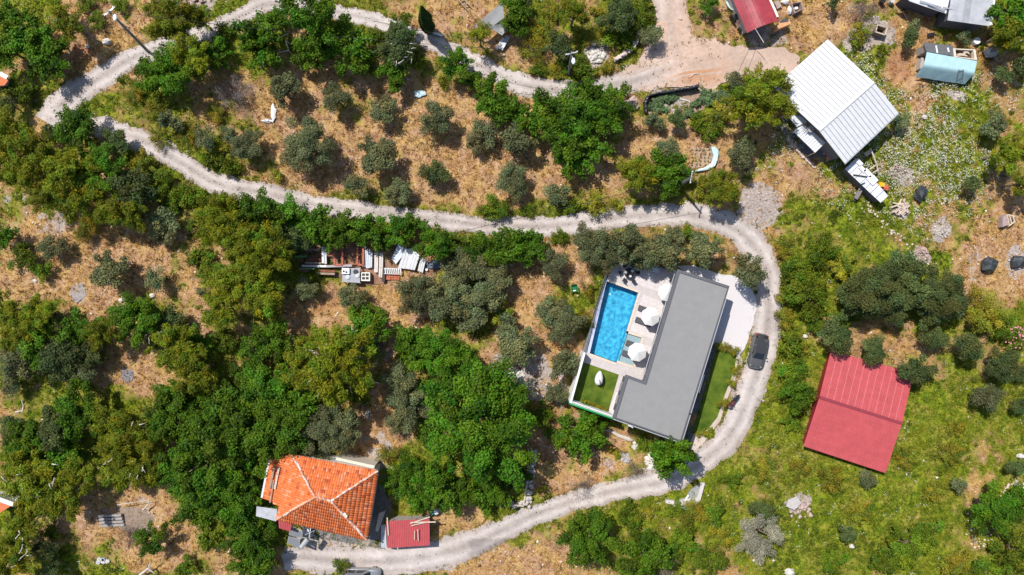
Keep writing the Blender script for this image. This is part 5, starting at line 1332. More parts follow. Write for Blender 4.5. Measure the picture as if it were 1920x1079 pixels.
    t = thing('brick_pile', 'heap of orange bricks by the barn lean-to', 'bricks', G(1552, 296)); gg = random.Random(2)
    for k in range(12):
        p = P(1545 + gg.uniform(0, 16), 287 + gg.uniform(0, 12), z + .3); MB().box((p.x, p.y, z + .1 + gg.uniform(0, .4)), (.35, .2, .15), gg.uniform(0, 3)).build('brick', mat('brick', (.55, .28, .19), .9, .2, 5), t)
    one('concrete_slab', 'dark concrete slab leaning below the long shed', 'slab', MB().beam(P(1604, 373, z + .4), P(1616, 352, z + .5), .5, .12), mat('dark_concrete', (.2, .18, .17), .9, .2, 4), P(1610, 362, z))
    # low stone edging along the yard
    t = thing('stone_edging', 'low line of pinkish stones left of the white barn yard', 'wall', G(1505, 290)); b = MB(); gg = random.Random(12)
    for k in range(40):
        u_ = k / 39; p = G(1478 + u_ * 48 + gg.uniform(-2, 2), 262 + u_ * 52 + gg.uniform(-2, 2)); b.blob((p.x, p.y, p.z + .1), (gg.uniform(.15, .3), gg.uniform(.12, .25), .2), k, 1, .3)
    x = b.build('stones', mat('pink_stone', (.58, .44, .38), .9, .2, 3), t); x['kind'] = 'stuff'
    paved('barn_yard', [(1470,215),(1500,235),(1548,280),(1585,320),(1560,330),(1530,308),(1480,262),(1462,240)], .03, mat('dark_paving', (.17, .17, .175), .9, .2, 2.5, bump=.3), 'dark paved yard left of the white barn')
barn_bits()
ridge_barn('red_barn', 'red metal roofed barn standing in the weeds at right', [(1558,657.5),(1713,700),(1536.5,745),(1691,794),(1506.5,837),(1660,887.5)], (1.55, 2.15, 1.25), 12, REDMETAL, REDDARK, 2.4, .045, inset=.4, joint=(mat('pink_seam', (.60, .21, .23), .5, .15, 3), .05))

# ------------------------------------------------------------------ curved red shed at top
def curved_shed():
    g = G(1420, 30); z = g.z; t = thing('curved_shed', 'shed with curved red ribbed roof at the top edge', 'shed', g)
    N = 12; pts = []
    L0, L1 = P(1362, -30, z + 2.3), P(1401, 62, z + 2.3); R0, R1 = P(1428, -30, z + 2.5), P(1459.5, 41, z + 2.5)
    def arch(u, e): # u across, e along
        p = L0.lerp(L1, e).lerp(R0.lerp(R1, e), u); p.z += .75 * math.sin(math.pi * u); return p
    for k in range(N): MB().ribbed(arch(k / N, 0), arch((k + 1) / N, 0), arch((k + 1) / N, 1), arch(k / N, 1), 2, .06).build('roof_sheet', mat('faded_maroon_sheet', (.36, .055, .07), .38, .22, 1.1, spec=.6), t)
    q = [P(1364, -25, z + 2.3), P(1402, 58, z + 2.3), P(1456, 38, z + 2.3), P(1428, -28, z + 2.3)]
    cc = sum((Vector(p) for p in q), Vector()) / 4; q = [p.lerp(cc, .13) for p in q]
    MB().prism([(p.x, p.y) for p in q], z - .3, z + 2.25).build('wall', mat('pinkish_render', (.45, .38, .38), .9, .12, 2), t)
    b = MB(); e0 = q[1]; e1 = q[2]
    b.prism([(e0.x, e0.y), (e1.x, e1.y), (e1.x + .05, e1.y - .06 + .12), (e0.x + .05, e0.y + .1)], z + 2.26, z + 2.6); b.build('gable', BLOCK, t)
    dpos = e0.lerp(e1, .55); dv = (e1 - e0).normalized(); nn = Vector((dv.y, -dv.x, 0))
    dr = MB().prism([dpos + nn * .004, dpos + dv * .9 + nn * .004, dpos + dv * .9 + nn * .05, dpos + nn * .05], z, z + 2.0).build('door', mat('grey_door', (.22, .27, .32), .6, .1, 3), t)
    MB().box((dpos + dv * .1 + nn * .07 + Vector((0, 0, 1.0 + z - dpos.z))), (.08, .05, .12)).build('handle', BLACK, dr)
    MB().beam(R0 + Vector((.15, 0, -.08)), R0.lerp(R1, .87) + Vector((.18, 0, -.08)), .3, .08).build('fascia', WHITEP, t)
    # overhead service wire
    one('power_cable', 'pale cable hanging from the curved red shed gable', 'cable', MB().tube([P(1416, 54, z + 3.1), P(1424, 67, z + 2.6), P(1432, 80, z + 2.4)], .035, 5), WHITEPL, P(1424, 67, z))
    # red tractor trailer and pale boat-like tub left of the shed
    p = G(1386, 45); t = thing('tractor', 'small pink-red tractor bonnet poking out left of the curved shed', 'tractor', p, rz=math.radians(-58))
    MB().prism([(-.1, -.32), (1.05, -.26), (1.15, 0), (1.05, .26), (-.1, .32)], .55, 1.15).build('bonnet', mat('pink_red_paint', (.62, .10, .14), .35, .06, 2, coat=.4), t, local=True)
    MB().box((-.6, 0, .8), (1.0, .5, .3)).build('chassis', BLACK, t, local=True)
    for x, y, r in ((.7, .5, .32), (.7, -.5, .32), (-.8, .6, .55), (-.8, -.6, .55)):
        b = MB(); b.tube([(x, y - .12, r), (x, y + .12, r)], r, 14); b.build('wheel', BLACK, t, local=True)
    MB().box((-.8, 0, 1.05), (.45, .45, .12)).build('seat', BLACK, t, local=True)
    MB().tube([(-.35, 0, 1.0), (-.45, 0, 1.35)], .03).build('steering_column', BLACK, t, local=True)
    p = P(1371, 6, z + .7); t = thing('bath_tub', 'pale oval tub in the shade left of the curved shed', 'tub', (p.x, p.y, z))
    b = MB(); n = 16
    ring = lambda a, b_, h: [(p.x + a * math.cos(2 * math.pi * k / n + 1.1) * math.cos(-1.0) - b_ * math.sin(2 * math.pi * k / n + 1.1) * math.sin(-1.0), p.y + a * math.cos(2 * math.pi * k / n + 1.1) * math.sin(-1.0) + b_ * math.sin(2 * math.pi * k / n + 1.1) * math.cos(-1.0), z + h) for k in range(n)]
    V = ring(.75, .35, .1) + ring(.95, .5, .65) + ring(.85, .42, .65) + ring(.65, .3, .2)
    F = [(i + j * n, (i + 1) % n + j * n, (i + 1) % n + (j + 1) * n, i + (j + 1) * n) for j in range(3) for i in range(n)] + [tuple(range(n - 1, -1, -1)), tuple(range(3 * n, 4 * n))]
    b.add(V, F); b.build('tub', mat('aqua_enamel', (.52, .64, .64), .4, .08, 3), t)
    # crates right of the shed
    def crate(name, lab, q, h, m, zz, fill=None, rim=.12):
        pts = [P(*c, zz + h) for c in q]; c0 = sum((Vector(p) for p in pts), Vector()) / 4
        t = thing(name, lab, 'crate', (c0.x, c0.y, zz)); inn = [p.lerp(c0, rim) for p in pts]
        for i in range(4):
            a, b, c, e = pts[i], pts[(i + 1) % 4], inn[(i + 1) % 4], inn[i]
            MB().prism([(a.x, a.y), (b.x, b.y), (c.x, c.y), (e.x, e.y)], zz - .1, zz + h).build('side_board', m, t)
        MB().prism([(p.x, p.y) for p in inn], zz - .1, zz + .08).build('bottom_board', fill or WOOD, t)
        return t
    z2 = G(1490, 20).z
    pk = mat('pinkish_board', (.36, .27, .25), .9, .2, 4)
    crate('wooden_crate', 'open brown crate with white sacks near the curved shed', ((1484,6),(1502,3),(1506,17),(1490,25)), .9, pk, z2)
    p = P(1493, 16, z2 + .3); one('white_sack', 'white sack lying in the open brown crate', 'sack', MB().blob((p.x, p.y, z2 + .25), (.3, .22, .18), 5, 2, .2), WHITEPL, p)
    p = P(1481, 19, z2 + .5); one('white_sack', 'white sack leaning left of the open brown crate', 'sack', MB().blob((p.x, p.y, z2 + .35), (.25, .5, .35), 6, 2, .2), WHITEPL, p)
    p = P(1473, 3, z2 + .4); one('white_sack', 'white sack lying at the top edge right of the shed', 'sack', MB().blob((p.x, p.y, z2 + .25), (.5, .3, .25), 7, 2, .25), WHITEPL, p)
    a = [P(*c, z2 + .3) for c in ((1452,4),(1460,1),(1466,12),(1458,17))]; one('flat_board', 'pinkish square board lying right of the curved shed', 'board', MB().prism([(p.x, p.y) for p in a], z2 + .1, z2 + .3), pk, a[0])
    a = [P(*c, z2 + 1.2) for c in ((1454,57),(1460,42),(1480,36),(1483,45))]
    t = thing('hutch', 'orange wooden hutch with dark opening at corner of curved shed', 'hutch', (a[0].x, a[0].y, z2))
    MB().prism([(p.x, p.y) for p in a], z2 - .2, z2 + 1.2).build('body', mat('orange_board', (.58, .31, .15), .85, .15, 4), t)
    a = [P(*c, z2 + 1.25) for c in ((1462,43),(1464,39),(1477,33.5),(1479,40))]; MB().prism([(p.x, p.y) for p in a], z2 + 1.203, z2 + 1.26).build('hatch', mat('dark_hatch', (.06, .06, .07), .6, .2, 4), t)
    z3 = G(1651, 62).z
    t = crate('slatted_crate', 'charred square crate standing right of the barn ridge', ((1645,47),(1663,53),(1659,66),(1641,60)), .9, WOOD, z3, mat('charcoal_bed', (.05, .04, .035), .95, .4, 6, bump=.6))
    for a, b in (((1645,47),(1642,60)),((1663,53),(1659,66)),((1641,60),(1659,66))): MB().beam(P(*a, z3 + .95), P(*b, z3 + .95), .12, .08).build('rail', PALEWOOD, t)
    # tipped crate and black heaps at right
    z4 = G(1890, 415).z
    t = thing('tipped_crate', 'tipped pinkish crate with pale slats at right edge', 'crate', G(1888, 416))
    a = [P(*c, z4 + .8) for c in ((1880,407),(1888,402),(1892,421),(1880,426))]; MB().prism([(p.x, p.y) for p in a], z4 - .2, z4 + .8).build('side_board', pk, t)
    for c, e in (((1888,403),(1892,423)),((1893,406),(1897,420)),((1899,405),(1902,416)),((1889,403),(1902,406)),((1892,424),(1903,415))): MB().beam(P(*c, z4 + .7), P(*e, z4 + .6), .13, .1).build('slat', PALEWOOD, t)
    for k, (c, rr, lab) in enumerate((((1848,497),(1.0,.9,.75),'black plastic covered heap, left of two at right edge'),((1905,491),(.9,.85,.7),'bluish black covered heap, right of two at right edge'),((1722,365),(.75,.85,.75),'black covered heap beside the wood pile'))):
        p = G(*c); t = thing('covered_heap', lab, 'covered heap', p, 'black covered heaps'); MB().blob((0, 0, rr[2] * .5), rr, 30 + k, 2, .28).build('plastic_cover', mat('black_plastic', (.035, .043, .05), .45, .3, 5, bump=.8), t, local=True)
        b = MB(); gg = random.Random(k)
        for i in range(5): a_ = gg.uniform(0, 6); b.blob((rr[0] * math.cos(a_), rr[1] * math.sin(a_), .08), (.16, .13, .12), i, 1)
        b.build('weight_stones', STONE, t, local=True)
curved_shed()

# ------------------------------------------------------------------ top right sheds
def top_right():
    g = G(1775, 15); z = g.z
    t = thing('iron_shed', 'long shed of white and grey iron sheets at top right', 'shed', g)
    q = [P(1684, -16, z + 2.7), P(1784, -16, z + 2.9), P(1774, 26, z + 2.6), P(1706, 3, z + 2.6)]
    for k in range(5): MB().ribbed(q[3].lerp(q[2], k / 5), q[3].lerp(q[2], (k + 1) / 5), q[0].lerp(q[1], (k + 1) / 5), q[0].lerp(q[1], k / 5), 4, .04).build('roof_sheet', WHITEMETAL, t)
    q2 = [P(1786, -20, z + 3.1), P(1866, -20, z + 3.1), P(1855.5, 49.5, z + 2.7), P(1776.5, 38.5, z + 2.7)]
    for k in range(6): MB().ribbed(q2[3].lerp(q2[2], k / 6), q2[3].lerp(q2[2], (k + 1) / 6), q2[0].lerp(q2[1], (k + 1) / 6), q2[0].lerp(q2[1], k / 6), 5, .035).build('roof_sheet', GREYMETAL if k != 2 else mat('dark_zinc_sheet', (.33, .34, .36), .5, .12, 1.2), t)
    for a, b in (((1725,2),(1765,14)),((1740,8),(1772,20)),((1768,14),(1786,18))): MB().beam(P(*a, z + 2.9), P(*b, z + 2.85), .12, .08).build('batten', LGREY, t)
    MB().prism([(p.x, p.y) for p in offset_poly(q2, [.3] * 4)], z - .3, z + 2.55).build('wall', mat('dark_boards', (.10, .10, .11), .9, .2, 3), t)
    MB().prism([(p.x, p.y) for p in offset_poly(q, [.3, .3, .5, .5])], z - .3, z + 2.4).build('wall', mat('dark_boards'), t) if False else MB().prism([(p.x, p.y) for p in offset_poly(q, [.3, .3, .5, .5])], z - .3, z + 2.4).build('wall', MATS['dark_boards'], t)
    a, b = P(1862, -5, z + 2.9), P(1856, 48, z + 2.8); MB().beam(a + Vector((.1, 0, 0)), b + Vector((.1, 0, 0)), .3, .12).build('verge_board', WHITEP, t)
    # blue tarpaulin shed
    g = G(1775, 120); z = g.z; t = thing('tarpaulin_shed', 'low shed covered by a pale blue tarpaulin', 'shed', g)
    A, B, C_, D_ = P(1738, 98, z + 2.2), P(1832, 115, z + 2.2), P(1814, 156, z + 1.0), P(1720, 142, z + 1.0)
    import bmesh
    nx, ny = 24, 14; V = []; gg = random.Random(1)
    for j in range(ny + 1):
        for i in range(nx + 1):
            p = A.lerp(B, i / nx).lerp(D_.lerp(C_, i / nx), j / ny)
            v = j / ny; p.z = z + 2.2 - .25 * v - (1.6 * max(0, v - .62) / .38 * .9 if v > .62 else 0)
            p.z += (float(vnoise(i * .8, j * .35, 3)) - .5) * (.05 + .28 * max(0, v - .55)) + .06 * math.sin(i * 1.3) * max(0, v - .6)
            V.append((p.x, p.y, p.z))
    n_ = len(V); V += [(x, y, zz - .03) for x, y, zz in V]; W1 = nx + 1
    F = []
    for j in range(ny):
        for i in range(nx): a = j * W1 + i; F.append((a, a + W1, a + W1 + 1, a + 1)); F.append((n_ + a, n_ + a + 1, n_ + a + W1 + 1, n_ + a + W1))
    MB().add(V, F).build('tarpaulin', mat('blue_tarpaulin', (.40, .60, .64), .5, .06, 2), t, smooth=True)
    ip = offset_poly([A, B, P(1815, 148, z + 1), P(1722, 135, z + 1)], [.1, .25, .5, .25]); MB().prism([(p.x, p.y) for p in ip], z - .3, z + .75).build('wall', BLOCK, t)
    q = [P(1732, 80, z + 2.0), P(1787, 86, z + 2.0), P(1787, 105.5, z + 2.1), P(1737, 97, z + 2.1)]
    MB().slab(q, .08).build('dark_roof_sheet', mat('dark_felt', (.12, .12, .13), .85, .15, 3, bump=.2), t)
    for a, b in (((1755,86),(1757.5,100)),((1777,90),(1779,98))): MB().beam(P(*a, z + 2.06), P(*b, z + 2.13), .16, .05).build('batten', WHITEPL, t)
    MB().prism([(p.x, p.y) for p in offset_poly(q, [.15] * 4)], z - .3, z + 1.85).build('wall', BLOCK, t)
    q = [P(1787, 91, z + 1.6), P(1829, 93, z + 1.6), P(1832, 113, z + 1.6), P(1789, 107, z + 1.6)]
    c0 = sum((Vector(p) for p in q), Vector()) / 4; inn = [p.lerp(c0, .2) for p in q]
    bx = thing('planter_box', 'cream framed box of split logs behind the blue tarpaulin', 'box', (c0.x, c0.y, z))
    for i in range(4):
        a, b, c, e = q[i], q[(i + 1) % 4], inn[(i + 1) % 4], inn[i]; MB().prism([(a.x, a.y), (b.x, b.y), (c.x, c.y), (e.x, e.y)], z - .3, z + 1.6).build('side_board', mat('cream_board', (.66, .58, .46), .8, .1, 3), bx)
    MB().prism([(p.x, p.y) for p in inn], z, z + 1.1).build('soil_bed', mat('dark_soil', (.10, .055, .035), .95, .3, 5), bx)
    for k in range(8):
        p = P(1803 + gg.uniform(-6, 12), 101 + gg.uniform(-2.5, 4), z + 1.3); a_ = gg.uniform(-.6, .6); dx = Vector((math.cos(a_), math.sin(a_), 0)) * .3
        o = MB().tube([p - dx, p + dx], .09, 7).build('split_log', PALEWOOD, bx)
    lad = thing('ladder', 'thin dark ladder lying on the blue tarpaulin', 'ladder', P(1802, 143, z + 2))
    for s in ((1798,131,1794.5,154),(1806.5,131,1804.5,156)): MB().beam(P(s[0], s[1], z + 2.15), P(s[2], s[3], z + 1.6), .07, .07).build('rail', mat('ladder_steel', (.12, .14, .16), .6, .15, 4), lad)
    for k in range(5): u_ = (k + .3) / 5; MB().beam(P(1798 - 3.5 * u_, 131 + 23 * u_, z + 2.15 - .5 * u_), P(1806.5 - 2 * u_, 131 + 25 * u_, z + 2.15 - .5 * u_), .05, .05).build('rung', MATS['ladder_steel'], lad)
    p = G(1853, 101); t = thing('covered_barrow', 'grey sheeted mound with metal frame under the pine at right', 'covered mound', p)
    MB().blob((0, 0, .5), (.85, .6, .65), 77, 2, .15).build('cover', mat('silver_sheet', (.40, .42, .44), .5, .15, 3, bump=.5), t, local=True)
    MB().tube([(.6, -.5, .1), (1.1, -1.0, .15), (1.4, -.7, .6)], .03).build('frame', GALV, t, local=True)
    for k, (c, lab) in enumerate((((1826,80),'white drum right of the grey-leaved tree at top right'),((1900,78),'white sheet bundle beneath the pine at top right'))):
        p = G(*c); one('white_drum' if k == 0 else 'white_bundle', lab, 'drum' if k == 0 else 'bundle', MB().cyl((p.x, p.y, p.z), .4, .6, 14) if k == 0 else MB().blob((p.x, p.y, p.z + .3), (.9, .4, .3), 5, 2, .3), WHITEPL, p)
    p = G(1743, 67); one('dark_board', 'small dark board on pale block near the iron shed', 'board', MB().box((p.x, p.y, p.z + .3), (.85, .4, .12), .15), BLACK, p)
    one('leaning_pole', 'dark bent pole leaning at left end of the iron shed', 'pole', MB().tube([P(1693, 22, z + .3), P(1698, 30, z + .5), P(1703, 42, z + .2)], .08, 6), WOOD, G(1698, 32))
    for k, (c, lab) in enumerate((((1651,6),'dark drum left of the iron shed'),((1668,6),'pale grey drum left of the iron shed'))):
        p = G(*c); one('drum', lab, 'drum', MB().cyl((p.x, p.y, p.z), .28, .7, 12), BLACK if k == 0 else STONE, p)
top_right()

# grey tent
def tent():
    g = G(925, 40); z = g.z; t = thing('tarpaulin_tent', 'grey tarpaulin shelter beside the upper road', 'shelter', g)
    TARP = mat('grey_tarpaulin', (.30, .30, .295), .65, .08, 2)
    def cloth(name, a, b, c, d_, sag, seed):
        nx, ny = 14, 8; V = []
        for j in range(ny + 1):
            for i in range(nx + 1):
                p = a.lerp(b, i / nx).lerp(d_.lerp(c, i / nx), j / ny); p = Vector(p); p.z -= sag * math.sin(math.pi * i / nx) * math.sin(math.pi * j / ny); p.z += (float(vnoise(i * .35, j * 1.1, seed)) - .5) * .18 * (1 if sag > .1 else .3)
                V.append(tuple(p))
        n_ = len(V); V += [(x, y, q - .02) for x, y, q in V]; W1 = nx + 1; F = []
        for j in range(ny):
            for i in range(nx): e = j * W1 + i; F.append((e, e + W1, e + W1 + 1, e + 1)); F.append((n_ + e, n_ + e + 1, n_ + e + W1 + 1, n_ + e + W1))
        MB().add(V, F).build(name, TARP, t, smooth=True)
    a, b, c, d_ = P(943, 3, z + 2.5), P(889.5, 49, z + 2.4), P(911, 59, z + 2.0), P(945, 34, z + 2.2)
    cloth('tarpaulin', a, b, c, d_, .05, 1)
    cloth('tarpaulin', P(941, 32, z + 2.25), P(918.5, 53, z + 2.05), P(941.5, 67, z + 1.7), P(956, 47, z + 1.8), .3, 2)
    for q, h in (((943,3),2.4),((890,49),2.3),((912,58),1.9),((955,47),1.7),((941,66),1.6)): p = P(*q, z + h); MB().beam((p.x, p.y, z - .4), (p.x, p.y, z + h + .02), .08, .08).build('pole', WOOD, t)
    for k, (a, b, w_, lab) in enumerate((((931,93),(944,72),.28,'left white plank on the pallet pile below the tent'),((939,93),(953,68),.5,'wide grey plank on the pile below the tent'),((942,90),(948,80),.3,'short white plank right of the pile below the tent'))):
        A = G(*a, .35 + .1 * k); B = G(*b, .35 + .1 * k); one('plank', lab, 'plank', MB().beam(A, B, w_, .1), WHITEPL if k != 1 else LGREY, A, 'planks below the tent')
    t2 = thing('bench_frame', 'dark wooden bench frame at the top edge left of the tent', 'bench', G(867, 3))
    zz = G(867, 3).z
    for a, b in (((858,-2),(875,18)),((865,-6),(882,12)),((857,2),(868,-5)),((866,10),(878,6))): MB().beam(P(*a, zz + .6), P(*b, zz + .5), .12, .1).build('rail', WOOD, t2)
    one('dark_stake', 'dark stake leaning in the dry brush left of the tent', 'stake', MB().tube([G(847, 70), G(838, 50, .9)], .06, 6), WOOD, G(847, 70))
    one('white_plank', 'white plank lying by the road under the cypress', 'plank', MB().beam(G(812, 62, .15), G(830, 67, .15), .25, .1), WHITEPL, G(820, 64))
tent()

# ------------------------------------------------------------------ poles, cypress, cables
def lamp_post(base, top, lab, arm, lamp=True, h=8.0):
    g = G(*base); t = thing('lamp_post', lab, 'lamp post', g)
    z = g.z; p = P(*top, z + h)
    MB().tube([(g.x, g.y, z - .3), (g.x * .4 + p.x * .6, g.y * .4 + p.y * .6, z + h * .6), (p.x, p.y, z + h)], [.19, .15, .11], 8).build('pole', mat('concrete_pole', (.27, .26, .25), .85, .12, 3), t)
    d_ = Vector((arm[0], arm[1], 0)).normalized()
    MB().beam(Vector((p.x, p.y, z + h - .25)) - d_ * .7, Vector((p.x, p.y, z + h - .25)) + d_ * .7, .1, .1).build('crossarm', GALV, t)
    for s in (-.6, 0, .6): q = Vector((p.x, p.y, z + h - .2)) + d_ * s; MB().cyl(q, .06, .18, 8).build('insulator', WHITEPL, t)
    if lamp:
        pr = Vector((d_.y, -d_.x, 0)); q = Vector((p.x, p.y, z + h - .5))
        MB().tube([q, q + pr * .6 + Vector((0, 0, .2))], .035).build('lamp_arm', GALV, t)
        c = q + pr * .85 + Vector((0, 0, .2)); MB().blob((c.x, c.y, c.z), (.22, .38, .12), 3, 2, .05).build('lamp_head', WHITEPL, t)
    return Vector((p.x, p.y, z + h - .1))
L1 = lamp_post((278,98), (203,20), 'leaning grey lamp post by the upper left road', (.6, .5), h=9.0)
L2 = lamp_post((1067,139), (1072,99), 'grey lamp post beside the upper road above the big leafy tree', (1, .25), h=7.4)
L3 = lamp_post((1272,350), (1297,332), 'dark utility pole among trees above the pool road', (.2, 1), lamp=False, h=7.0)
def cable(a, b, sag, lab, r=.022):
    pts = [a.lerp(b, k / 14) - Vector((0, 0, sag * 4 * (k / 14) * (1 - k / 14))) for k in range(15)]
    one('power_cable', lab, 'cable', MB().tube(pts, r, 4), mat('cable_black', (.03, .03, .03), .6, .1, 3), a)
cable(L1, P(-60, 260, 6), .6, 'thin power cable crossing the top left trees')
cable(L1, L2, 1.6, 'long power cable strung over the orchard')
cable(L2, P(700, 40, 6.5), .8, 'power cable running along the upper road')
cable(L2, L3, .6, 'power cable between lamp post and the pole above the pool')
cable(L3, P(840, 440, 6), .8, 'power cable crossing the middle road towards the scrap yard')
cable(L3, P(1420, 60, 3.2), .6, 'power cable running up to the curved red shed')
def cypress():
    g = G(805, 58); t = thing('cypress', 'slim dark green cypress beside the upper road', 'tree', g)
    h = 7.2; rg = np.random.default_rng(3); N = 9000
    v = rg.uniform(0, 1, N) ** .8; a = rg.uniform(0, 6.283, N); R_ = .95 * np.sin(np.pi * np.clip(v * .86 + .12, 0, 1)) ** .7 * (1 - .55 * v) * rg.uniform(.75, 1.08, N) * (1 + .15 * np.sin(a * 5 + v * 9))
    pos = np.stack([R_ * np.cos(a), R_ * np.sin(a), .3 + v * (h - .4)], 1)
    n = np.stack([np.cos(a), np.sin(a), np.full(N, .5)], 1) + rg.normal(size=(N, 3)) * .4; n /= np.linalg.norm(n, axis=1)[:, None]
    t_ = np.stack([np.cos(a) * .3, np.sin(a) * .3, np.ones(N)], 1); b = np.cross(n, t_); b /= np.linalg.norm(b, axis=1)[:, None]; t_ = np.cross(b, n)
    V = np.stack([pos - t_ * .14, pos + b * .05, pos + t_ * .16, pos - b * .05], 1).reshape(-1, 3)
    C = np.array((.045, .085, .018)) * rg.uniform(.6, 1.4, N)[:, None]
    link('crown', npmesh('crown', V, np.arange(4 * N).reshape(N, 4), np.repeat(C, 4, 0)), LEAF, t)
    MB().tube([(0, 0, -.3), (0, 0, h * .8)], [.14, .04], 6).build('trunk', BARK, t, local=True)
cypress()
# ================================================================== VEHICLES
def car_paint(name, col, metal=.4): return mat(name, col, .28, .04, 2, metal=metal, coat=.8, spec=.5)
def make_car(label, c, ang, z, paint, L=4.25, Wd=1.80, H=1.5, suv=False, name='parked_car'):
    t = thing(name, label, 'car', (c.x, c.y, z), rz=ang)
    GL = mat('car_glass', (.014, .017, .02), .06, .05, 2, spec=.8); TY = mat('tyre_rubber', (.02, .02, .02), .85, .1, 5); RM = mat('alloy', (.35, .35, .36), .35, .08, 3, metal=.6)
    hl = L / 2; hw = Wd / 2; belt = H * .64
    st = [(-hl, .45, .52), (-hl + .05, .68, .66), (-hl + .15, .85, .80), (-hl + .35, .95, .94), (-hl + .9, 1, 1), (0, 1, 1.0), (hl - 1.35, 1, .99), (hl - 1.1, .985, .965), (hl - .7, .985, .92), (hl - .42, .95, .87), (hl - .2, .85, .78), (hl - .06, .68, .66), (hl, .40, .50)]
    V = []; prof = [(.86, 0), (1, .22), (1.0, .55), (.97, .82), (.88, .97), (.5, 1.02), (0, 1.035)]
    prof = prof + [(-a, b) for a, b in prof[-2::-1]]
    for x, wf, hf in st:
        top = belt * hf; bot = .22
        for a, b in prof: V.append((x, a * hw * wf, bot + (top - bot) * b))
    n = len(prof); F = []
    for i in range(len(st) - 1):
        for k in range(n): F.append((i * n + k, i * n + (k + 1) % n, (i + 1) * n + (k + 1) % n, (i + 1) * n + k))
    F += [tuple(range(n - 1, -1, -1)), tuple(range((len(st) - 1) * n, len(st) * n))]
    body = MB().add(V, F).build('body', paint, t, local=True, smooth=True)
    # cabin: base corners and roof corners
    xb0, xb1 = -hl + .16, hl - 1.2; xr0, xr1 = -hl + (.35 if suv else .55), hl - 1.95
    zb, zr = belt * .985, H
    ws = [(xb0, .74 * hw), (xb0 + .3, .86 * hw), (xb1 - .35, .86 * hw), (xb1, .70 * hw)]
    wr = [(xr0, .58 * hw), (xr0 + .3, .68 * hw), (xr1 - .2, .68 * hw), (xr1, .60 * hw)]
    base = [(x, y, zb) for x, y in ws] + [(x, -y, zb) for x, y in ws[::-1]]
    roof = [(x, y, zr - .04 * (i in (0, 3))) for i, (x, y) in enumerate(wr)] + [(x, -y, zr - .04 * (i in (0, 3))) for i, (x, y) in list(enumerate(wr))[::-1]]
    k = 8
    MB().add(base + roof, [(i, (i + 1) % k, k + (i + 1) % k, k + i) for i in range(k)] + [tuple(range(k, 2 * k))]).build('pillars', paint, t, local=True)
    MB().add([(x * .995, y * 1.01, z_ + .012) for x, y, z_ in roof] + [(0, 0, zr + .055), ], [(i, (i + 1) % k, 8) for i in range(k)]).build('roof', paint if suv else mat('black_gloss_roof', (.045, .046, .048), .25, .05, 2, coat=.6), t, local=True, smooth=True)
    def pane(name, a, b, c_, d_, sh=.10, out=.014):
        a, b, c_, d_ = [Vector(q) for q in (a, b, c_, d_)]; ce = (a + b + c_ + d_) / 4; nn = (b - a).cross(d_ - a).normalized()
        if nn.dot(ce - Vector((ce.x * .5, 0, zb * .5))) < 0: nn = -nn
        q = [p.lerp(ce, sh) + nn * out for p in (a, b, c_, d_)]; r = [p - nn * .02 for p in q]
        MB().add(q + r, [(0, 1, 2, 3), (7, 6, 5, 4)] + [(i, 4 + i, 4 + (i + 1) % 4, (i + 1) % 4) for i in range(4)]).build(name, GL, t, local=True)
    pane('windscreen', base[3], base[4], roof[4], roof[3], .07); pane('rear_window', base[0], base[7], roof[7], roof[0], .10)
    for s in (0, 1):
        B = base[:4] if s == 0 else base[:3:-1]; R = roof[:4] if s == 0 else roof[:3:-1]
        m1 = Vector(B[1]).lerp(Vector(B[2]), .48); m2 = Vector(R[1]).lerp(Vector(R[2]), .48)
        pane('side_window', B[1], m1, m2, R[1]); pane('side_window', m1, B[2], R[2], m2); pane('quarter_window', B[0], B[1], R[1], R[0], .16)
        y = (hw + .10) * (1 if s == 0 else -1)
        MB().blob((xb1 - .28, y, belt + .02), (.09, .14, .08), 3, 2, .05).build('mirror', paint, t, local=True)
        MB().blob((hl - .36, .66 * hw * (1 if s == 0 else -1), belt * .80), (.17, .12, .07), 2, 2, .04).build('headlight', mat('lamp_lens', (.25, .26, .27), .12, .05, 3, spec=.8), t, local=True)
        MB().blob((-hl + .24, .74 * hw * (1 if s == 0 else -1), belt * .90), (.13, .12, .12), 2, 2, .04).build('tail_light', mat('red_lens', (.5, .015, .02), .15, .05, 3, spec=.7), t, local=True)
        for x in (-hl + .82, hl - .85):
            yy = (hw - .13) * (1 if s == 0 else -1)
            w_ = MB().tube([(x, yy - .11, .32), (x, yy + .11, .32)], .32, 16).build('wheel', TY, t, local=True)
            o_ = .115 * (1 if s == 0 else -1); MB().tube([(x, yy + o_ - .01, .32), (x, yy + o_ + .01, .32)], .2, 12).build('rim', RM, w_, local=True)
    MB().tube([(hl - .08, -.5 * hw, .42), (hl - .01, 0, .42), (hl - .08, .5 * hw, .42)], .05, 6).build('grille', BLACK, t, local=True)
    MB().box((hl - .1, 0, belt * .80), (.07, .07, .012)).build('badge', LGREY, t, local=True)
    if suv:
        for s in (-1, 1): MB().tube([(xr0 + .1, s * .60 * hw, zr + .07), (xr1 - .1, s * .60 * hw, zr + .07)], .03, 6).build('roof_rail', BLACK, t, local=True)
    else: MB().tube([(xr0 + .25, 0, zr + .04), (xr0 + .05, 0, zr + .2)], .012, 5).build('aerial', BLACK, t, local=True)
    return t
g = G(1422, 658.5, .7); a_ = math.atan2(-(691 - 627), 1415.5 - 1429)
make_car('dark grey hatchback parked on the road right of the villa', g, a_, float(T(g.x, g.y)) + .05, car_paint('dark_grey_paint', (.095, .096, .095), .1), 4.3, 1.9, 1.5)
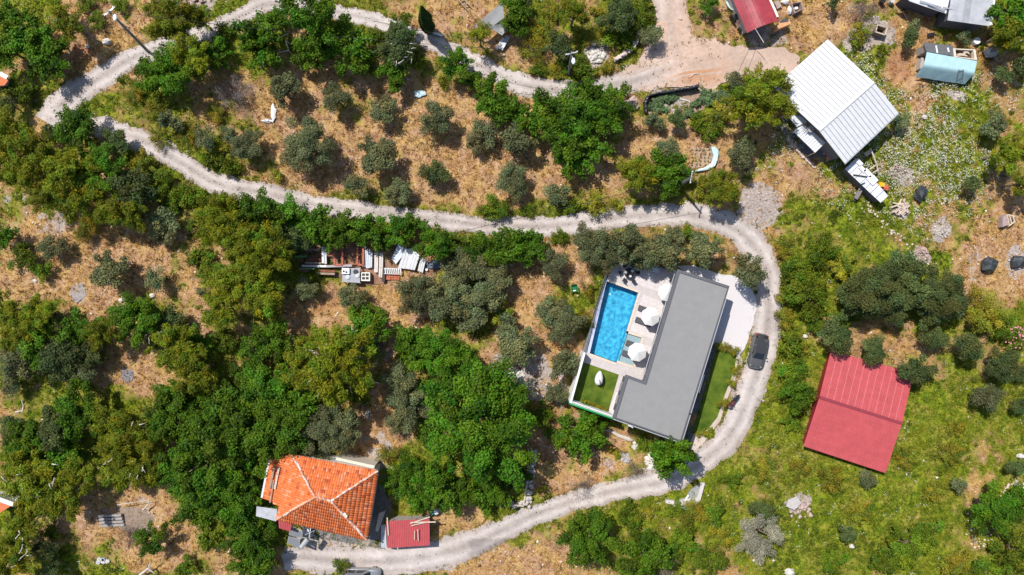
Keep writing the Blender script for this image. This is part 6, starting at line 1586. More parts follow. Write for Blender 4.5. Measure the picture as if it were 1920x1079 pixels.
g = G(680, 1079, .7); make_car('silver estate car with roof rails at the bottom edge', g, math.radians(-1), float(T(g.x, g.y)) + .05, car_paint('silver_paint', (.36, .37, .38), .5), 4.5, 1.85, 1.62, True)

def motorbike():
    g = G(1371.5, 752); t = thing('motorbike', 'dark red motorbike parked beside the east lawn', 'motorbike', (g.x, g.y, g.z + .05), rz=math.atan2(-(763 - 742), 1363 - 1380))
    TY = MATS['tyre_rubber']; RD = mat('maroon_paint', (.13, .02, .035), .35, .08, 3, coat=.5)
    for x in (-.66, .68):
        ring = [(x + .25 * math.cos(2 * math.pi * k / 14), 0, .3 + .25 * math.sin(2 * math.pi * k / 14)) for k in range(15)]
        w_ = MB().tube(ring, .065, 6).build('wheel', TY, t, local=True)
        MB().tube([(x, -.07, .3), (x, .07, .3)], .13, 10).build('hub', MATS['alloy'], w_, local=True)
    MB().box((0, 0, .45), (.55, .26, .34)).build('engine', BLACK, t, local=True)
    MB().blob((.2, 0, .84), (.34, .19, .15), 2, 2, .06).build('fuel_tank', RD, t, local=True)
    MB().blob((.62, 0, .80), (.20, .24, .22), 5, 2, .08).build('fairing', RD, t, local=True)
    MB().box((-.42, 0, .80), (.85, .27, .10)).build('seat', BLACK, t, local=True)
    MB().box((-.95, 0, .78), (.3, .2, .08)).build('rear_mudguard', BLACK, t, local=True)
    MB().tube([(.40, -.40, 1.0), (.50, -.18, 1.04), (.50, .18, 1.04), (.40, .40, 1.0)], .03, 6).build('handlebar', BLACK, t, local=True)
    for s in (-.07, .07): MB().tube([(.48, s, 1.0), (.68, s, .3)], .03, 6).build('fork', MATS['alloy'], t, local=True)
    for s in (-.42, .42): MB().blob((.46, s, 1.13), (.04, .09, .05), 2, 2, .05).build('mirror', BLACK, t, local=True)
    MB().blob((.8, 0, .86), (.08, .12, .1), 2, 2, .05).build('headlight', MATS['lamp_lens'], t, local=True)
    MB().tube([(-.1, -.17, .35), (-.85, -.19, .45)], .05, 6).build('exhaust', MATS['alloy'], t, local=True)
    MB().tube([(-.1, .12, .3), (-.15, .38, .0)], .02, 5).build('stand', BLACK, t, local=True)
motorbike()

# ================================================================== SCRAP YARD
def scrap():
    z = G(690, 495).z
    for k, (q, h, lab) in enumerate(((((734,484),(747,457),(765,468),(742.5,496)), .5, 'leftmost tilted white sheet in the scrap yard'), (((746,503),(759,468),(774,466),(767,505)), .75, 'second white sheet from left in the scrap yard'), (((763,504.5),(774,466.5),(787,480),(778,507)), .95, 'third white sheet from left in the scrap yard'), (((783,508),(788.5,482),(799,487),(793,512)), .6, 'rightmost narrow white sheet in the scrap yard'))):
        zz = [z + h, z + h + .5, z + h + .5, z + h]; p = [P(*c, a) for c, a in zip(q, zz)]
        t = thing('metal_sheet', lab, 'metal sheet', (p[0].x, p[0].y, z), 'white metal sheets in the scrap yard')
        MB().ribbed(p[0], p[3], p[2], p[1], 3, .03).build('sheet', WHITEMETAL if k != 0 else mat('pale_blue_sheet', (.62, .68, .74), .5, .06, 2), t)
        MB().beam((p[1].x, p[1].y, z - .3), (p[1].x, p[1].y, zz[1] - .05), .08, .08).build('prop', WOOD, t)
    pipes = [(681,459,683,495,'r'),(685,462,684,500,'w'),(689,468,688,503,'b'),(693,468,692,503,'b'),(696.5,472,696,502,'b'),(704,474,703.5,511,'w'),(708,461,707,511,'w'),(713,474,712,520,'w'),(717,474,716,521,'w')]
    nm = ['first','second','third','fourth','fifth','sixth','seventh','eighth','ninth']
    ma = {'r': RUST, 'w': mat('pale_pipe', (.60, .54, .50), .6, .12, 3), 'b': mat('bluish_pipe', (.55, .60, .66), .5, .1, 3)}
    for k, (x0, y0, x1, y1, c) in enumerate(pipes):
        A, B = P(x0, y0, z + .5), P(x1, y1, z + .4)
        t = thing('scrap_pipe', f'{dict(r="rusty", w="pale", b="bluish")[c]} long box pipe, {nm[k]} from left in the scrap rows', 'pipe', (A.x, A.y, z), 'long pipes in the scrap yard')
        MB().beam(A, B, .22, .16).build('shaft', ma[c], t)
        MB().beam((A.x, A.y, z), (A.x, A.y, z + .42), .12, .12).build('rest', WOOD, t)
    for k, (x0, y0, x1, y1, h) in enumerate(((627,462,642,497,.8),(670,459,681,497,.7),(615,466,627,480,.5),(645,462,668,496,.35))):
        t = thing('iron_frame', ('tall red iron window frame left of the workbench', 'narrow red iron frame beside the pipes', 'small red lattice frame at left of scrap yard', 'wide rusty frame overgrown by leaves in the scrap yard')[k], 'frame', P(x0, y0, z), 'rusty frames in the scrap yard')  # open iron frame standing on legs
        c = [P(x0, y0, z + h), P(x1, y0, z + h), P(x1, y1, z + h), P(x0, y1, z + h)]
        m = mat('red_lead_paint', (.42, .13, .085), .8, .25, 4) if k != 3 else RUST
        for i in range(4): MB().beam(c[i], c[(i + 1) % 4], .2 if k < 2 else .12, .12).build('rail', m, t)
        if k == 2:
            for u_ in (.33, .66): MB().beam(c[0].lerp(c[3], u_), c[1].lerp(c[2], u_), .09, .1).build('bar', m, t)
        for p in c: MB().beam((p.x, p.y, z - .2), (p.x, p.y, z + h - .07), .08, .08).build('leg', m, t)
    bars = [(574,487,602,487,RUST,'upper rusty bar'),(572,493,603,494,WOOD,'second dark bar'),(566,499,640,500,GALV,'long grey rail'),(562,504,590,504.5,mat('green_paint', (.12, .32, .10), .6, .2, 4),'lower green rail'),(553,482,576,481,MATS['green_paint'],'upper green rail'),(598,508,629,509,RUST,'lower rusty beam'),(596,513,628,514,WOOD,'lowest dark timber'),(605,462,606,494,GALV,'upright grey beam'),(610,462,611,495,LGREY,'upright pale beam'),(571,468,600,469,WOOD,'shaded top timber'),(612,500,660,498,mat('mauve_steel', (.38, .33, .36), .7, .15, 3),'mauve steel channel')]
    for k, (x0, y0, x1, y1, m, lab) in enumerate(bars):
        A, B = P(x0, y0, z + .35 + .03 * k), P(x1, y1, z + .35 + .03 * k)
        one('scrap_bar', f'{lab} stacked in the left half of the scrap yard', 'bar', MB().beam(A, B, .26 if k != 3 else .12, .2), m, A, 'bars stacked in the scrap yard')
    t = thing('workbench', 'grey workbench with round pans at middle of the scrap yard', 'workbench', P(658, 517, z))
    q = [P(642, 503, z + .9), P(675, 503, z + .9), P(675, 531, z + .9), P(642, 529, z + .9)]
    MB().slab(q, .08).build('bench_top', mat('grey_bench', (.34, .35, .38), .7, .15, 3), t)
    for p in q: MB().beam((p.x, p.y, z - .3), (p.x, p.y, z + .82), .1, .1).build('leg', GALV, t)
    for k, (x, y, r) in enumerate(((652, 520, .28), (670, 517, .28), (667, 510, .3))):
        p = P(x, y, z + .95); o = MB().cyl((p.x, p.y, z + .905), r, .1, 16).cyl((p.x, p.y, z + 1.005), r * .8, .03, 16).build('pan', None, None)
        o.data.materials.append(LGREY if k < 2 else BLACK); tag(o, ('round pan at the left of the scrap yard workbench', 'round pan at the right of the scrap yard workbench', 'dark round pan at the top of the scrap yard workbench')[k], 'pan', 'pans on the workbench')
    q = [P(641, 503, z + 1.2), P(655, 503, z + 1.2), P(655, 514, z + 1.2), P(641, 514, z + 1.2)]
    t = thing('white_cooker', 'white metal cooker standing on corner of the workbench', 'cooker', (q[0].x, q[0].y, z + .9))
    MB().prism([(p.x, p.y) for p in q], z + .904, z + 1.2).build('body', WHITEPL, t)
    for k, (x, y) in enumerate(((644.5, 509), (649.5, 510.5))): p = P(x, y, z + 1.2); MB().cyl((p.x, p.y, z + 1.2), .13, .03, 10).build('burner', BLACK, t)
    q = [P(677.5, 511, z + .8), P(693.5, 511, z + .8), P(693.5, 527.5, z + .8), P(677, 527, z + .8)]
    t = thing('gas_hob', 'cream box with four dark burners right of the workbench', 'hob', (q[0].x, q[0].y, z))
    MB().prism([(p.x, p.y) for p in q], z, z + .8).build('body', mat('cream_enamel', (.72, .69, .60), .5, .06, 3), t)
    for x in (681.5, 688.5):
        for y in (515.3, 522): p = P(x, y, z + .82); b = MB().box((p.x, p.y, z + .825), (.34, .30, .045)); b.build('burner', BLACK, t)
    t = thing('slatted_rack', 'white slatted rack below the white sheets', 'rack', P(737, 509, z))
    for k in range(9): MB().beam(P(722 + 3.6 * k, 504, z + .7), P(723 + 3.6 * k, 513, z + .7), .1, .06).build('slat', WHITEPL, t)
    for y in (503.5, 513.5): MB().beam(P(720, y, z + .63), P(753, y + 1, z + .63), .08, .08).build('rail', GALV, t)
    for x, y in ((721, 504), (752, 505), (721, 513), (752, 514)): p = P(x, y, z + .5); MB().beam((p.x, p.y, z - .3), (p.x, p.y, z + .6), .07, .07).build('leg', GALV, t)
    t = thing('brick_stack', 'orange red brick stack below the slatted rack', 'bricks', P(735, 519, z)); g_ = random.Random(8)
    for i in range(7):
        for j in range(3): p = P(723 + 4 * i + g_.uniform(-.6, .6), 516 + 3.6 * j, z + .3); MB().box((p.x, p.y, z + .15 + g_.uniform(0, .05)), (.24, .2, .3), g_.uniform(-.1, .1)).build('brick', mat('red_brick', (.48, .15, .08), .9, .2, 4), t)
    p = P(719, 517, z + .5); one('timber_post', 'dark timber post between the pipes and the brick stack', 'post', MB().beam(P(720.5, 502, z + .5), P(719, 529, z + .4), .34, .3), mat('dark_timber', (.07, .055, .05), .9, .2, 4), p)
    p = P(816, 498, z + .3); one('dark_tarpaulin', 'crumpled dark blue tarpaulin at right end of scrap yard', 'tarpaulin', MB().blob((p.x, p.y, z + .25), (1.2, .6, .3), 3, 2, .3), mat('navy_tarp', (.10, .13, .18), .5, .3, 4, bump=.6), p)
    for k, (x, y) in enumerate(((800, 494), (800, 506))): p = P(x, y, z + .5); one('white_can', ('upper white can by the dark tarpaulin', 'lower white can by the dark tarpaulin')[k], 'can', MB().cyl((p.x, p.y, z + .1), .16, .5, 10), WHITEPL, p, 'white cans by the tarpaulin')
    sheet('scrap_ground', [(555,462),(700,452),(838,470),(835,508),(760,528),(690,535),(640,522),(560,508)], .02, None, mat('rusty_earth', (.27, .15, .10), .95, .25, 1.5, bump=.5), 'rusty brown earth under the scrap yard', 'ground')
scrap()

# ================================================================== SMALL THINGS
def rocks(name, lab, cat, spots, m, seed, hmul=.7):
    """a heap: many stones too small to pick apart, one part"""
    g = random.Random(seed); x, y, rx, ry, n, r0, r1, hh = spots
    c = G(x, y); t = thing(name, lab, cat, c); b = MB()
    for k in range(n):
        a = g.uniform(0, 6.283); q = g.random() ** .5; r = g.uniform(r0, r1)
        p = G(x + rx * q * math.cos(a), y + ry * q * math.sin(a)); b.blob((p.x, p.y, p.z + hh * (1 - q) * g.random() + r * .3), (r, r * g.uniform(.6, 1), r * hmul), k + seed * 31, 1, .3)
    o = b.build('stones', m, t); o['kind'] = 'stuff'; return t
PINKST = mat('pinkish_rubble', (.43, .32, .28), .9, .25, 2, bump=.4); WHITEST = mat('white_limestone', (.60, .56, .51), .9, .12, 3, bump=.3)
rocks('stone_heap', 'heap of white stones beside the lower road', 'stones', (1224, 865, 15, 15, 90, .12, .34, .5), WHITEST, 1)
rocks('stone_heap', 'reddish stone heap in the dry grass below the villa', 'stones', (1143, 868, 10, 10, 40, .12, .28, .4), PINKST, 2)
rocks('stone_heap', 'grey boulder heap left of the white stone heap', 'stones', (1170, 858, 8, 9, 20, .2, .38, .4), mat('grey_stone', (.40, .37, .35), .9, .2, 3, bump=.3), 3)
rocks('stone_heap', 'small white stone heap just below the villa corner', 'stones', (1192, 836, 7, 6, 22, .12, .28, .3), WHITEST, 4)
rocks('rubble_heap', 'white rubble heap beside the upper lamp post', 'rubble', (1117, 106, 17, 13, 130, .1, .32, .5), WHITEST, 5)
rocks('rubble_heap', 'pinkish rubble heap at the top edge among pines', 'rubble', (345, 6, 42, 17, 170, .1, .32, .4), PINKST, 6)
rocks('log_heap', 'pinkish heap of cut roots above the fenced plot', 'heap', (1183, 196, 13, 13, 60, .14, .32, .6), PINKST, 7)
rocks('gravel_heap', 'pinkish gravel heap in the weeds above the dark oaks', 'gravel', (1727, 476, 14, 14, 120, .06, .16, .5), PINKST, 8)
rocks('gravel_heap', 'grey gravel heap in the meadow below the wood pile', 'gravel', (1768, 434, 11, 13, 100, .06, .15, .4), STONE, 9)
rocks('gravel_heap', 'pinkish gravel heap right of the long shed', 'gravel', (1683, 322, 18, 14, 130, .05, .14, .5), PINKST, 10)
rocks('stone_heap', 'white stone heap in the trees above the giant leafy tree', 'stones', (968, 702, 12, 8, 40, .14, .36, .3), WHITEST, 11)
rocks('stone_heap', 'white bucket and stone heap in bottom left clearing', 'stones', (197, 1051, 8, 5, 12, .16, .3, .2), WHITEST, 12)
for k, (x, y, r, lab) in enumerate(((202,80,.55,'tall white boulder beside the upper left road'),(165,88,.3,'small white boulder left of the upper left road'),(229,563,.38,'white boulder in the left dry clearing, left of two'),(286,555,.36,'white boulder in the left dry clearing, right of two'),(240,494,.25,'small white rock right of the middle left olive'),(106,40,.3,'white rock near the top left pine'),(1509,631,.3,'white rock left of the dark oaks'),(1340,985,.3,'pale rock in the weeds below the culvert'),(1480,1072,.6,'pale boulder at bottom edge among weeds'),(1733,220,.35,'white block in the daisies right of the white barn'),(1596,1024,.35,'white rock in the bottom right weeds'),(67,526,.3,'white rock at far left of the dry clearing'),(1912,855,.45,'white boulder at right edge'),(128,930,.25,'white rock under the bottom left pines'),(520,0,.4,'grey rock at the top edge by the road'))):
    p = G(x, y); one('boulder', lab, 'rock', MB().blob((p.x, p.y, p.z + r * .3), (r, r * .8, r * .7), 60 + k, 2, .22), WHITEST, p)

def culvert():
    g = G(1300, 930); t = thing('concrete_culvert', 'pale concrete wall of the culvert below the lower road', 'culvert', g); z = g.z
    c = [(1315,906),(1322,906),(1313,940),(1302,954),(1284,957),(1266,951),(1248,943),(1250,938),(1270,940),(1285,936),(1307,934)]
    pts = [P(a, b, z + .5) for a, b in c]
    MB().prism([(p.x, p.y) for p in pts], z - 1.5, z + .5).build('wall', mat('pale_concrete', (.54, .50, .47), .85, .1, 2.5, bump=.15), t)
    pts = [P(a, b, z) for a, b in ((1286,934),(1290,924),(1302,912),(1314,905),(1308,936))]; MB().prism([(p.x, p.y) for p in pts], z - 1.5, z + .16).build('floor_slab', mat('grey_floor_concrete', (.28, .29, .30), .5, .15, 2), t)  # floor concrete set darker than the culvert wall
    one('inlet_pipe', 'white pipe end lying by the culvert wall', 'pipe', MB().tube([P(1283, 941, z + .4), P(1291, 929, z + .4)], .12, 8), WHITEPL, g)
culvert()
def ruin():
    t = thing('stone_wall', 'ruined pale stone and timber wall right of the small leafy tree', 'wall', G(1000, 890)); g_ = random.Random(6); b = MB()
    for k in range(150):
        u_ = k / 149
        if u_ < .72: x, y = 1002 - 14 * (u_ / .72), 842 + 104 * (u_ / .72)
        else: x, y = 988 - 36 * ((u_ - .72) / .28), 944 + 3 * math.sin(u_ * 30)
        p = G(x + g_.uniform(-4.5, 4.5), y + g_.uniform(-3, 3)); r = g_.uniform(.12, .32)
        b.blob((p.x, p.y, p.z + g_.uniform(.1, .8)), (r, r * .8, r * .6), k, 1, .3)
    o = b.build('stones', STONE, t); o['kind'] = 'stuff'
    for a, e in (((991,842),(988,912)),((984,850),(983,872)),((996,840),(1001,862)),((989,900),(982,944)),((956,947),(982,949))): MB().beam(G(*a, 1.0), G(*e, .9), .16, .14).build('rail', PALEWOOD, t)
    one('dark_beam', 'dark beam slanting under the leafy tree left of the ruined wall', 'beam', MB().beam(G(906, 878, .8), G(926, 848, 1.2), .4, .25), mat('dark_timber'), G(915, 865)) if 'dark_timber' not in MATS else one('dark_beam', 'dark beam slanting under the leafy tree left of the ruined wall', 'beam', MB().beam(G(906, 878, .8), G(926, 848, 1.2), .4, .25), MATS['dark_timber'], G(915, 865))
    t = thing('leafy_shrub', 'round bright bush inside the ruined stone wall', 'bush', G(953, 886)); 
    # dry stone wall near the lamp post
    t = thing('stone_wall', 'curved dry stone wall above the upper road bend', 'wall', G(1185, 95)); b = MB()
    path = [(1204,38),(1199,60),(1192,80),(1184,92),(1170,104),(1152,114)]
    for k in range(170):
        u_ = k / 169 * (len(path) - 1); i = min(int(u_), len(path) - 2); f = u_ - i
        x = path[i][0] * (1 - f) + path[i + 1][0] * f; y = path[i][1] * (1 - f) + path[i + 1][1] * f
        p = G(x + g_.uniform(-2.6, 2.6), y + g_.uniform(-2, 2)); r = g_.uniform(.12, .28); b.blob((p.x, p.y, p.z + g_.uniform(.1, .7)), (r, r * .8, r * .6), k, 1, .3)
    o = b.build('stones', mat('pinkish_white_stone', (.64, .52, .46), .9, .18, 3), t); o['kind'] = 'stuff'
    # two thin stone lines on the slope at right
    t = thing('stone_wall', 'broken line of pale stones crossing the meadow above the dark oaks', 'wall', G(1690, 440)); b = MB()
    for k in range(110):
        u_ = k / 109; p = G(1600 + 150 * u_ + g_.gauss(0, 5), 362 + 148 * u_ + g_.gauss(0, 4)); r = g_.uniform(.05, .17); b.blob((p.x, p.y, p.z + .05), (r, r * .8, r * .6), k, 1, .3)
    o = b.build('stones', mat('pinkish_white_stone') if False else MATS['pinkish_white_stone'], t); o['kind'] = 'stuff'
    t = thing('stone_wall', 'broken pale stone line at the lower right corner', 'wall', G(1880, 985)); b = MB()
    for k in range(110):
        u_ = k / 109; x = 1808 + 112 * u_; y = 950 + 60 * math.exp(-((u_ - .3) / .25) ** 2) + 20 * math.sin(u_ * 6) - 30 * u_; p = G(x + g_.gauss(0, 5), y + g_.gauss(0, 4)); r = g_.uniform(.05, .18); b.blob((p.x, p.y, p.z + .05), (r, r * .8, r * .6), k, 1, .3)
    o = b.build('stones', MATS['pinkish_white_stone'], t); o['kind'] = 'stuff'
ruin()
bpy.data.objects.remove(bpy.data.objects['leafy_shrub'])

def plots():
    # netting fence of the vegetable plot
    t = thing('netting_fence', 'black netting fence round the vegetable plot', 'fence', G(1250, 185))
    path = [(1208,213),(1207,196),(1212,184),(1235,178),(1262,174),(1285,170),(1307,165)]
    for i in range(len(path) - 1):
        a, b = G(*path[i]), G(*path[i + 1]); n = 2
        for k in range(n):
            p, q = a.lerp(b, k / n), a.lerp(b, (k + 1) / n)
            MB().beam(p + Vector((0, 0, .55)), q + Vector((0, 0, .55)), .16 + .1 * (i % 2), 1.1).build('netting', DARKNET, t)
            MB().beam((p.x, p.y, p.z - .2), (p.x, p.y, p.z + 1.25), .09, .09).build('post', GALV if i % 2 else WOOD, t)
    sheet('vegetable_bed', [(1210,188),(1260,178),(1310,172),(1345,180),(1340,200),(1300,212),(1250,222),(1212,214)], .02, None, mat('tilled_soil', (.33, .225, .165), .95, .25, 2, bump=.6), 'tilled vegetable plot behind the black netting', 'garden bed')
    KIND['V'] = dict(col=(.17, .26, .11), L=.38, W=.22, n=260, rc=(.3, .5), vz=.5, h=(.5, .02), jit=.25)
    vm = [crown_mesh('V', .5, 700 + k)[0] for k in range(2)]
    for m in vm: m.materials.append(LEAF)
    g_ = random.Random(3)
    vs = [(1220,200),(1228,206),(1238,201),(1232,194),(1246,206),(1322,176),(1330,183),(1318,186),(1326,190),(1352,179),(1362,181),(1357,187),(1300,196),(1260,182),(1248,186),(1236,189),(1310,190),(1294,216)]
    ords = 'first second third fourth fifth sixth seventh eighth ninth tenth eleventh twelfth thirteenth fourteenth fifteenth sixteenth seventeenth eighteenth'.split()
    for i, (x, y) in enumerate(vs):
        p = G(x, y); t = thing('vegetable_plant', f'broad pale-leaved vegetable plant, {ords[sorted(vs).index((x, y))]} from left in the fenced plot', 'plant', p, 'vegetable plants in the fenced plot', g_.uniform(0, 6)); f = g_.uniform(.8, 1.3); t.scale = (f, f, f)
        link('leaves', vm[i % 2], LEAF, t)
    one('garden_hose', 'pale hose curving through the fenced vegetable plot', 'hose', MB().tube([G(1268, 184, .12), G(1280, 187, .12), (G(1292, 190, .12)), G(1300, 200, .12)], .06, 5), WHITEPL, G(1280, 187))
    one('garden_hose', 'pale hose looping over the reddish earth', 'hose', MB().tube([G(1294, 146, .1), G(1302, 139, .1), G(1312, 138, .1), G(1317, 146, .1), G(1317, 160, .1)], .04, 5), PALEWOOD, G(1302, 139))
    # blue strip
    pts = [(1333,276),(1342,275),(1348,283),(1346,300),(1340,312),(1326,319),(1304,322),(1302,320),(1322,314),(1334,306),(1338,292)]
    q = [G(*c, .4) for c in pts]; b = MB().slab([(p.x, p.y, p.z + g_.uniform(-.08, .1)) for p in q], .3)
    one('plastic_strip', 'pale blue plastic sheet curling round the seedling bed', 'plastic sheet', b, mat('pale_blue_plastic', (.52, .68, .74), .4, .12, 2, bump=.6), G(1340, 300))
    sheet('seedling_bed', [(1292,276),(1334,278),(1337,300),(1322,313),(1294,316)], .03, None, mat('pale_soil', (.40, .27, .19), .95, .2, 2, bump=.5), 'pale seedling bed beside the blue plastic sheet', 'garden bed')
    for i in range(5):
        for j in range(5):
            x, y = 1297 + 8 * i + g_.uniform(-1.5, 1.5), 282 + 7 * j + g_.uniform(-1, 1)
            if x > 1333: continue
            p = G(x, y); t = thing('seedling', f'tiny green seedling in the pale bed, {ords[j]} row from top and {ords[i]} column from left', 'seedling', p, 'seedlings in the pale bed', g_.uniform(0, 6)); t.scale = (.22,) * 3; link('leaves', vm[0], LEAF, t)
    # furrows, ash
    sheet('ploughed_bed', [(190,955),(240,950),(300,960),(305,985),(270,1010),(215,985)], .03, None, mat('grey_tilth', (.27, .205, .16), .95, .25, 2.5, bump=.8), 'grey ploughed bed among the bottom left trees', 'garden bed')
    t = thing('terrace_steps', 'shaded grey stone steps above the ploughed bed', 'steps', G(205, 975))
    for k in range(4): MB().beam(G(183 + 2 * k, 968 + 6 * k, .35 - .08 * k), G(228 + 2 * k, 966 + 6 * k, .35 - .08 * k), .28, .3).build('step', mat('step_stone', (.33, .30, .28), .9, .2, 3), t)
    sheet('burnt_patch', [(231,688),(243,686),(250,697),(249,712),(240,719),(230,712),(227,700)], .05, None, mat('charred_ground', (.10, .09, .10), .95, .7, 4, col2=(.34, .32, .34)), 'burnt ash patch in the dry clearing', 'ash', jag=.5)
    sheet('ash_patch', [(136,537),(150,530),(163,540),(160,556),(147,568),(138,560)], .05, None, mat('grey_ash', (.32, .29, .29), .95, .2, 3), 'pale grey ash patch in the left dry clearing', 'ash', jag=.9)
    # green chair
    g = G(1077, 543, .5); t = thing('garden_chair', 'green plastic chair in the grass left of the pool', 'chair', (g.x, g.y, float(T(g.x, g.y))), rz=math.radians(-85))
    GP = mat('green_plastic', (.01, .16, .05), .4, .1, 3)
    MB().box((0, 0, .42), (.62, .60, .06)).build('seat', GP, t, local=True)
    MB().slab([(-.3, -.36, .45), (-.3, .36, .45), (-.62, .33, .95), (-.62, -.33, .95)], .06).build('backrest', GP, t, local=True)
    for s in (-.36, .36): MB().beam((-.4, s, .66), (.36, s, .66), .09, .05).build('armrest', GP, t, local=True)
    for x in (-.28, .3):
        for y in (-.33, .33): MB().beam((x, y, 0), (x, y, .66), .06, .06).build('leg', GP, t, local=True)
    MB().box((.15, .0, .46), (.12, .34, .01)).build('paper', WHITEPL, t, local=True)
    # debris
    def rag(c, s, lab, m, seed, name='plastic_sheet', cat='litter', grp=None):
        p = G(*c); b = MB(); b.blob((p.x, p.y, p.z + .18), s, seed, 2, .35); one(name, lab, cat, b, m, p, grp)
    rag((787,177), (.75,.4,.14), 'light blue plastic litter in the orchard', MATS['pale_blue_plastic'], 41)
    rag((514,212), (.35,1.0,.14), 'white plastic litter left of the orchard', WHITEPL, 42)
    rag((503,228), (.7,.25,.13), 'grey plastic litter at left end of the orchard', GALV, 43)
    rag((689,777), (.22,.5,.12), 'grey plastic litter in the shade above the tiled house', GALV, 44)
    # log
    one('fallen_log', 'curved bare log lying below the villa', 'log', MB().tube([G(1132, 806, .2), G(1145, 808, .2), G(1160, 817, .2), G(1180, 824, .2), G(1186, 826, .2)], [.08, .16, .22, .28, .12], 8), DEADW, G(1160, 817))
    # slab in weeds
    t = thing('collapsed_hut', 'grey broken slab over stones in the weeds', 'slab', G(1496, 945)); p = [G(*c, .7) for c in ((1478,938),(1494,931),(1503,944),(1490,957),(1474,950))]; MB().slab(p, .12).build('slab', mat('grey_slab', (.45, .42, .40), .85, .18, 2, bump=.3), t)
    b = MB()
    for k in range(45): q = G(1500 + g_.uniform(-18, 22), 950 + g_.uniform(-10, 20)); r = g_.uniform(.08, .25); b.blob((q.x, q.y, q.z + .1), (r, r, r * .7), k, 1)
    o = b.build('stones', PINKST, t); o['kind'] = 'stuff'
    # wood pile
    t = thing('wood_pile', 'pile of pale split wood on a bare patch', 'wood pile', G(1690, 392))
    for k in range(34):
        p = G(1677 + g_.uniform(0, 24), 380 + g_.uniform(0, 22), .15 + g_.uniform(0, .45)); a_ = g_.uniform(0, 3.14); d_ = Vector((math.cos(a_), math.sin(a_), g_.uniform(-.15, .15))) * g_.uniform(.25, .6)
        MB().beam(p - d_, p + d_, .15, .12).build('log', PALEWOOD if k % 3 else mat('pinkish_wood', (.50, .38, .34), .9, .2, 4), t)
    # barrels, pallet
    for k, (c, m, lab) in enumerate((((811.5, 958), mat('green_drum', (.05, .22, .14), .5, .1, 3), 'green drum beside the white drum below the big leafy tree'), ((818.5, 957), WHITEPL, 'white drum beside the green drum below the big leafy tree'), ((1113, 82), WHITEPL, 'white barrel behind the rubble heap'))):
        p = G(*c); t = thing('drum', lab, 'drum', p); MB().cyl((p.x, p.y, p.z), .33, .85, 14).build('body', m, t); MB().cyl((p.x, p.y, p.z + .85), .26, .03, 14).build('lid', m, t)
    for k, (c, lab) in enumerate((((189, 1047), 'upper left white bucket in the bottom left clearing'), ((196, 1048), 'upper right dark-mouthed bucket in the bottom left clearing'), ((187, 1053), 'lower white bucket in the bottom left clearing'))):
        p = G(*c); t = thing('bucket', lab, 'bucket', p, 'buckets in the clearing'); MB().cyl((p.x, p.y, p.z), .2, .4, 12, .24).build('body', WHITEPL, t); MB().cyl((p.x, p.y, p.z + .4), .19, .012, 12).build('mouth', BLACK if k == 1 else GALV, t)
    t = thing('wooden_ladder', 'short grey ladder lying in weeds below the lower road', 'ladder', G(1213, 961))
    for dy in (0, 6): MB().beam(G(1205, 958 + dy, .25), G(1222, 957 + dy, .25), .1, .08).build('rail', DEADW, t)
    for k in range(5): MB().beam(G(1207 + 3.3 * k, 958, .3), G(1207 + 3.3 * k, 963.5, .3), .08, .06).build('rung', DEADW, t)
    # overhead frame by the top shrubs
    t = thing('pipe_frame', 'thin white pipe frame among shrubs below the upper road', 'frame', G(530, 90))
    for a, b in (((516,100),(541,95)),((541,95),(536,75)),((521,73),(540,63))): MB().beam(G(*a, 1.8), G(*b, 1.8), .08, .08).build('rail', WHITEPL, t)
    for a in ((516,100),(541,95),(536,75)): p = G(*a, 1.8); MB().beam((p.x, p.y, p.z - 2), (p.x, p.y, p.z), .06, .06).build('post', WHITEPL, t)
    # roof corners at left edge
    for k, (pts, lab) in enumerate(((((-30,140),(0,138),(14,146),(14,152),(8,160),(-30,165)), 'orange roof corner with white eave at left edge, upper'), (((-30,925),(0,937),(28,943),(25,946),(0,962),(-30,970)), 'orange roof corner with white eave at left edge, lower'))):
        z = G(0, pts[0][1]).z + 2.8; q = [P(a, b, z) for a, b in pts]; t = thing('tiled_house', lab, 'house', G(-10, pts[0][1] + 10))
        MB().prism([(p.x, p.y) for p in q], z - .2, z - .05).build('roof', mat('orange_roof', (.60, .17, .07), .85, .15, 4, bump=.4), t)
        MB().beam(q[0] + Vector((0, 0, 0)), q[1], .5, .12).build('eave', WHITEP, t); MB().beam(q[1], q[2] if k == 0 else q[3], .5, .12).build('eave', WHITEP, t)
        cc = sum((Vector(p) for p in q), Vector()) / 6; MB().prism([(p.lerp(cc, .25).x, p.lerp(cc, .25).y) for p in q], z - 4, z - .2).build('wall', WHITEP, t)
    # bleached branches
    def branch(pts, r, lab, name='dead_branch'):
        t = thing(name, lab, 'branch', G(*pts[0][0][:2])); b = MB()
        for line in pts: b.tube([G(x, y, h) for x, y, h in line], [r * (1 - .7 * i / (len(line) - 1)) for i in range(len(line))], 6)
        o = b.build('limbs', DEADW, t)
        if len(pts) > 6:
            o.name = 'twig'; bpy.data.objects.remove(o)
            for line in pts: MB().tube([G(x, y, h) for x, y, h in line], [r * (1 - .7 * i / (len(line) - 1)) for i in range(len(line))], 5).build('twig', DEADW, t)
    branch([[(78,884,2.2),(85,868,2.6),(93,852,2.7),(110,850,2.4)],[(85,868,2.6),(96,866,2.6)],[(93,852,2.7),(104,848,2.9),(108,858,2.6)]], .2, 'bleached fallen branch among the bottom left pines, upper')
    branch([[(96,920,2.2),(108,908,2.6),(132,903,2.7)],[(108,908,2.6),(122,906,3),(128,914,2.6)],[(142,924,2.2),(152,912,2.6),(148,904,2.8)],[(135,908,2.6),(150,905,2.4)]], .18, 'bleached fallen branch among the bottom left pines, lower')
    branch([[(268,957,.8),(277,947,.9),(281,938,.8)]], .12, 'short bleached branch right of the ploughed bed')
